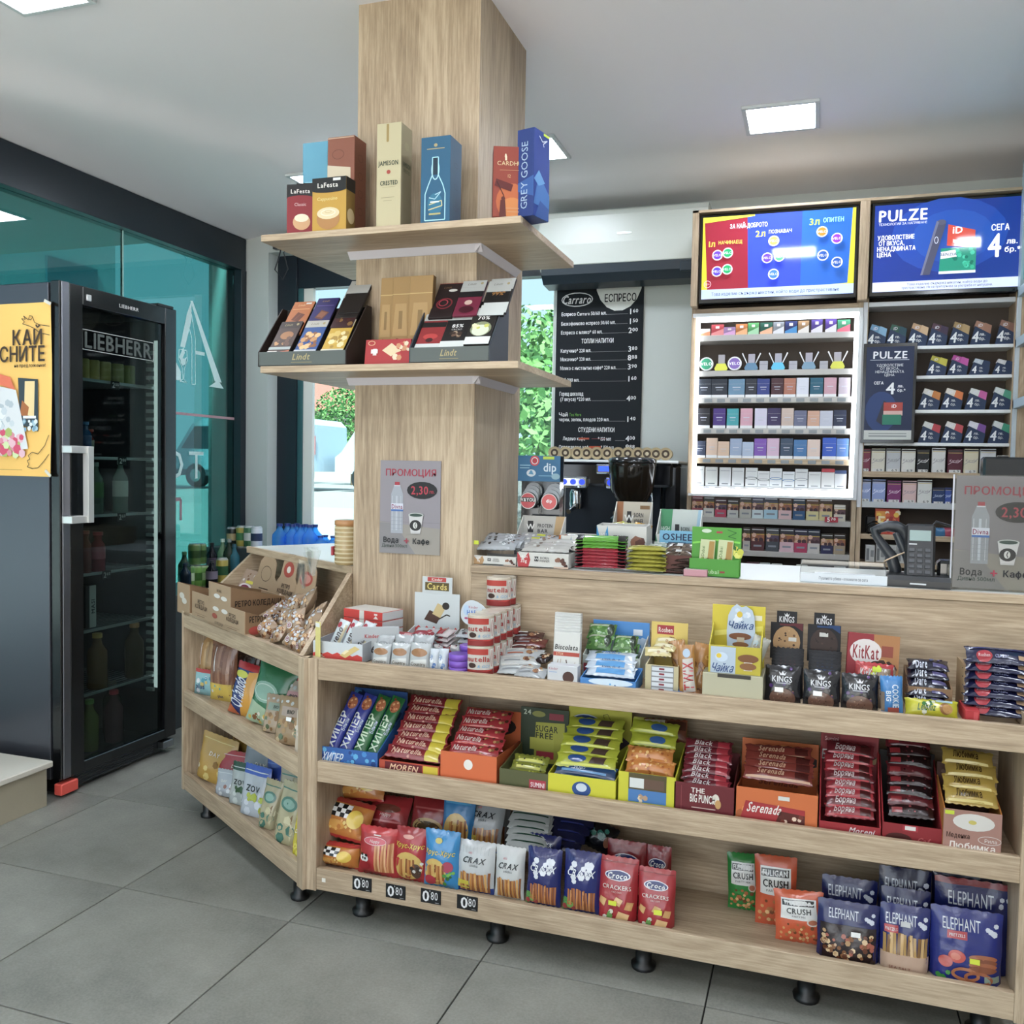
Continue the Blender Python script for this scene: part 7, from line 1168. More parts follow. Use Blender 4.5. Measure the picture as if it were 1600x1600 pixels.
# second tier
bw(876, 952, 838, 2.74, '#9aa8b4', '30g', 'white protein carton with dark and light cookie pictures in the second row', d=.08, zb=ZT)
bars(MAIN, *[MAIN.at(q, 850, 2.70)[0] for q in (862, 932)], 2.70, ZT+.05, 3, .008, .02, '#c0beb4', [('s', .3, .1, .95, .9, 12, .13, ['#2c2a26', '#d8dcc8', '#7a8a4a']), ('r', 0, .1, .18, .9, '#c86a1c')], 'pale bar with orange end and olive cookie print, second row', 'pale bars with an orange end', h=.05, tilt=60, seed=430)
bw(932, 1010, 822, 2.72, '#1f88c0', '33g', 'white protein carton with a bright blue band, raised in the second row', zb=ZT+.02, d=.08)
r, a, b, lh, bh = bw(803, 872, 846, 2.76, '#8a8c8e', '31g', 'white protein carton with a grey corner against the column', d=.09, bh=806, hcol='#b8b6b0', head=[('r', .12, .62, .25, .88, '#2a2a2c'), ('t', 'W', .185, .75, .12, '#e8e8e4'), ('t', 'PROTEIN', .52, .78, .08, '#3a3a3c', {'fit': .34}), ('t', 'BAR', .47, .66, .08, '#3a3a3c'), ('q', ((.7, .4), (1, .4), (1, 1), (.78, 1)), '#b8986a')])
bars(MAIN, a, b, 2.70, ZT+.045, 4, .008, .018, '#a8aaac', [('s', .1, .1, .9, .9, 8, .13, ['#8a6a44', '#d8d8d4', '#6a6e72']), ('r', .4, .4, .6, .7, '#c8cc3a')], 'silver bar with a yellow dot, heaped before the grey-cornered carton', 'silver bars before the grey-cornered carton', h=.045, tilt=62, seed=440, jit=.02)
r, a, b, lh, bh = bw(954, 1012, 830, 2.86, '#a8683c', '30g', 'white and brown protein carton raised at the back before the coffee machine', d=.08, bh=784, hcol='#bcb4a4', head=[('q', ((0, .3), (.16, .3), (.2, 1), (0, 1)), '#9a6034'), ('r', .30, .62, .42, .84, '#2a2a2c'), ('t', 'W', .36, .73, .10, '#e8e8e4'), ('t', 'BORN', .62, .78, .07, '#3a3a3c', {'fit': .26}), ('t', 'WINNER', .62, .68, .07, '#3a3a3c', {'fit': .26}), ('r', .66, .88, .92, .94, '#7a5a34')])
for k, (x0, x1, c_) in enumerate(((942, 975, '#b0b43a'), (962, 994, '#c8c87a'), (984, 1012, '#d09a1c'))): bt('bag', x0, x1, 806, 2.83, 'snack_packet', '%s packet lying in the white and brown carton' % ('lime green', 'pale green', 'amber yellow')[k], zb=ZT+.09, h=.05, d=.025, tilt=35, roll=(-10, 5, 12)[k], col=c_, seed=450+k, dec=[('s', .1, .1, .9, .9, 8, .12, ['#e0d870', '#7aa83a', '#c87a1c'])])
r, a, b, lh, bh = bw(1024, 1092, 836, 2.78, '#3a8a5c', '30g', 'green and white protein carton with a sky blue panel', d=.08, bh=796, hcol='#bcc4c0', head=[('q', ((0, 0), (.22, 0), (.30, 1), (0, 1)), '#3a8a5c'), ('t', 'HIGH', .13, .66, .07, '#d8e8dc', {'fit': .2}), ('t', '30g', .13, .5, .10, '#d8e8dc', {'fit': .2}), ('r', .36, .5, .46, .74, '#2a2a2c'), ('t', 'BORN', .60, .66, .07, '#3a4a44', {'fit': .2}), ('q', ((.76, 0), (1, 0), (1, 1), (.9, 1)), '#9abcd0')])
o = bt('box', 1030, 1086, 826, 2.755, 'header_card', 'light blue card with large dark lettering before the green and white carton', 'display card', zb=ZT+.078, h=.042, d=.003, col='#6aa8c8', dec=[('t', "OSHEE", .5, .55, .46, '#14284c', {'fit': .86}), ('r', .25, .1, .75, .18, '#2a4c70')])
bars(MAIN, *[MAIN.at(q, 860, 2.70)[0] for q in (1016, 1080)], 2.69, ZT+.046, 4, .008, .018, '#a8b4a8', [('s', .1, .1, .9, .9, 7, .14, ['#d8dcd4', '#6a9a7a', '#c8d0cc', '#8a7058'])], 'pale green and white bar heaped before the light blue card', 'pale green bars', h=.05, tilt=66, seed=460, jit=.015)
r, a, b, lh, bh = dbox(MAIN, 1036, 1080, 2.66, ZT, .07, 868, 862, '#5a2c22', 'small dark brown carton of chocolate bars behind the olive stack', inner='#3a1c16', slope=1.0, side='#6a342a')
bars(MAIN, a-.005, b+.005, 2.68, ZT+.05, 2, .014, .02, '#5a4a3c', [('s', .1, .1, .9, .9, 6, .14, ['#3a2c24', '#8a7a68']), ('r', .4, .3, .6, .7, '#d8d8d4')], 'dark foil bar on the small brown carton', 'dark foil bars', h=.045, tilt=70, seed=466)
for k in range(3): bt('bag', 1040+6*k, 1082, 880, 2.645, 'dark_bar', 'dark brown bar lying beside the olive stack', zb=ZT+.01+.014*k, h=.04, d=.015, tilt=80, yaw=-10, col='#3c2c26', seed=468+k, grp='dark bars beside the olive stack', dec=[('r', .2, .3, .8, .5, '#5a4a40')])
# green stand with tablets
gx0, gx1 = MAIN.at(1080, 870, 2.66)[0], MAIN.at(1158, 870, 2.66)[0]; gw = gx1-gx0; gz = MAIN.at(1120, 824, 2.66)[1]-ZT
g = empty('tablet_stand', MAIN.w((gx0+gx1)/2, 2.66, ZT), math.radians(-4), 'bright green card stand holding two white chocolate tablets', 'display stand')
part('back_card', g, CARD, -gw/2, .0, 0, gw/2, .003, gz, c='#4c9a2c'); part('base', g, CARD, -gw/2, -.03, 0, gw/2, .0, .003, c='#458a2a'); o = part('front_pocket', g, CARD, -gw/2, -.03, 0, gw/2, -.027, gz*.36, c='#459428')
D = MB(); decals(D, lambda u, v, q: ((u-.5)*gw, -.0005-q, v*gz), gw, gz, [('e', .30, .92, .10, .04, '#c8d8c0'), ('r', .5, .88, .62, .92, '#a83a3a'), ('l', [(.02, .66), (.5, .74), (.98, .70)], .04, '#7ad040'), ('s', .8, .4, 1.0, .66, 10, .06, ['#c8c83a', '#2a6a1c', '#e0e06a']), ('l', [(.72, .96), (.90, .90), (.74, .82), (.90, .78)], .012, '#1c5c20')])
decals(D, lambda u, v, q: ((u-.5)*gw, -.030-q, v*gz), gw, gz, [('t', 'Dubai', .45, .10, .08, '#a8c898', {'fit': .3}), ('r', .62, .08, .72, .12, '#8a2c2c')]); D.build('printed_design', CARD, g)
for k, u_ in enumerate((-.19, .17)): prod('box', 'chocolate_tablet', 'white and green chocolate tablet, %s one in the green stand' % ('left', 'right')[k], 'chocolate bar', gw*.30, gz*.62, .008, MAIN.w((gx0+gx1)/2+u_*gw, 2.648, ZT+.018), Euler((math.radians(-4), math.radians(3), 0)), '#c4cc9c', [('q', ((.55, .3), (.95, .3), (.95, .95), (.6, .95)), '#a8823a'), ('s', .2, .05, .9, .4, 8, .05, ['#e8ecd8', '#8ab04a', '#7a4a20']), ('t', 'Dubai', .22, .6, .10, '#3a5c1c', {'rot': 90, 'fit': .4})])
bt('box', 1067, 1104, 899, 2.61, 'pink_notepad', 'small pale pink block of notes on the counter edge', 'notepad', d=.05, col='#c08a94', top='#a8a8a0')
# white leaflet tray
x0, x1 = MAIN.at(1250, 915, 2.63)[0], MAIN.at(1386, 915, 2.63)[0]; w = x1-x0
tr = empty('leaflet_tray', MAIN.w((x0+x1)/2, 2.63, ZT), 0, 'low clear plastic tray with a white printed strip on the counter', 'tray'); part('base', tr, CLR, -w/2, 0, 0, w/2, .14, .003)
o = part('front_strip', tr, PLAS, -w/2, -.002, 0, w/2, .002, .026, c='#bfc6cc', ch=.001); D = MB(); decals(D, lambda u, v, q: ((u-.5)*w, -.002-q, v*.026), w, .026, [('t', 'Пушенето убива - откажете се сега', .5, .5, .30, '#3c4454', {'fit': .56, 'b': 0})]); D.build('printed_text', CARD, o)
for s in (-1, 1): MB().prism([(0, 0), (.14, 0), (.14, .05), (0, .026)], s*w/2-.0015, s*w/2+.0015, '#c8d0d4', axis=0).build('side_wall', CLR, tr)
part('back_wall', tr, CLR, -w/2, .138, 0, w/2, .141, .05)
for k in range(3): part('leaflet', tr, CARD, -w*.42+k*.01, .02+.03*k, .004+.004*k, w*.40, .08+.03*k, .007+.004*k, c=('#c8ccd0', '#a8b0b8', '#d4d8da')[k])
# payment terminal in a cradle
x0 = MAIN.at(1437, 870, 2.70)[0]; pt = empty('payment_terminal', MAIN.w(x0, 2.70, ZT), math.radians(-3), 'black card payment terminal with keypad standing in its cradle', 'payment terminal')
MB().prism([(-.07, 0), (.07, 0), (.07, .022), (.04, .03), (-.06, .03), (-.07, .018)], -.085, .075, '#1a1b1d', axis=0).build('cradle', PLAS, pt); part('cradle_logo', pt, PLAS, -.025, -.0712, .008, .015, -.070, .012, '#b8bcc0', .0003)
body = MB().box(-.038, -.012, 0, .038, .012, .155, c='#202124', ch=.006); bo = body.build('handset', PLAS, pt, (0, -.02, .018), (math.radians(-18), 0, 0))
part('display', bo, mat('grey_lcd', .2, .4, color='#8ea09c'), -.027, -.0135, .105, .027, -.0118, .135); part('logo_strip', bo, PLAS, -.028, -.0132, .094, -.008, -.0118, .097, '#c8ccd0', .0003)
for i in range(3):
    for j in range(5): part('key', bo, PLAS, -.028+i*.020, -.0145, .012+j*.0155, -.013+i*.020, -.0118, .022+j*.0155, c=('#3a3c40' if (i+j) % 2 else '#44464a'), ch=.002)
part('charger_block', pt, GLOS, .045, .0, .0, .10, .07, .07, '#131416', .008); M = MB().tube([(.02, .03, .15), (.04, .03, .175), (.09, .03, .16), (.13, .03, .10), (.16, .04, .04)], .0035, '#16171a'); M.build('cable', PLAS, pt)
# barcode scanner with rubber band
def sm(p): return p
xs, zs = MAIN.at(1392, 870, 2.74); sc_ = empty('barcode_scanner', MAIN.w(xs, 2.74, ZT), 0, 'dark grey handheld barcode scanner on a curved stand, with a rubber band', 'scanner')
def pxl(px, py): a_, b_ = MAIN.at(px, py, 2.74); return (a_-xs, 0, b_-ZT)
def limb(pts, rads, name, c='#25292e', sq=.7):
    P_ = [Vector(pxl(*q)) for q in pts]; vs = []; n = 12; fs = []
    for i, p_ in enumerate(P_):
        d_ = (P_[min(i+1, len(P_)-1)]-P_[max(i-1, 0)]).normalized(); a_ = Vector((0, 1, 0)); b_ = d_.cross(a_).normalized()
        for k in range(n): t = 2*PI*k/n; vs.append(p_+a_*(rads[i]*1.2*math.cos(t))+b_*(rads[i]*math.sin(t)))
    for i in range(len(P_)-1):
        for k in range(n): fs.append((i*n+k, i*n+(k+1) % n, (i+1)*n+(k+1) % n, (i+1)*n+k))
    M = MB(); M.mesh(vs, fs, c, True); M.mesh(vs[:n], [tuple(range(n))[::-1]], c); M.mesh(vs[-n:], [tuple(range(n))], c); return M.build(name, PLAS, sc_)
limb([(1398, 908), (1399, 890), (1392, 868), (1378, 850), (1368, 836), (1366, 828), (1374, 824)], [.014, .017, .016, .013, .011, .012, .010], 'handle')
limb([(1372, 826), (1386, 822), (1400, 823), (1411, 828), (1417, 842), (1423, 860)], [.012, .015, .017, .016, .014, .011], 'head')
limb([(1400, 832), (1408, 850), (1416, 870), (1420, 890)], [.010, .012, .010, .008], 'trigger_guard', '#30353a')
M = MB().tube([pxl(1380, 876)[:1]+(-.022,)+pxl(1380, 876)[2:], pxl(1402, 866)[:1]+(-.026,)+pxl(1402, 866)[2:], pxl(1424, 858)[:1]+(-.018,)+pxl(1424, 858)[2:]], .0022, '#b09a80'); M.build('rubber_band', PLAS, sc_)
MB().lathe([(.04, 0), (.04, .006), (.012, .012)], '#1a1c1f', 16, pxl(1398, 908)[0]).build('stand_base', PLAS, sc_)
# acrylic promo stand and the same print on the column
def promo(name, label, loc, w, h, ac):
    r = empty(name, loc, 0, label, 'poster'); o = part('print', r, MATT if not ac else CARD, -w/2, -.001, 0, w/2, .001, h, c='#8f8a90', ch=.0002)
    for k in range(1): pass
    D = MB(); decals(D, lambda u, v, q: ((u-.5)*w, -.001-q, v*h), w, h, [('q', ((0, 0), (1, 0), (1, .28), (0, .34)), '#9d978f'), ('q', ((0, 0), (.6, 0), (.25, .33), (0, .33)), '#8d8a8c'), ('r', 0, .34, 1, .342, '#7c777c'),
      ('t', 'ПРОМОЦИЯ', .51, .87, .068, '#a82a42', {'fit': .86}), ('e', .70, .685, .25, .092, '#1e1e22'), ('t', '2,30', .66, .685, .085, '#b4243c', {'fit': .28}), ('t', 'лв.', .86, .672, .035, '#b4243c', {'fit': .1}),
      ('q', ((.19, .22), (.39, .22), (.39, .64), (.19, .64)), '#a7acb6'), ('q', ((.19, .64), (.39, .64), (.34, .73), (.24, .73)), '#a7acb6'), ('r', .25, .73, .33, .77, '#b02a3c'), ('r', .24, .725, .34, .735, '#c8ccd4'),
      ('r', .21, .25, .215, .62, '#d8dce4'), ('r', .35, .25, .356, .62, '#c8ccd4'), ('r', .27, .25, .30, .62, '#bcc2cc'), ('r', .195, .455, .395, .54, '#d4d8e4'), ('r', .195, .455, .395, .475, '#3a6ab0'), ('t', 'Divna', .295, .505, .045, '#8a2a50', {'fit': .18})]+[('r', .195, .27+.04*k, .385, .273+.04*k, '#8d929c') for k in range(4)]+
      [('q', ((.53, .22), (.68, .22), (.73, .42), (.49, .42)), '#d2d0d0'), ('e', .61, .42, .125, .024, '#c8ccc8'), ('e', .61, .42, .105, .017, '#3c5048'), ('e', .605, .31, .095, .058, '#2c2a2c'), ('e', .60, .31, .036, .034, '#d8d8d4'), ('l', [(.61, .335), (.595, .31), (.61, .285)], .008, '#2c2a2c'), ('q', ((.53, .22), (.68, .22), (.67, .235), (.54, .235)), '#c0bebe'),
      ('t', 'Вода', .20, .145, .055, '#202226', {'fit': .25}), ('t', '+', .46, .14, .075, '#a83048'), ('t', 'Кафе', .70, .14, .055, '#202226', {'fit': .27}), ('t', 'Дивна 500мл', .26, .085, .034, '#3a4a40', {'fit': .42, 'b': 0})]); D.build('printed_design', CARD, o)
    return r
pa = MAIN.at(596, 719, CY0-.003); pb = MAIN.at(686, 868, CY0-.003)
promo('promotion_poster', 'laminated promotion poster with water bottle and coffee cup on the column front', ((pa[0]+pb[0])/2, CY0-.003, pb[1]), .210, pa[1]-pb[1], False)
xl = MAIN.at(1490, 850, 2.63)[0]; r = promo('promotion_stand', 'clear acrylic stand with the promotion print, at the right end of the counter', (xl+.108, 2.645, ZT+.006), .210, .297, True)
part('acrylic_front', r, CLR, -.111, -.006, -.005, .111, -.003, .300, ch=.0005); part('acrylic_back', r, CLR, -.111, .003, -.005, .111, .006, .300, ch=.0005); part('acrylic_foot', r, CLR, -.111, -.006, -.006, .111, .07, -.003, ch=.0005); part('acrylic_edge', r, PLAS, -.1125, -.007, -.005, -.110, .006, .300, '#c8c8d0', .0005)
mo = empty('till_monitor', MAIN.w(.66, 2.98, ZT), math.radians(8), 'black till monitor behind the acrylic stand', 'monitor'); part('panel', mo, GLOS, -.20, -.015, .09, .20, .02, .36, '#15161a', .006); part('neck', mo, PLAS, -.03, 0, .01, .03, .03, .12, '#1a1b1e'); part('foot', mo, PLAS, -.1, -.08, 0, .1, .08, .012, '#1a1b1e', .003)
# nicotine tin display
x0, x1 = MAIN.at(809, 760, 2.86)[0], MAIN.at(875, 760, 2.86)[0]; w = x1-x0; zb = ZT+.11; zt = MAIN.at(842, 712, 2.86)[1]; h = zt-ZT
dp_ = empty('tin_dispenser', MAIN.w((x0+x1)/2, 2.86, ZT), 0, 'clear tin dispenser with a blue header beside the column', 'dispenser'); part('back_plate', dp_, GLOS, -w/2, .04, 0, w/2, .045, h, '#24282e'); o = part('header', dp_, CARD, -w/2, -.002, h-.085, w/2, .0, h, c='#2a6a94')
for s in (-1, 0, 1): part('divider', dp_, CLR, s*w/2-.001, -.001, 0, s*w/2+.001, .04, h-.085)
part('base', dp_, CLR, -w/2, 0, 0, w/2, .04, .004); part('middle_rail', dp_, CLR, -w/2, -.001, h-.215, w/2, .04, h-.21)
D = MB(); decals(D, lambda u, v, q: ((u-.5)*w, -.002-q, h-.085+v*.085), w, .085, [('e', .40, .80, .11, .20, '#c8303c'), ('e', .40, .80, .08, .14, '#d8dce0'), ('e', .40, .80, .06, .11, '#b0283a'), ('t', 'dip', .76, .55, .32, '#c8dce8', {'fit': .3}), ('e', .32, .32, .11, .14, '#c8d4dc'), ('q', ((.26, .28), (.38, .26), (.34, .42), (.30, .42)), '#4a8ab0'), ('r', .05, .6, .3, .64, '#8ab8d0'), ('r', .05, .5, .28, .54, '#8ab8d0'), ('r', .5, .2, .95, .24, '#6aa0c0'), ('e', .9, .2, .10, .12, '#8ab0c0'), ('r', .6, .86, .86, .97, '#b8d040')]); D.build('printed_design', CARD, o)
for k, (dx, dz, c_, tx_, nm) in enumerate(((-.25, .150, '#b02a34', 'V&YOU', 'black and red tin with white lettering, upper left'), (.25, .152, '#c03a3c', 'dip', 'red tin with white rim, upper right'), (-.25, .262, '#3c4640', '', 'dark green tin, lower left'), (.25, .262, '#1f2226', '', 'black tin, lower right'))):
    for j in range(4):
        rr = .029; zz = h-dz+.012*j*(1 if j else 1)*.9; o = MB().prism([(rr*math.cos(2*PI*q/20), rr*math.sin(2*PI*q/20)) for q in range(20)], -.005, .003, '#8a9096' if j else '#16181a', axis=1, sm=True).build('pouch_tin', PLAS, None, MAIN.w((x0+x1)/2+dx*w+.004*j, 2.866+.008*j, ZT+zz)); tag(o, nm+' in the tin dispenser' if j == 0 else '%s tin behind the %s' % (('', 'first', 'second', 'third')[j], nm), 'tin', None if j == 0 else 'rows of tins in the dispenser')
        if j == 0: D = MB(); decals(D, lambda u, v, q: (u, -.0051-q, v), 1, 1, [('e', 0, 0, rr*.95, rr*.95, '#c8c4c4' if k != 3 else '#33383c'), ('e', 0, 0, rr*.86, rr*.86, c_), ('p', [(-rr*.85, -.004), (rr*.85, -.004), (rr*.8, .011), (-rr*.8, .011)], '#16181a' if k == 0 else c_)]+([('t', tx_, 0, .003, .011, '#e0e0e0', {'fit': .05})] if tx_ else [])); D.build('printed_lid', PLAS, o)
# ================================================================ COLUMN SHELVES
ZU, ZL = 2.046, 1.646
U = ZU
def box2(x0, x1, yt, t, zb, name, label, cat, d, col, dec, side, yaw=0, sdec=(), which=1, **k):
    def kids(o, w, h, dd):
        if not sdec: return None
        D = MB(); decals(D, (lambda u, v, q: (w/2+q, (u-.5)*dd, v*h)) if which > 0 else (lambda u, v, q: (-w/2-q, (.5-u)*dd, v*h)), dd, h, sdec); return [D.build('printed_side', CARD, o)]
    return put('box', MAIN, x0, x1, yt, t, zb, name, label, cat, d=d, col=col, dec=dec, side=side, yaw=yaw, parts=kids, **k)
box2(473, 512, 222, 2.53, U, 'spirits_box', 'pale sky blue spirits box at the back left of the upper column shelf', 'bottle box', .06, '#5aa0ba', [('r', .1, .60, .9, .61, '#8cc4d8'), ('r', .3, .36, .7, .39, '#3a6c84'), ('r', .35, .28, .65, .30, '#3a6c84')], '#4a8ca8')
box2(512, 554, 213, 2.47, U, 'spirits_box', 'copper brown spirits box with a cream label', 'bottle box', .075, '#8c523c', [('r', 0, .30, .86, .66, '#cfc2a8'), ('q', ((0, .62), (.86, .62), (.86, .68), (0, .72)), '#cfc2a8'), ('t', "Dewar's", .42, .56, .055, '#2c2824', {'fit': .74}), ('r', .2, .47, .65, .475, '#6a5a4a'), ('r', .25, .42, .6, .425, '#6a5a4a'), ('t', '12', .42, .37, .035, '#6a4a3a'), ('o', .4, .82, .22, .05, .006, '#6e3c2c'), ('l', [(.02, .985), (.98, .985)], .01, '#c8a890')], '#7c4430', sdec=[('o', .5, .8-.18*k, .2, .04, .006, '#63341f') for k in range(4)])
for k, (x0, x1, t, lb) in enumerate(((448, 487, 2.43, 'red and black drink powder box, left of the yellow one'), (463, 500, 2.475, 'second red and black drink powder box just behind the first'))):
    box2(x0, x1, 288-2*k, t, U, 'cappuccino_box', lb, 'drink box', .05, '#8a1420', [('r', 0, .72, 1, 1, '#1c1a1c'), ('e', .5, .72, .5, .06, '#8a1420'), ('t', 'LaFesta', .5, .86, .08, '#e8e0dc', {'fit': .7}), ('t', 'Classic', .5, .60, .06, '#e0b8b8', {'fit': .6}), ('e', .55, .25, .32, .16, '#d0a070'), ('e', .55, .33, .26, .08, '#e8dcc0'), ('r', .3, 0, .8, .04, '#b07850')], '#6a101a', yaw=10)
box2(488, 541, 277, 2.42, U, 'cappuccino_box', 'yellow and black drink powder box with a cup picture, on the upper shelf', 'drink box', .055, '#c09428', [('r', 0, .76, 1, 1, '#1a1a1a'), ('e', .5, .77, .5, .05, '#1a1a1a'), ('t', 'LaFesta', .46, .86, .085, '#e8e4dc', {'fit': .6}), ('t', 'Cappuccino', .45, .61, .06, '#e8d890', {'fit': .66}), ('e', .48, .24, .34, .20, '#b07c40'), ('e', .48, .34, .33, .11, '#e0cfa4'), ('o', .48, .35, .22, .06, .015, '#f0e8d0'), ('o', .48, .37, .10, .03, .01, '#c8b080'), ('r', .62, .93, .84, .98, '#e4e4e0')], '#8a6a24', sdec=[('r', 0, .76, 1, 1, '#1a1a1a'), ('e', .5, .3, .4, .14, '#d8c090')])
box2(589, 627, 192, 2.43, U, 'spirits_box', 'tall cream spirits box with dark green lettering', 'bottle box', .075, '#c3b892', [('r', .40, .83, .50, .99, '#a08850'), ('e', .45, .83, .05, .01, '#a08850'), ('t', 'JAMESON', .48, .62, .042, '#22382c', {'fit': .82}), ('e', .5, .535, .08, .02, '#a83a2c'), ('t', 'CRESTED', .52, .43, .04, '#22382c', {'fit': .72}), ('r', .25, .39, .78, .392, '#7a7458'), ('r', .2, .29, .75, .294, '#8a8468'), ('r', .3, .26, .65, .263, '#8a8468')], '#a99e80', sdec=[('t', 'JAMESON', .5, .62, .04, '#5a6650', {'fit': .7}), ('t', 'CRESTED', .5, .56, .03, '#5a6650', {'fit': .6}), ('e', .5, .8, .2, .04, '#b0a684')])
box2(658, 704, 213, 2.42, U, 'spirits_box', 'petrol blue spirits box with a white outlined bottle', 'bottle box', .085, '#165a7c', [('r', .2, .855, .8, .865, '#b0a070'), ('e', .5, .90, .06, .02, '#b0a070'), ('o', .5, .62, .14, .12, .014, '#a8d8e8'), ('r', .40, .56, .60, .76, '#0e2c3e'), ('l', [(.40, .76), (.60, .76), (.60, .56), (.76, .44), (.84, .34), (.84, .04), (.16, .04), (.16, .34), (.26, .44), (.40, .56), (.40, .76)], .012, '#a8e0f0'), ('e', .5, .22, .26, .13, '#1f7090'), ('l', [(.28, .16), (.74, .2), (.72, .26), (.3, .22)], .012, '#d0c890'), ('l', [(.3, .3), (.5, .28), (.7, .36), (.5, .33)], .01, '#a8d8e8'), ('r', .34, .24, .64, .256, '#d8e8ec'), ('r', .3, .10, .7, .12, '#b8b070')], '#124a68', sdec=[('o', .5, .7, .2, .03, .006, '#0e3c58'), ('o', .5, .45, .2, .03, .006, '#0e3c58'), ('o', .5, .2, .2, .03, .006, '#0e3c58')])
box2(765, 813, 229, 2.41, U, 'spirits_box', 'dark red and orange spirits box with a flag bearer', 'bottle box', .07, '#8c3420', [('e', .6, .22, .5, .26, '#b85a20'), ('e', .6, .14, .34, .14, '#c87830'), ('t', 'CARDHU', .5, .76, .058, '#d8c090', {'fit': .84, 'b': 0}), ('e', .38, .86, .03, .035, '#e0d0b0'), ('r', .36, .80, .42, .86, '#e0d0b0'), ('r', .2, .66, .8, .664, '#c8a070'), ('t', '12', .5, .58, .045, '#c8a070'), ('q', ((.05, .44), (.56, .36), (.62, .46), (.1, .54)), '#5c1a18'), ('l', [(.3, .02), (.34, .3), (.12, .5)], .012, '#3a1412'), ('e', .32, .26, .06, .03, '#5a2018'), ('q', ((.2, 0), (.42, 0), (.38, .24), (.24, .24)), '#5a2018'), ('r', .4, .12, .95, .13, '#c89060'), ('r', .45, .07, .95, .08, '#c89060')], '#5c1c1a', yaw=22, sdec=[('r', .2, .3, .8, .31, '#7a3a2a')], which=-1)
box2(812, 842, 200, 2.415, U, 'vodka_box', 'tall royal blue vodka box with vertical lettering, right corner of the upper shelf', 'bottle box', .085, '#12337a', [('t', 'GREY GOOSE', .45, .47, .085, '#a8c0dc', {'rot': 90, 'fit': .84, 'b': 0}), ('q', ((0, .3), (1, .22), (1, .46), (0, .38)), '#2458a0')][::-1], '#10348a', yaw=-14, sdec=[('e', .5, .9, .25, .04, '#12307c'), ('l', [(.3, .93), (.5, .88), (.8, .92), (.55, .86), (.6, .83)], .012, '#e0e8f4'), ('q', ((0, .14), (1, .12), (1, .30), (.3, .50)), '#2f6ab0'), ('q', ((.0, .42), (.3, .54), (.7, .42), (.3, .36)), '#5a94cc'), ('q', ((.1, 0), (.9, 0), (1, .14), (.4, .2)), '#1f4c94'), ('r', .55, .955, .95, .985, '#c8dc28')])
# lower shelf: two tilted chocolate displays
def choc(x0, x1, yt, t, z, label, base, dec, tilt=22, yaw=0, roll=0, d=.010, h=None, w=None, name='chocolate_tablet', grp=None):
    return put('box', MAIN, x0, x1, yt, t, ZL+z, name, label, 'chocolate', d=d, col=base, dec=dec, tilt=tilt, yaw=yaw, roll=roll, h=h, w=w, grp=grp)
def disp(x0, x1, t, lb, grp=None, side='#30241f'):
    a, b = MAIN.at(x0, 560, t)[0], MAIN.at(x1, 560, t)[0]; w = b-a; dd = .16
    r = empty('chocolate_display', MAIN.w((a+b)/2, t+dd/2, ZL), 0, lb, 'display box'); o = part('front_lip', r, CARD, -w/2, -dd/2, 0, w/2, -dd/2+.004, .045, c='#5c6360')
    D = MB(); decals(D, lambda u, v, q: ((u-.5)*w, -dd/2-q, v*.045), w, .045, [('t', 'Lindt', .5, .62, .40, '#b0a070', {'fit': .2, 'it': .3}), ('r', .38, .22, .62, .26, '#9a8c60')]); D.build('printed_logo', CARD, o)
    part('base', r, CARD, -w/2, -dd/2, 0, w/2, dd/2, .004, c='#2a2c2c'); part('back', r, CARD, -w/2, dd/2-.004, 0, w/2, dd/2, .20, c='#26221f')
    for s in (-1, 1): MB().prism([(-dd/2, 0), (dd/2, 0), (dd/2, .20), (dd/2-.03, .20), (-dd/2, .045)], s*(w/2)-.002, s*(w/2)+.002, side, axis=0).build('side_panel', CARD, r)
    return a, w
LH = lambda c: [('r', 0, .80, 1, 1, c), ('t', 'Lindt', .42, .90, .06, '#a89868' if c[1] in '123' else '#6a6458', {'fit': .42, 'it': .3}), ('e', .82, .91, .06, .035, '#a89868')]
a, w = disp(404, 540, 2.415, 'left tilted chocolate display on the lower column shelf')
def tab(frac, row, base, extra, lb, a, w, t0, tall=0, grp=None):
    x = a+w*frac; y = t0+.012+.068*row; z = ZL+.032+.078*row+tall
    return prod('box', 'chocolate_tablet', lb, 'chocolate', .077, .150, .009, MAIN.w(x, y, z), Euler((math.radians(-38), 0, 0)), base, extra, grp=grp, side='#2a2422', parts=None)
tab(.19, 0, '#4c3830', LH('#3c2c26')+[('e', .55, .58, .3, .12, '#a06a3a'), ('s', .1, .3, .9, .5, 9, .05, ['#6a4a38', '#c08a50']), ('r', 0, .16, 1, .24, '#a8b0ac'), ('q', ((.5, 0), (1, 0), (1, .14), (.6, .1)), '#c8602c'), ('r', 0, 0, .45, .12, '#d8ccc0')], 'dark brown chocolate tablet with an orange foot, front left', a, w, 2.415)
tab(.50, 0, '#1f4a8a', LH('#b8b4a8')+[('s', .15, .2, .85, .62, 26, .07, ['#c08a50', '#8a5428', '#e0b478']), ('r', 0, 0, 1, .14, '#b8bcc0')], 'blue and cream chocolate tablet with nuts, front middle', a, w, 2.415)
tab(.81, 0, '#c8a028', LH('#b4b09c')+[('s', .15, .2, .85, .62, 20, .075, ['#d8b860', '#e8d8a0', '#a88430']), ('r', 0, 0, 1, .14, '#d0ccb8')], 'yellow and cream chocolate tablet with nuts, front right', a, w, 2.415)
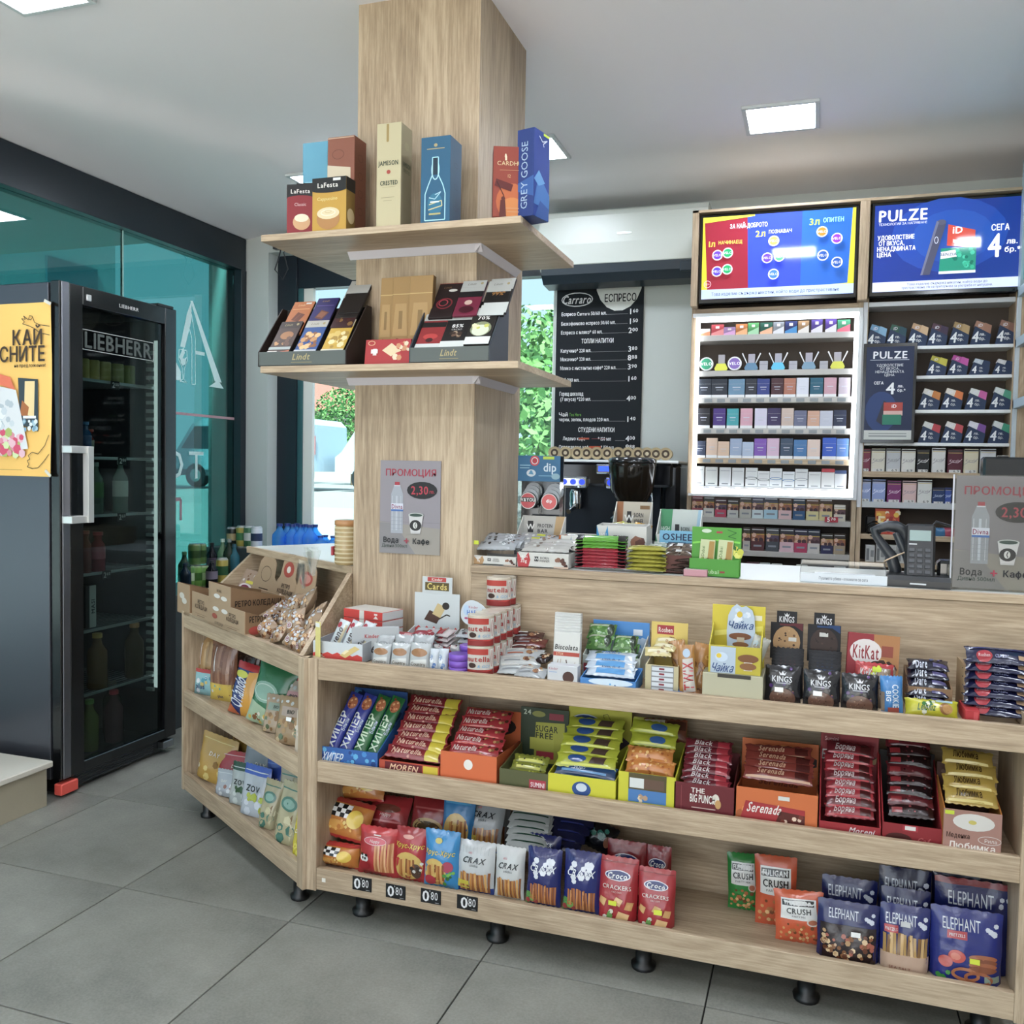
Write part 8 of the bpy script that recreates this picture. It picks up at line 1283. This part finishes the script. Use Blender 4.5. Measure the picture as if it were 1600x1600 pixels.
tab(.20, 1, '#b4662c', [('t', 'Lindt', .45, .88, .055, '#e0c08a', {'fit': .4, 'it': .3}), ('q', ((.25, .42), (.62, .36), (.8, .58), (.42, .66)), '#6a341c'), ('l', [(.4, .42), (.6, .62)], .012, '#8a4c2c'), ('r', .1, .74, .9, .76, '#d89a5a'), ('r', .62, .90, .88, .95, '#d8d4cc')], 'orange chocolate tablet, back left', a, w, 2.415, -.002)
tab(.49, 1, '#2c2460', [('t', 'Lindt', .45, .90, .055, '#b89850', {'fit': .4, 'it': .3}), ('q', ((.25, .38), (.62, .32), (.82, .54), (.42, .62)), '#6a3a24'), ('q', ((.3, .42), (.6, .37), (.75, .53), (.44, .58)), '#8a5434'), ('r', .1, .74, .9, .76, '#6a5a98')], 'deep violet chocolate tablet, back middle', a, w, 2.415, .006)
tab(.80, 1, '#3c1c20', [('s', .1, .1, .9, .6, 18, .06, ['#8a6430', '#4a2018', '#c8a060']), ('r', .15, .70, .85, .74, '#8a6a50')], 'dark maroon chocolate tablet with nuts, back right', a, w, 2.415, .012)
for k in range(3): tab(.80+.012*k, 1.25+.12*k, '#26201e', LH('#b4b2ac')+[('r', 0, .6, 1, .8, '#b4b2ac')], 'silver-topped brown tablet at the back of the left display', a, w, 2.415, .012+.006*k, 'silver-topped tablets in the left display')
a, w = disp(640, 764, 2.41, 'right tilted chocolate display on the lower column shelf', side='#3a4048')
for k, (fr_, base, ex, lb) in enumerate(((.19, '#8c1c20', [('t', 'CHILI', .5, .66, .05, '#e0d8d0', {'fit': .4}), ('r', 0, .14, 1, .62, '#8c1c20'), ('r', 0, .62, 1, .76, '#1c1a1a'), ('e', .5, .36, .3, .08, '#b8302c'), ('e', .5, .26, .15, .06, '#3a1414'), ('r', 0, 0, 1, .16, '#c8ccc8')], 'red and white chili chocolate tablet, front left of the right display'),
      (.50, '#1c1a1a', [('t', '85%', .5, .64, .09, '#e4e4e0', {'fit': .6}), ('t', 'CACAO', .5, .54, .04, '#c8c8c4', {'fit': .5}), ('s', .25, .3, .75, .46, 8, .05, ['#6a5040', '#3a2a22', '#a08a70']), ('r', 0, 0, 1, .22, '#d0d4d0')], 'black and white 85% chocolate tablet, front middle of the right display'),
      (.82, '#24221f', [('t', '70%', .5, .72, .09, '#e8e8e4', {'fit': .6}), ('e', .5, .42, .42, .20, '#8a9070'), ('e', .5, .38, .34, .15, '#d4dcc0'), ('s', .2, .44, .8, .54, 6, .05, ['#c8c860', '#e8e8b0']), ('r', 0, 0, 1, .2, '#d8dcd8')], 'white and grey 70% chocolate tablet, front right of the right display'))):
    tab(fr_, 0, base, ex+LH('#b8bab6'), lb, a, w, 2.41, .004+.012*(k == 2))
tab(.24, 1, '#241618', [('t', 'Lindt', .42, .88, .055, '#8a6a4a', {'fit': .4, 'it': .3}), ('o', .5, .4, .34, .16, .03, '#7a1c28'), ('o', .45, .42, .2, .10, .025, '#a03040'), ('r', 0, .985, 1, 1, '#a01c1c'), ('e', .68, .78, .18, .04, '#d8d4cc')], 'dark chocolate tablet with a red dragon swirl, back left of the right display', a, w, 2.41, .03)
tab(.56, 1, '#7a1c3c', [('t', 'STRAWBERRY', .5, .60, .035, '#e0e0dc', {'fit': .8}), ('r', 0, .52, 1, .68, '#1c1a1e'), ('e', .5, .36, .16, .07, '#d8b8a8'), ('e', .5, .16, .3, .1, '#4a1020')]+[('r', 0, .68, 1, .8, '#b8bab6')]+LH('#b8bab6'), 'crimson and white chocolate tablet, back middle of the right display', a, w, 2.41, .034)
for k in range(2): tab(.90+.02*k, 1+.1*k, '#1c1a1a', [('t', '99%', .5, .62, .09, '#b07a3c', {'fit': .6}), ('r', 0, .68, 1, .8, '#b8bab6'), ('r', 0, 0, 1, .3, '#c8ccc8')]+LH('#b8bab6'), '%s white and black 99%% chocolate tablet at the right rear of the right display' % ('front', 'rear')[k], a, w, 2.41, .03)
for k, (x0, x1) in enumerate(((590, 610), (609, 638), (636, 672))):
    put('box', MAIN, x0, x1, 432-2*k, 2.52-.012*k, ZL, 'praline_box', 'slim gold praline box, %s of three between the displays' % ('left', 'middle', 'right')[k], 'chocolate', d=.022, tilt=5, col='#a07c44', side='#7a5c30', dec=[('r', 0, .80, 1, .81, '#c8a868'), ('s', .2, .08, .9, .3, 8, .045, ['#6a3a20', '#a0683a', '#e0c8a8']), ('e', .5, .14, .3, .06, '#c8c0b0'), ('q', ((.1, .34), (.9, .34), (.8, .7), (.2, .7)), '#b08c54'), ('r', .4, .42, .6, .62, '#8a6c3c')])
put('box', MAIN, 569, 640, 531, 2.44, ZL, 'red_biscuit_box', 'red box with a cream square biscuit between the chocolate displays', 'chocolate', d=.05, col='#a81c20', tilt=8, dec=[('q', ((.38, .55), (.58, .30), (.80, .52), (.58, .84)), '#dcc8a0'), ('s', .66, .2, .98, .9, 12, .14, ['#e0d0b0', '#c88a60', '#b8302c']), ('r', .18, .35, .26, .62, '#e8e4e0'), ('o', .14, .85, .08, .1, .03, '#d8a880')], st=(.22, .5))
# ================================================================ ANGLED SIDE UNIT
def bs(kind, x0, x1, yt, t, name, label, cat='snack bag', zb=None, **k):
    w = abs(SIDE.at(x1, yt+25, t)[0]-SIDE.at(x0, yt+25, t)[0])*.68; k['roll'] = k.get('roll', 0)*.45
    return put(kind, SIDE, x0, x1, yt, t, zb, name, label, cat, w=w, yaw=24, **k)
KR = '#a88a66'; KI = '#3c2a20'
def kraft(x0, x1, ylip, t, dep, label, lip=(), head=(), yback=None, sdec=(), z=0):
    r, a, b, lh, bh = dbox(SIDE, x0, x1, t, Z1+.001+z, dep, ylip, yback or ylip-3, '#b09474', label, inner='#7a5c40', slope=1.0, side='#8c6c4c', lip=lip, head=head, name='kraft_tray')
    if sdec:
        sp = [c_ for c_ in r.children if c_.name.startswith('side_panel')][1]; w = b-a; D = MB(); decals(D, lambda u, v, q: (w/2+.0006+q, (u-.5)*dep, v*lh), dep, lh, sdec); D.build('printed_side', CARD, sp)
    return r, a, b, lh, bh
RP = [('t', 'РЕТРО', .5, .68, .14, KI, {'fit': .5}), ('t', 'КОЛЕДАЦИ', .5, .50, .14, KI, {'fit': .7}), ('r', .3, .16, .7, .18, '#6a4c38'), ('r', .2, .24, .8, .25, '#6a4c38')]
SD = [('t', 'РЕТРО КОЛЕДАЦИ', .5, .68, .22, '#1c1410', {'fit': .8}), ('e', .22, .26, .14, .16, '#a83a2c')]
kraft(277, 296, 912, .00, .12, 'kraft tray at the far left end of the sloping bin', lip=[('e', .4, .6, .2, .1, '#d8d4c8'), ('e', .6, .45, .2, .1, '#d8d4c8')])
kraft(300, 329, 928, .00, .16, 'kraft tray with dark stencilled lettering, second from the left in the sloping bin', lip=RP)
kraft(326, 360, 913, -.0, .20, 'tall kraft tray with two white stickers, third in the sloping bin', lip=[('t', 'РЕТРО', .5, .84, .06, KI, {'fit': .5}), ('e', .4, .72, .14, .05, '#e0dcd4'), ('e', .72, .70, .14, .05, '#e0dcd4'), ('e', .35, .42, .14, .05, '#e0dcd4'), ('e', .75, .42, .14, .05, '#e0dcd4'), ('e', .3, .25, .12, .06, '#a04a38'), ('t', 'КОЛЕДАЦИ', .5, .1, .06, KI, {'fit': .7})], sdec=[('t', 'РЕТРО КОЛЕДАЦИ', .5, .62, .12, '#1c1410', {'fit': .84})], yback=905)
kraft(345, 382, 950, -.0, .17, 'front kraft tray with open side print and red oval, fourth in the sloping bin', lip=RP, sdec=SD)
for k, (x0, x1, yt, lb, dd) in enumerate(((390, 425, 867, 'kraft header card with a line drawing at the back of the bin', [('o', .5, .62, .22, .16, .012, KI), ('r', .3, .3, .7, .32, KI)]), (425, 455, 865, 'kraft header card with a red round emblem, middle of the back row', [('e', .5, .72, .26, .14, '#a84434'), ('e', .5, .72, .1, .06, '#d8d0c4'), ('t', 'РЕТРО', .5, .42, .07, KI, {'fit': .6}), ('t', 'КОЛЕДАЦИ', .5, .32, .07, KI, {'fit': .8}), ('r', .2, .1, .8, .12, '#6a4c38')]), (452, 488, 880, 'kraft header card with a red oval emblem, right of the back row', [('e', .45, .70, .28, .14, '#a84434'), ('e', .45, .70, .2, .09, '#c8887a'), ('t', 'КОЛЕДАЦИ', .5, .35, .07, KI, {'fit': .8}), ('t', '730', .6, .16, .15, '#7a5c48', {'fit': .6})]))):
    a_, b_ = SIDE.at(x0, 900, .22)[0], SIDE.at(x1, 900, .22)[0]; w = b_-a_; zt = SIDE.at((x0+x1)/2, yt, .22)[1]; z0 = Z1+.05; h = zt-z0
    M = MB().prism([(-w/2, 0), (w/2, 0), (w/2, h*.5), (w*.38, h*.58), (w*.34, h*.86), (w*.18, h), (-w*.18, h), (-w*.34, h*.86), (-w*.38, h*.58), (-w/2, h*.5)], -.001, .001, '#b09474', axis=1)
    o = M.build('header_card', CARD, None, SIDE.w((a_+b_)/2, .22, z0), (math.radians(-12), 0, SIDE.th)); D = MB(); decals(D, lambda u, v, q: ((u-.5)*w, -.001-q, v*h), w, h, dd); D.build('printed_design', CARD, o); tag(o, lb, 'display card')
bs('bag', 362, 396, 878, .20, 'twisted_cookie_bag', 'clear bag of pretzel cookies with a yellow tag, at the left back of the bin', zb=Z1+.05, h=.12, d=.03, tilt=30, roll=18, col='#a8907c', seed=500, dec=[('e', .35, .35, .24, .14, '#d8c8c8'), ('e', .35, .35, .16, .09, '#7a2440'), ('r', .3, .5, .7, .6, '#d8c840'), ('s', .1, .6, .9, .95, 6, .05, ['#d8d0c8', '#8a6a50'])])
BG = random.Random(11)
for k, (px, yt, t, z, h, rl) in enumerate(((398, 950, .03, .005, .075, 20), (420, 955, .02, .005, .08, -10), (442, 958, .02, .005, .085, 12), (463, 960, .02, .005, .09, -14), (405, 935, .08, .03, .07, 30), (430, 938, .08, .035, .08, 5), (452, 940, .07, .04, .09, -8), (468, 935, .08, .05, .10, 14), (420, 918, .14, .055, .08, 24), (444, 910, .14, .06, .10, -6), (464, 900, .14, .08, .11, 8), (478, 915, .12, .06, .10, -12), (380, 932, .12, .04, .05, 40), (392, 925, .15, .04, .05, 55))):
    x = SIDE.at(px, yt+25, t)[0]
    prod('bag', 'cookie_bag', 'clear bag of %s cookies, %s of the heap in the sloping bin' % (('ring', 'small round')[k % 2], ('bottom front', 'middle', 'upper', 'upper back')[min(3, k//4)]), 'cookie bag', .068, h*.85, .038, SIDE.w(x, t+.02, Z1+.004+z), Euler((math.radians(-25-BG.uniform(0, 20)), math.radians(rl*1.6), SIDE.th+math.radians(BG.uniform(-35, 50)))), '#a88c70', 
      [('s', .08, .05, .92, .75, 14, .10, ['#8a5428', '#c08a4c', '#6a3c1c', '#d8b080']), ('s', .1, .3, .95, 1, 9, .07, ['#d0d4d8', '#b8b4b4']), ('e', .3, .25, .17, .14, '#d8ccc8'), ('e', .3, .25, .12, .09, '#8a3a50'), ('o', .3, .25, .08, .06, .02, '#e0d8d4')], grp='clear cookie bags heaped in the bin', seed=510+k)
for k, (px, yt) in enumerate(((470, 905), (486, 885))):
    x, z = SIDE.at(px, yt, .13); M = MB(); R_ = random.Random(k)
    for j in range(9):
        a_ = R_.uniform(-.012, .012); M.face([(a_, R_.uniform(-.01, .01), -.04), (a_+.008, R_.uniform(-.01, .01), -.04), (a_+.012+R_.uniform(-.01, .02), R_.uniform(-.02, .02), .035+R_.uniform(0, .02)), (a_-.012+R_.uniform(-.02, .01), R_.uniform(-.02, .02), .035+R_.uniform(0, .02))], '#d8d8d8')
    o = M.build('cellophane_twist', CLR, None, SIDE.w(x, .13, z+.01)); tag(o, 'gathered clear cellophane top of the %s cookie bag' % ('left', 'right')[k], 'cellophane')
# middle row
ZB2 = Z2+.001
def br(x0, x1, yt, t, lb, cols, tagc, txt, seed): 
    bs('bag', x0, x1, yt, t, 'breadstick_pack', lb, 'breadsticks', zb=ZB2, d=.06, tilt=3, col=cols[0], seed=seed, dec=[('b', .04, .28, .96, .96, 9, cols), ('r', .02, .0, .98, .30, tagc), ('s', .1, .16, .9, .28, 5, .03, ['#d8c850', '#5aa8a8', '#e8e4dc']), ('t', txt, .5, .08, .05, '#2a3a6a', {'fit': .7}), ('r', .3, .5, .34, .9, '#e8dcd4')])
br(301, 329, 998, .06, 'tall pack of pale breadsticks with a turquoise label, at the left end', ['#b8905c', '#c8a470', '#a07c4c'], '#6ab0b4', 'plus', 530)
br(322, 352, 1004, .05, 'tall pack of brown breadsticks with a yellow label, second from the left', ['#8a5a40', '#9c6c4e', '#7a4a34'], '#d8b848', 'plus', 531)
for k, px in enumerate((358, 374, 388)): bs('bag', px-13, px+8, 1018+3*k, .16+.02*k, 'breadstick_pack', 'dark breadstick pack at the back of the middle row, %s' % ('left', 'middle', 'right')[k], 'breadsticks', zb=ZB2, d=.05, tilt=2, col='#6a4438', seed=533+k, dec=[('b', .05, .05, .95, .95, 7, ['#7a5040', '#5a382c', '#8a6048'])])
bs('bag', 302, 326, 1048, .04, 'cracker_packet', 'small turquoise and white packet at the foot of the left breadsticks', zb=ZB2, d=.03, col='#8ab8bc', tilt=6, seed=536, bands=[(.9, 1, '#b83a3a')], dec=[('s', .1, .1, .9, .8, 8, .1, ['#d8dce0', '#4a90a0', '#c8b060']), ('t', 'plus', .4, .35, .2, '#3a4a7a', {'fit': .6})])
bs('bag', 352, 384, 1040, .035, 'biscuit_tube', 'navy, orange and red biscuit pack leaning right', zb=ZB2, d=.045, tilt=10, roll=17, col='#23306e', seed=537, bands=[(.86, 1, '#b01c24')], dec=[('q', ((.5, 0), (1, 0), (1, .9), (.55, .85)), '#d89a28'), ('t', 'Orlando', .32, .45, .36, '#d8dce8', {'rot': 90, 'fit': .55, 'it': .2}), ('e', .3, .78, .26, .07, '#d0d040'), ('q', ((0, 0), (.5, 0), (.2, .14), (0, .2)), '#c8602c')])
for k, (x0, x1, yt, t, rl) in enumerate(((378, 425, 1042, .04, 22), (392, 432, 1030, .10, 20))):
    bs('bag', x0, x1, yt, t, 'rusk_bag', ('green and cream biscuit bag leaning right', 'second green biscuit bag behind the leaning one')[k], zb=ZB2, d=.06, tilt=10, roll=rl, col='#2f7048', seed=538+k, bands=[(0, .2, '#c8c08a')], dec=[('e', .42, .55, .34, .17, '#8ab09c'), ('o', .42, .55, .28, .13, .012, '#c8d8cc'), ('q', ((0, 0), (.8, 0), (.55, .3), (0, .38)), '#a8c0a0'), ('s', .1, .02, .6, .2, 8, .05, ['#d8b84a', '#8a5a34', '#e8e0d0'])])
for k, (x0, x1, yt, t, col, lb) in enumerate(((405, 440, 1090, .05, '#b09a80', 'clear bag of pale biscuits, left of the group'), (424, 466, 1094, .035, '#a08460', 'large clear bag of brown biscuits in front with a white sticker'), (432, 465, 1068, .10, '#b8a898', 'clear bag with pink label behind the large one'), (415, 450, 1050, .14, '#8aa0b0', 'blue and white packet at the back of the middle row'), (440, 468, 1050, .13, '#a8a4b0', 'grey packet with a red square at the back of the middle row'))):
    bs('pouch' if k < 3 else 'bag', x0, x1, yt, t, 'biscuit_bag', lb, 'biscuit bag', zb=ZB2+(.0 if k < 3 else .10), d=.06 if k < 3 else .03, h=None, tilt=6, col=col, seed=545+k, dec=[('s', .08, .04, .92, .55, 22, .07, ['#b08a58', '#8a6438', '#d0b488', '#5a6a48']), ('r', .2, .6, .8, .8, ('#8a9a8a', '#a89484', '#c08a8a', '#4a80b0', '#c03a4a')[k]), ('s', .1, .8, .9, .98, 6, .04, ['#d8dcdc', '#c0c4c0']), ('t', 'BIO', .5, .7, .08, '#3a3a2c', {'fit': .4})], st=(.5, .55) if k == 1 else None)
bs('box', 458, 470, 1110, .03, 'cream_packet', 'narrow cream packet squeezed against the corner post', 'biscuit bag', zb=ZB2, d=.05, tilt=2, roll=6, col='#c8bca8', dec=[('s', .1, .1, .9, .9, 8, .06, ['#8a9a6a', '#d8d0c0', '#6a5a48'])])
# bottom row
ZB3 = Z3+.001
BB = [  # x0, x1, ytop, t, tilt, roll, colour, accent colours, label
 (288, 309, 1152, .05, 2, 3, '#c86420', ['#e0a040', '#d8d0c0', '#a8401c'], 'narrow orange snack bag at the left end of the bottom row'),
 (305, 345, 1152, .05, 4, 16, '#b8903a', ['#d8c070', '#8a6420', '#e0d8b8'], 'golden yellow bag leaning right in the bottom row'),
 (320, 350, 1132, .16, 4, 8, '#1f6c84', ['#3a90a8', '#145064'], 'teal bag at the back left of the bottom row'),
 (338, 360, 1140, .20, 4, 0, '#1a5468', ['#2a7088', '#12404e'], 'darker teal bag at the back of the bottom row'),
 (352, 388, 1154, .14, 8, 6, '#b08c34', ['#8a3a2c', '#d8b860', '#7a7a80'], 'gold and grey crinkled bag at the back of the bottom row'),
 (338, 386, 1180, .09, 10, -4, '#a81c2a', ['#d8b0b0', '#c03040', '#7a1018'], 'wide red bag lying behind the grey and white bags'),
 (372, 420, 1172, .13, 12, 4, '#90949c', ['#a8acb4', '#7a7e88'], 'plain silver back of a bag in the middle of the bottom row'),
 (334, 358, 1206, .035, 5, -4, '#a8aeb4', ['#d0d4d8', '#8a5a4a', '#c8ccd0'], 'light grey bag with small food picture, front of the bottom row'),
 (355, 383, 1196, .045, 5, 3, '#aeb6b4', ['#c8d0cc', '#3a5a3a', '#d8dcd8'], 'white bag with a dark green top and black print'),
 (372, 404, 1200, .04, 5, 6, '#b4bcc4', ['#d0d8e0', '#a8b430', '#c8d0d8'], 'white bag with a bright blue top and a lime star'),
 (408, 432, 1188, .10, 6, -4, '#2444a0', ['#3a60c0', '#b03a4a'], 'bright blue bag peeping behind the cream bags'),
 (425, 448, 1194, .16, 6, 0, '#2a3490', ['#4a54b0', '#1c2468'], 'violet blue bag at the back right of the bottom row'),
 (398, 420, 1222, .035, 4, 12, '#b0a884', ['#4a7a6a', '#d0c8a0', '#8a6a4a'], 'cream bag with a green oval and dark gusset, left of the pair'),
 (422, 452, 1226, .03, 4, 14, '#b4ac86', ['#4a7a6a', '#d0c8a0', '#8a6a4a'], 'cream bag with a green oval and olive gusset, right of the pair'),
 (428, 468, 1206, .09, 4, 4, '#a8a088', ['#4a8070', '#c08070', '#d0c8b0'], 'cream and green patterned bag behind the pair'),
 (448, 468, 1222, .06, 3, -3, '#988c6c', ['#7a9a80', '#c8b890', '#8a5a44'], 'olive patterned bag beside the corner post'),
 (452, 470, 1274, .025, 3, 3, '#c8b81c', ['#e0d850', '#a89818', '#c86a1c'], 'small bright yellow bag at the foot of the corner post')]
for k, (x0, x1, yt, t, tl, rl, col, acc, lb) in enumerate(BB):
    extra = [('t', 'ZOV', .5, .55, .12, '#1c1c1c', {'fit': .5}), ('s', .35, .3, .65, .45, 5, .06, [acc[1 % len(acc)]])] if k in (8, 9) else ([('e', .5, .66, .34, .12, '#4a7a6a'), ('e', .5, .66, .24, .08, '#8ab0a0')] if k in (12, 13, 14) else [('t', 'DAY', .5, .6, .09, '#e8e0d0', {'fit': .5, 'it': .2})])
    bs('pouch', x0, x1, yt, t, 'snack_bag', lb, zb=ZB3, d=.045 if k not in (12, 13, 1) else .06, tilt=tl, roll=rl, col=col, side=('#6a5c34' if k in (12, 13) else '#8a6420' if k == 1 else None), seed=560+k, bands=[(.8, 1, {8: '#1c4428', 9: '#1c4ab0'}.get(k, col))], dec=[('s', .08, .05, .92, .45, 8, .08, acc), ('r', .08, .88, .92, .90, acc[0])]+extra)
# ---- jar of wafers on the white top
x, z = SIDE.at(540, 850, .42); 
xj = (-1.475, 2.665)
j = MB().lathe([(.036, 0), (.040, .006), (.040, .125), (.036, .13)], '#b89c6c', 20, cols=['#b0905c', '#bfa676', '#b0905c']).build('wafer_jar', mat_bottle('#bca478', .8), None, (xj[0], xj[1], 1.016)); tag(j, 'round clear jar of cream wafer discs with an orange-brown lid, by the column', 'jar')
MB().lathe([(.037, .128), (.041, .132), (.041, .145), (.036, .148)], '#b07c48', 20).build('lid', PLAS, j)
D = MB(); 
for k in range(9): D.lathe([(.0408, .014*k+.008), (.0412, .014*k+.011), (.0408, .014*k+.013)], '#d8c8a0', 20)
D.build('wafer_disc_stack', CARD, j); MB().box(-.043, -.03, .03, -.035, 0.0, .06, c='#b8303c').build('paper_label', CARD, j)
# ---- bottles and cans by the windows
TB = mat_bottle('#6cc4ff', .3)
sh = empty('window_bench', (-2.35, 4.52, 0), 0, 'low pale bench under the back window carrying shrink-wrapped water bottles', 'bench'); part('top', sh, MATT, -.64, -.2, .80, .9, .24, .82, c='#cfd6da'); part('front', sh, MATT, -.64, -.2, 0, .9, -.18, .80, c='#b8bfc2')
for k, (px, t) in enumerate(((437, 4.42), (449, 4.46), (457, 4.42), (464, 4.50), (470, 4.42), (477, 4.46), (484, 4.42), (492, 4.46), (501, 4.44), (508, 4.50), (521, 4.46), (527, 4.50))):
    x, z = MAIN.at(px, 840, t); bottle(MAIN, x, t, .822, .085, (.19 if k < 8 else .13), '#1c84d8', '#12307c', 'clear blue water bottle with navy cap on the window bench', name='water_bottle', m=TB, grp='blue water bottles under the window', neck=.34)
cb_ = empty('drinks_rack', (-3.15, 4.30, 0), 0, 'dark stepped rack against the tinted window holding cans and bottles', 'rack'); part('lower_step', cb_, PLAS, -.2, -.60, 0, .13, .09, .68, c='#3a4244'); part('upper_step', cb_, PLAS, -.2, .09, 0, .13, .33, .86, c='#3a4244')
def can(px, yt, t, h, r, cols, lb, txt=None, zb=None, grp=None):
    x, z = MAIN.at(px, yt, t); z0 = .861 if t > 4.39 else (.795 if z > .88 else .681); h = z-z0; z = z0+h; o = MB().lathe([(r*.86, 0), (r, .01), (r, h*.93), (r*.84, h)], cols[0], 16, cols=[cols[1], cols[0], cols[1]]).build('drink_can', PLAS, None, MAIN.w(x, t, z-h)); L = MB(); L.lathe([(r*1.01, h*.35), (r*1.01, h*.7)], cols[2], 16); L.build('printed_band', CARD, o); MB().lathe([(r*.8, h), (r*.8, h+.003)], '#c8ccd0', 16).build('lid', METL, o); return tag(o, lb, 'can', grp)
for k, (px, yt, t, c_, lb) in enumerate(((363, 824, 4.45, ['#1c2420', '#8a8e90', '#c8b080'], 'dark can with gold band, first in the top row by the tinted window'), (378, 822, 4.45, ['#a8983a', '#b0b4b0', '#3a7a4a'], 'gold and green can, second in the top row by the tinted window'), (390, 822, 4.45, ['#3a6a44', '#b0b4b4', '#d8dcd8'], 'green and white can, third in the top row by the tinted window'), (401, 823, 4.45, ['#c8ccd0', '#b8bcc0', '#2a3a5c'], 'white and blue can, fourth in the top row by the tinted window'), (304, 850, 4.05, ['#4a6a2c', '#7a8a5a', '#2c4a1c'], 'olive green can stacked on another, near the fridge'), (313, 850, 4.12, ['#4f7030', '#7a8a5a', '#2c4a1c'], 'olive green can beside the stacked one near the fridge'))):
    can(px, yt, t, .115, .033, c_, lb)
for k, (px, yt, t, c_, lb) in enumerate(((294, 884, 3.95, ['#5a8a34', '#8aa06a', '#c8d8b0'], 'bright green can nearest the fridge'), (306, 884, 4.0, ['#6a9a3c', '#8aa06a', '#3a6a24'], 'second bright green can near the fridge'), (317, 884, 4.05, ['#5a9030', '#8aa06a', '#a8c890'], 'third bright green can near the fridge'), (347, 872, 4.2, ['#b09a3a', '#a8a8a0', '#2a5a34'], 'gold-lidded can among the dark bottles'))): can(px, yt, t, .12, .033, c_, lb)
for k, (px, yt, t, h, body, cap, lb, band) in enumerate(((331, 848, 4.25, .20, '#1c1c26', '#14141c', 'dark cola bottle with black cap, upper one', '#5a4a5a'), (331, 876, 4.05, .18, '#1a1a22', '#14141c', 'dark cola bottle with black cap, lower one', '#7a7080'), (348, 842, 4.35, .20, '#8ab08a', '#c8d8c8', 'pale green bottle with white cap behind the cola', None), (358, 842, 4.34, .19, '#3a4a3a', '#8a9088', 'dark green bottle behind the gold cans', None), (288, 862, 3.85, .20, '#2a4a34', '#3a6a44', 'green bottle half hidden by the fridge, upper', '#3a5a3a'), (289, 880, 3.8, .18, '#1c3040', '#22364a', 'dark blue bottle half hidden by the fridge, lower', None), (366, 850, 4.35, .16, '#4a8a9a', '#2a5a6a', 'turquoise bottle between the cans', None))):
    x, z = MAIN.at(px, yt, t); o = bottle(MAIN, x, t, .681, .062, z-.681, body, cap, lb, band, neck=.34)
# ================================================================ alike things in a stack or row: say which one, by its place in it
ORD = ['', 'second', 'third', 'fourth', 'fifth', 'sixth', 'seventh', 'eighth', 'ninth', 'tenth', 'eleventh', 'twelfth']
same = {}
for o in COL.objects:
    if o.parent is None and 'label' in o: same.setdefault(o['label'], []).append(o)
for lb, obs in same.items():
    if len(obs) < 2 or 'outside the photo' in lb: continue
    sp_r = [max(o.location[i] for o in obs)-min(o.location[i] for o in obs) for i in range(3)]
    ax = 2 if sp_r[2] > .012 and not (sp_r[0] > .15) else (1 if sp_r[1] > sp_r[0] else 0)
    if 'fridge shelf' in lb: ax = 1
    obs.sort(key=lambda o: o.location[ax]); n = len(obs)
    word = {2: ('lowest', 'the bottom', 'topmost'), 1: ('frontmost', 'the front', 'rearmost'), 0: ('leftmost', 'the left', 'rightmost')}[ax]
    if 'fridge shelf' in lb: word = ('leftmost', 'the left', 'rightmost')
    for i, o in enumerate(obs):
        suf = word[0] if i == 0 else word[2] if i == n-1 else '%s from %s' % (ORD[i] if i < 12 else 'one', word[1])
        o['label'] = lb+', '+suf
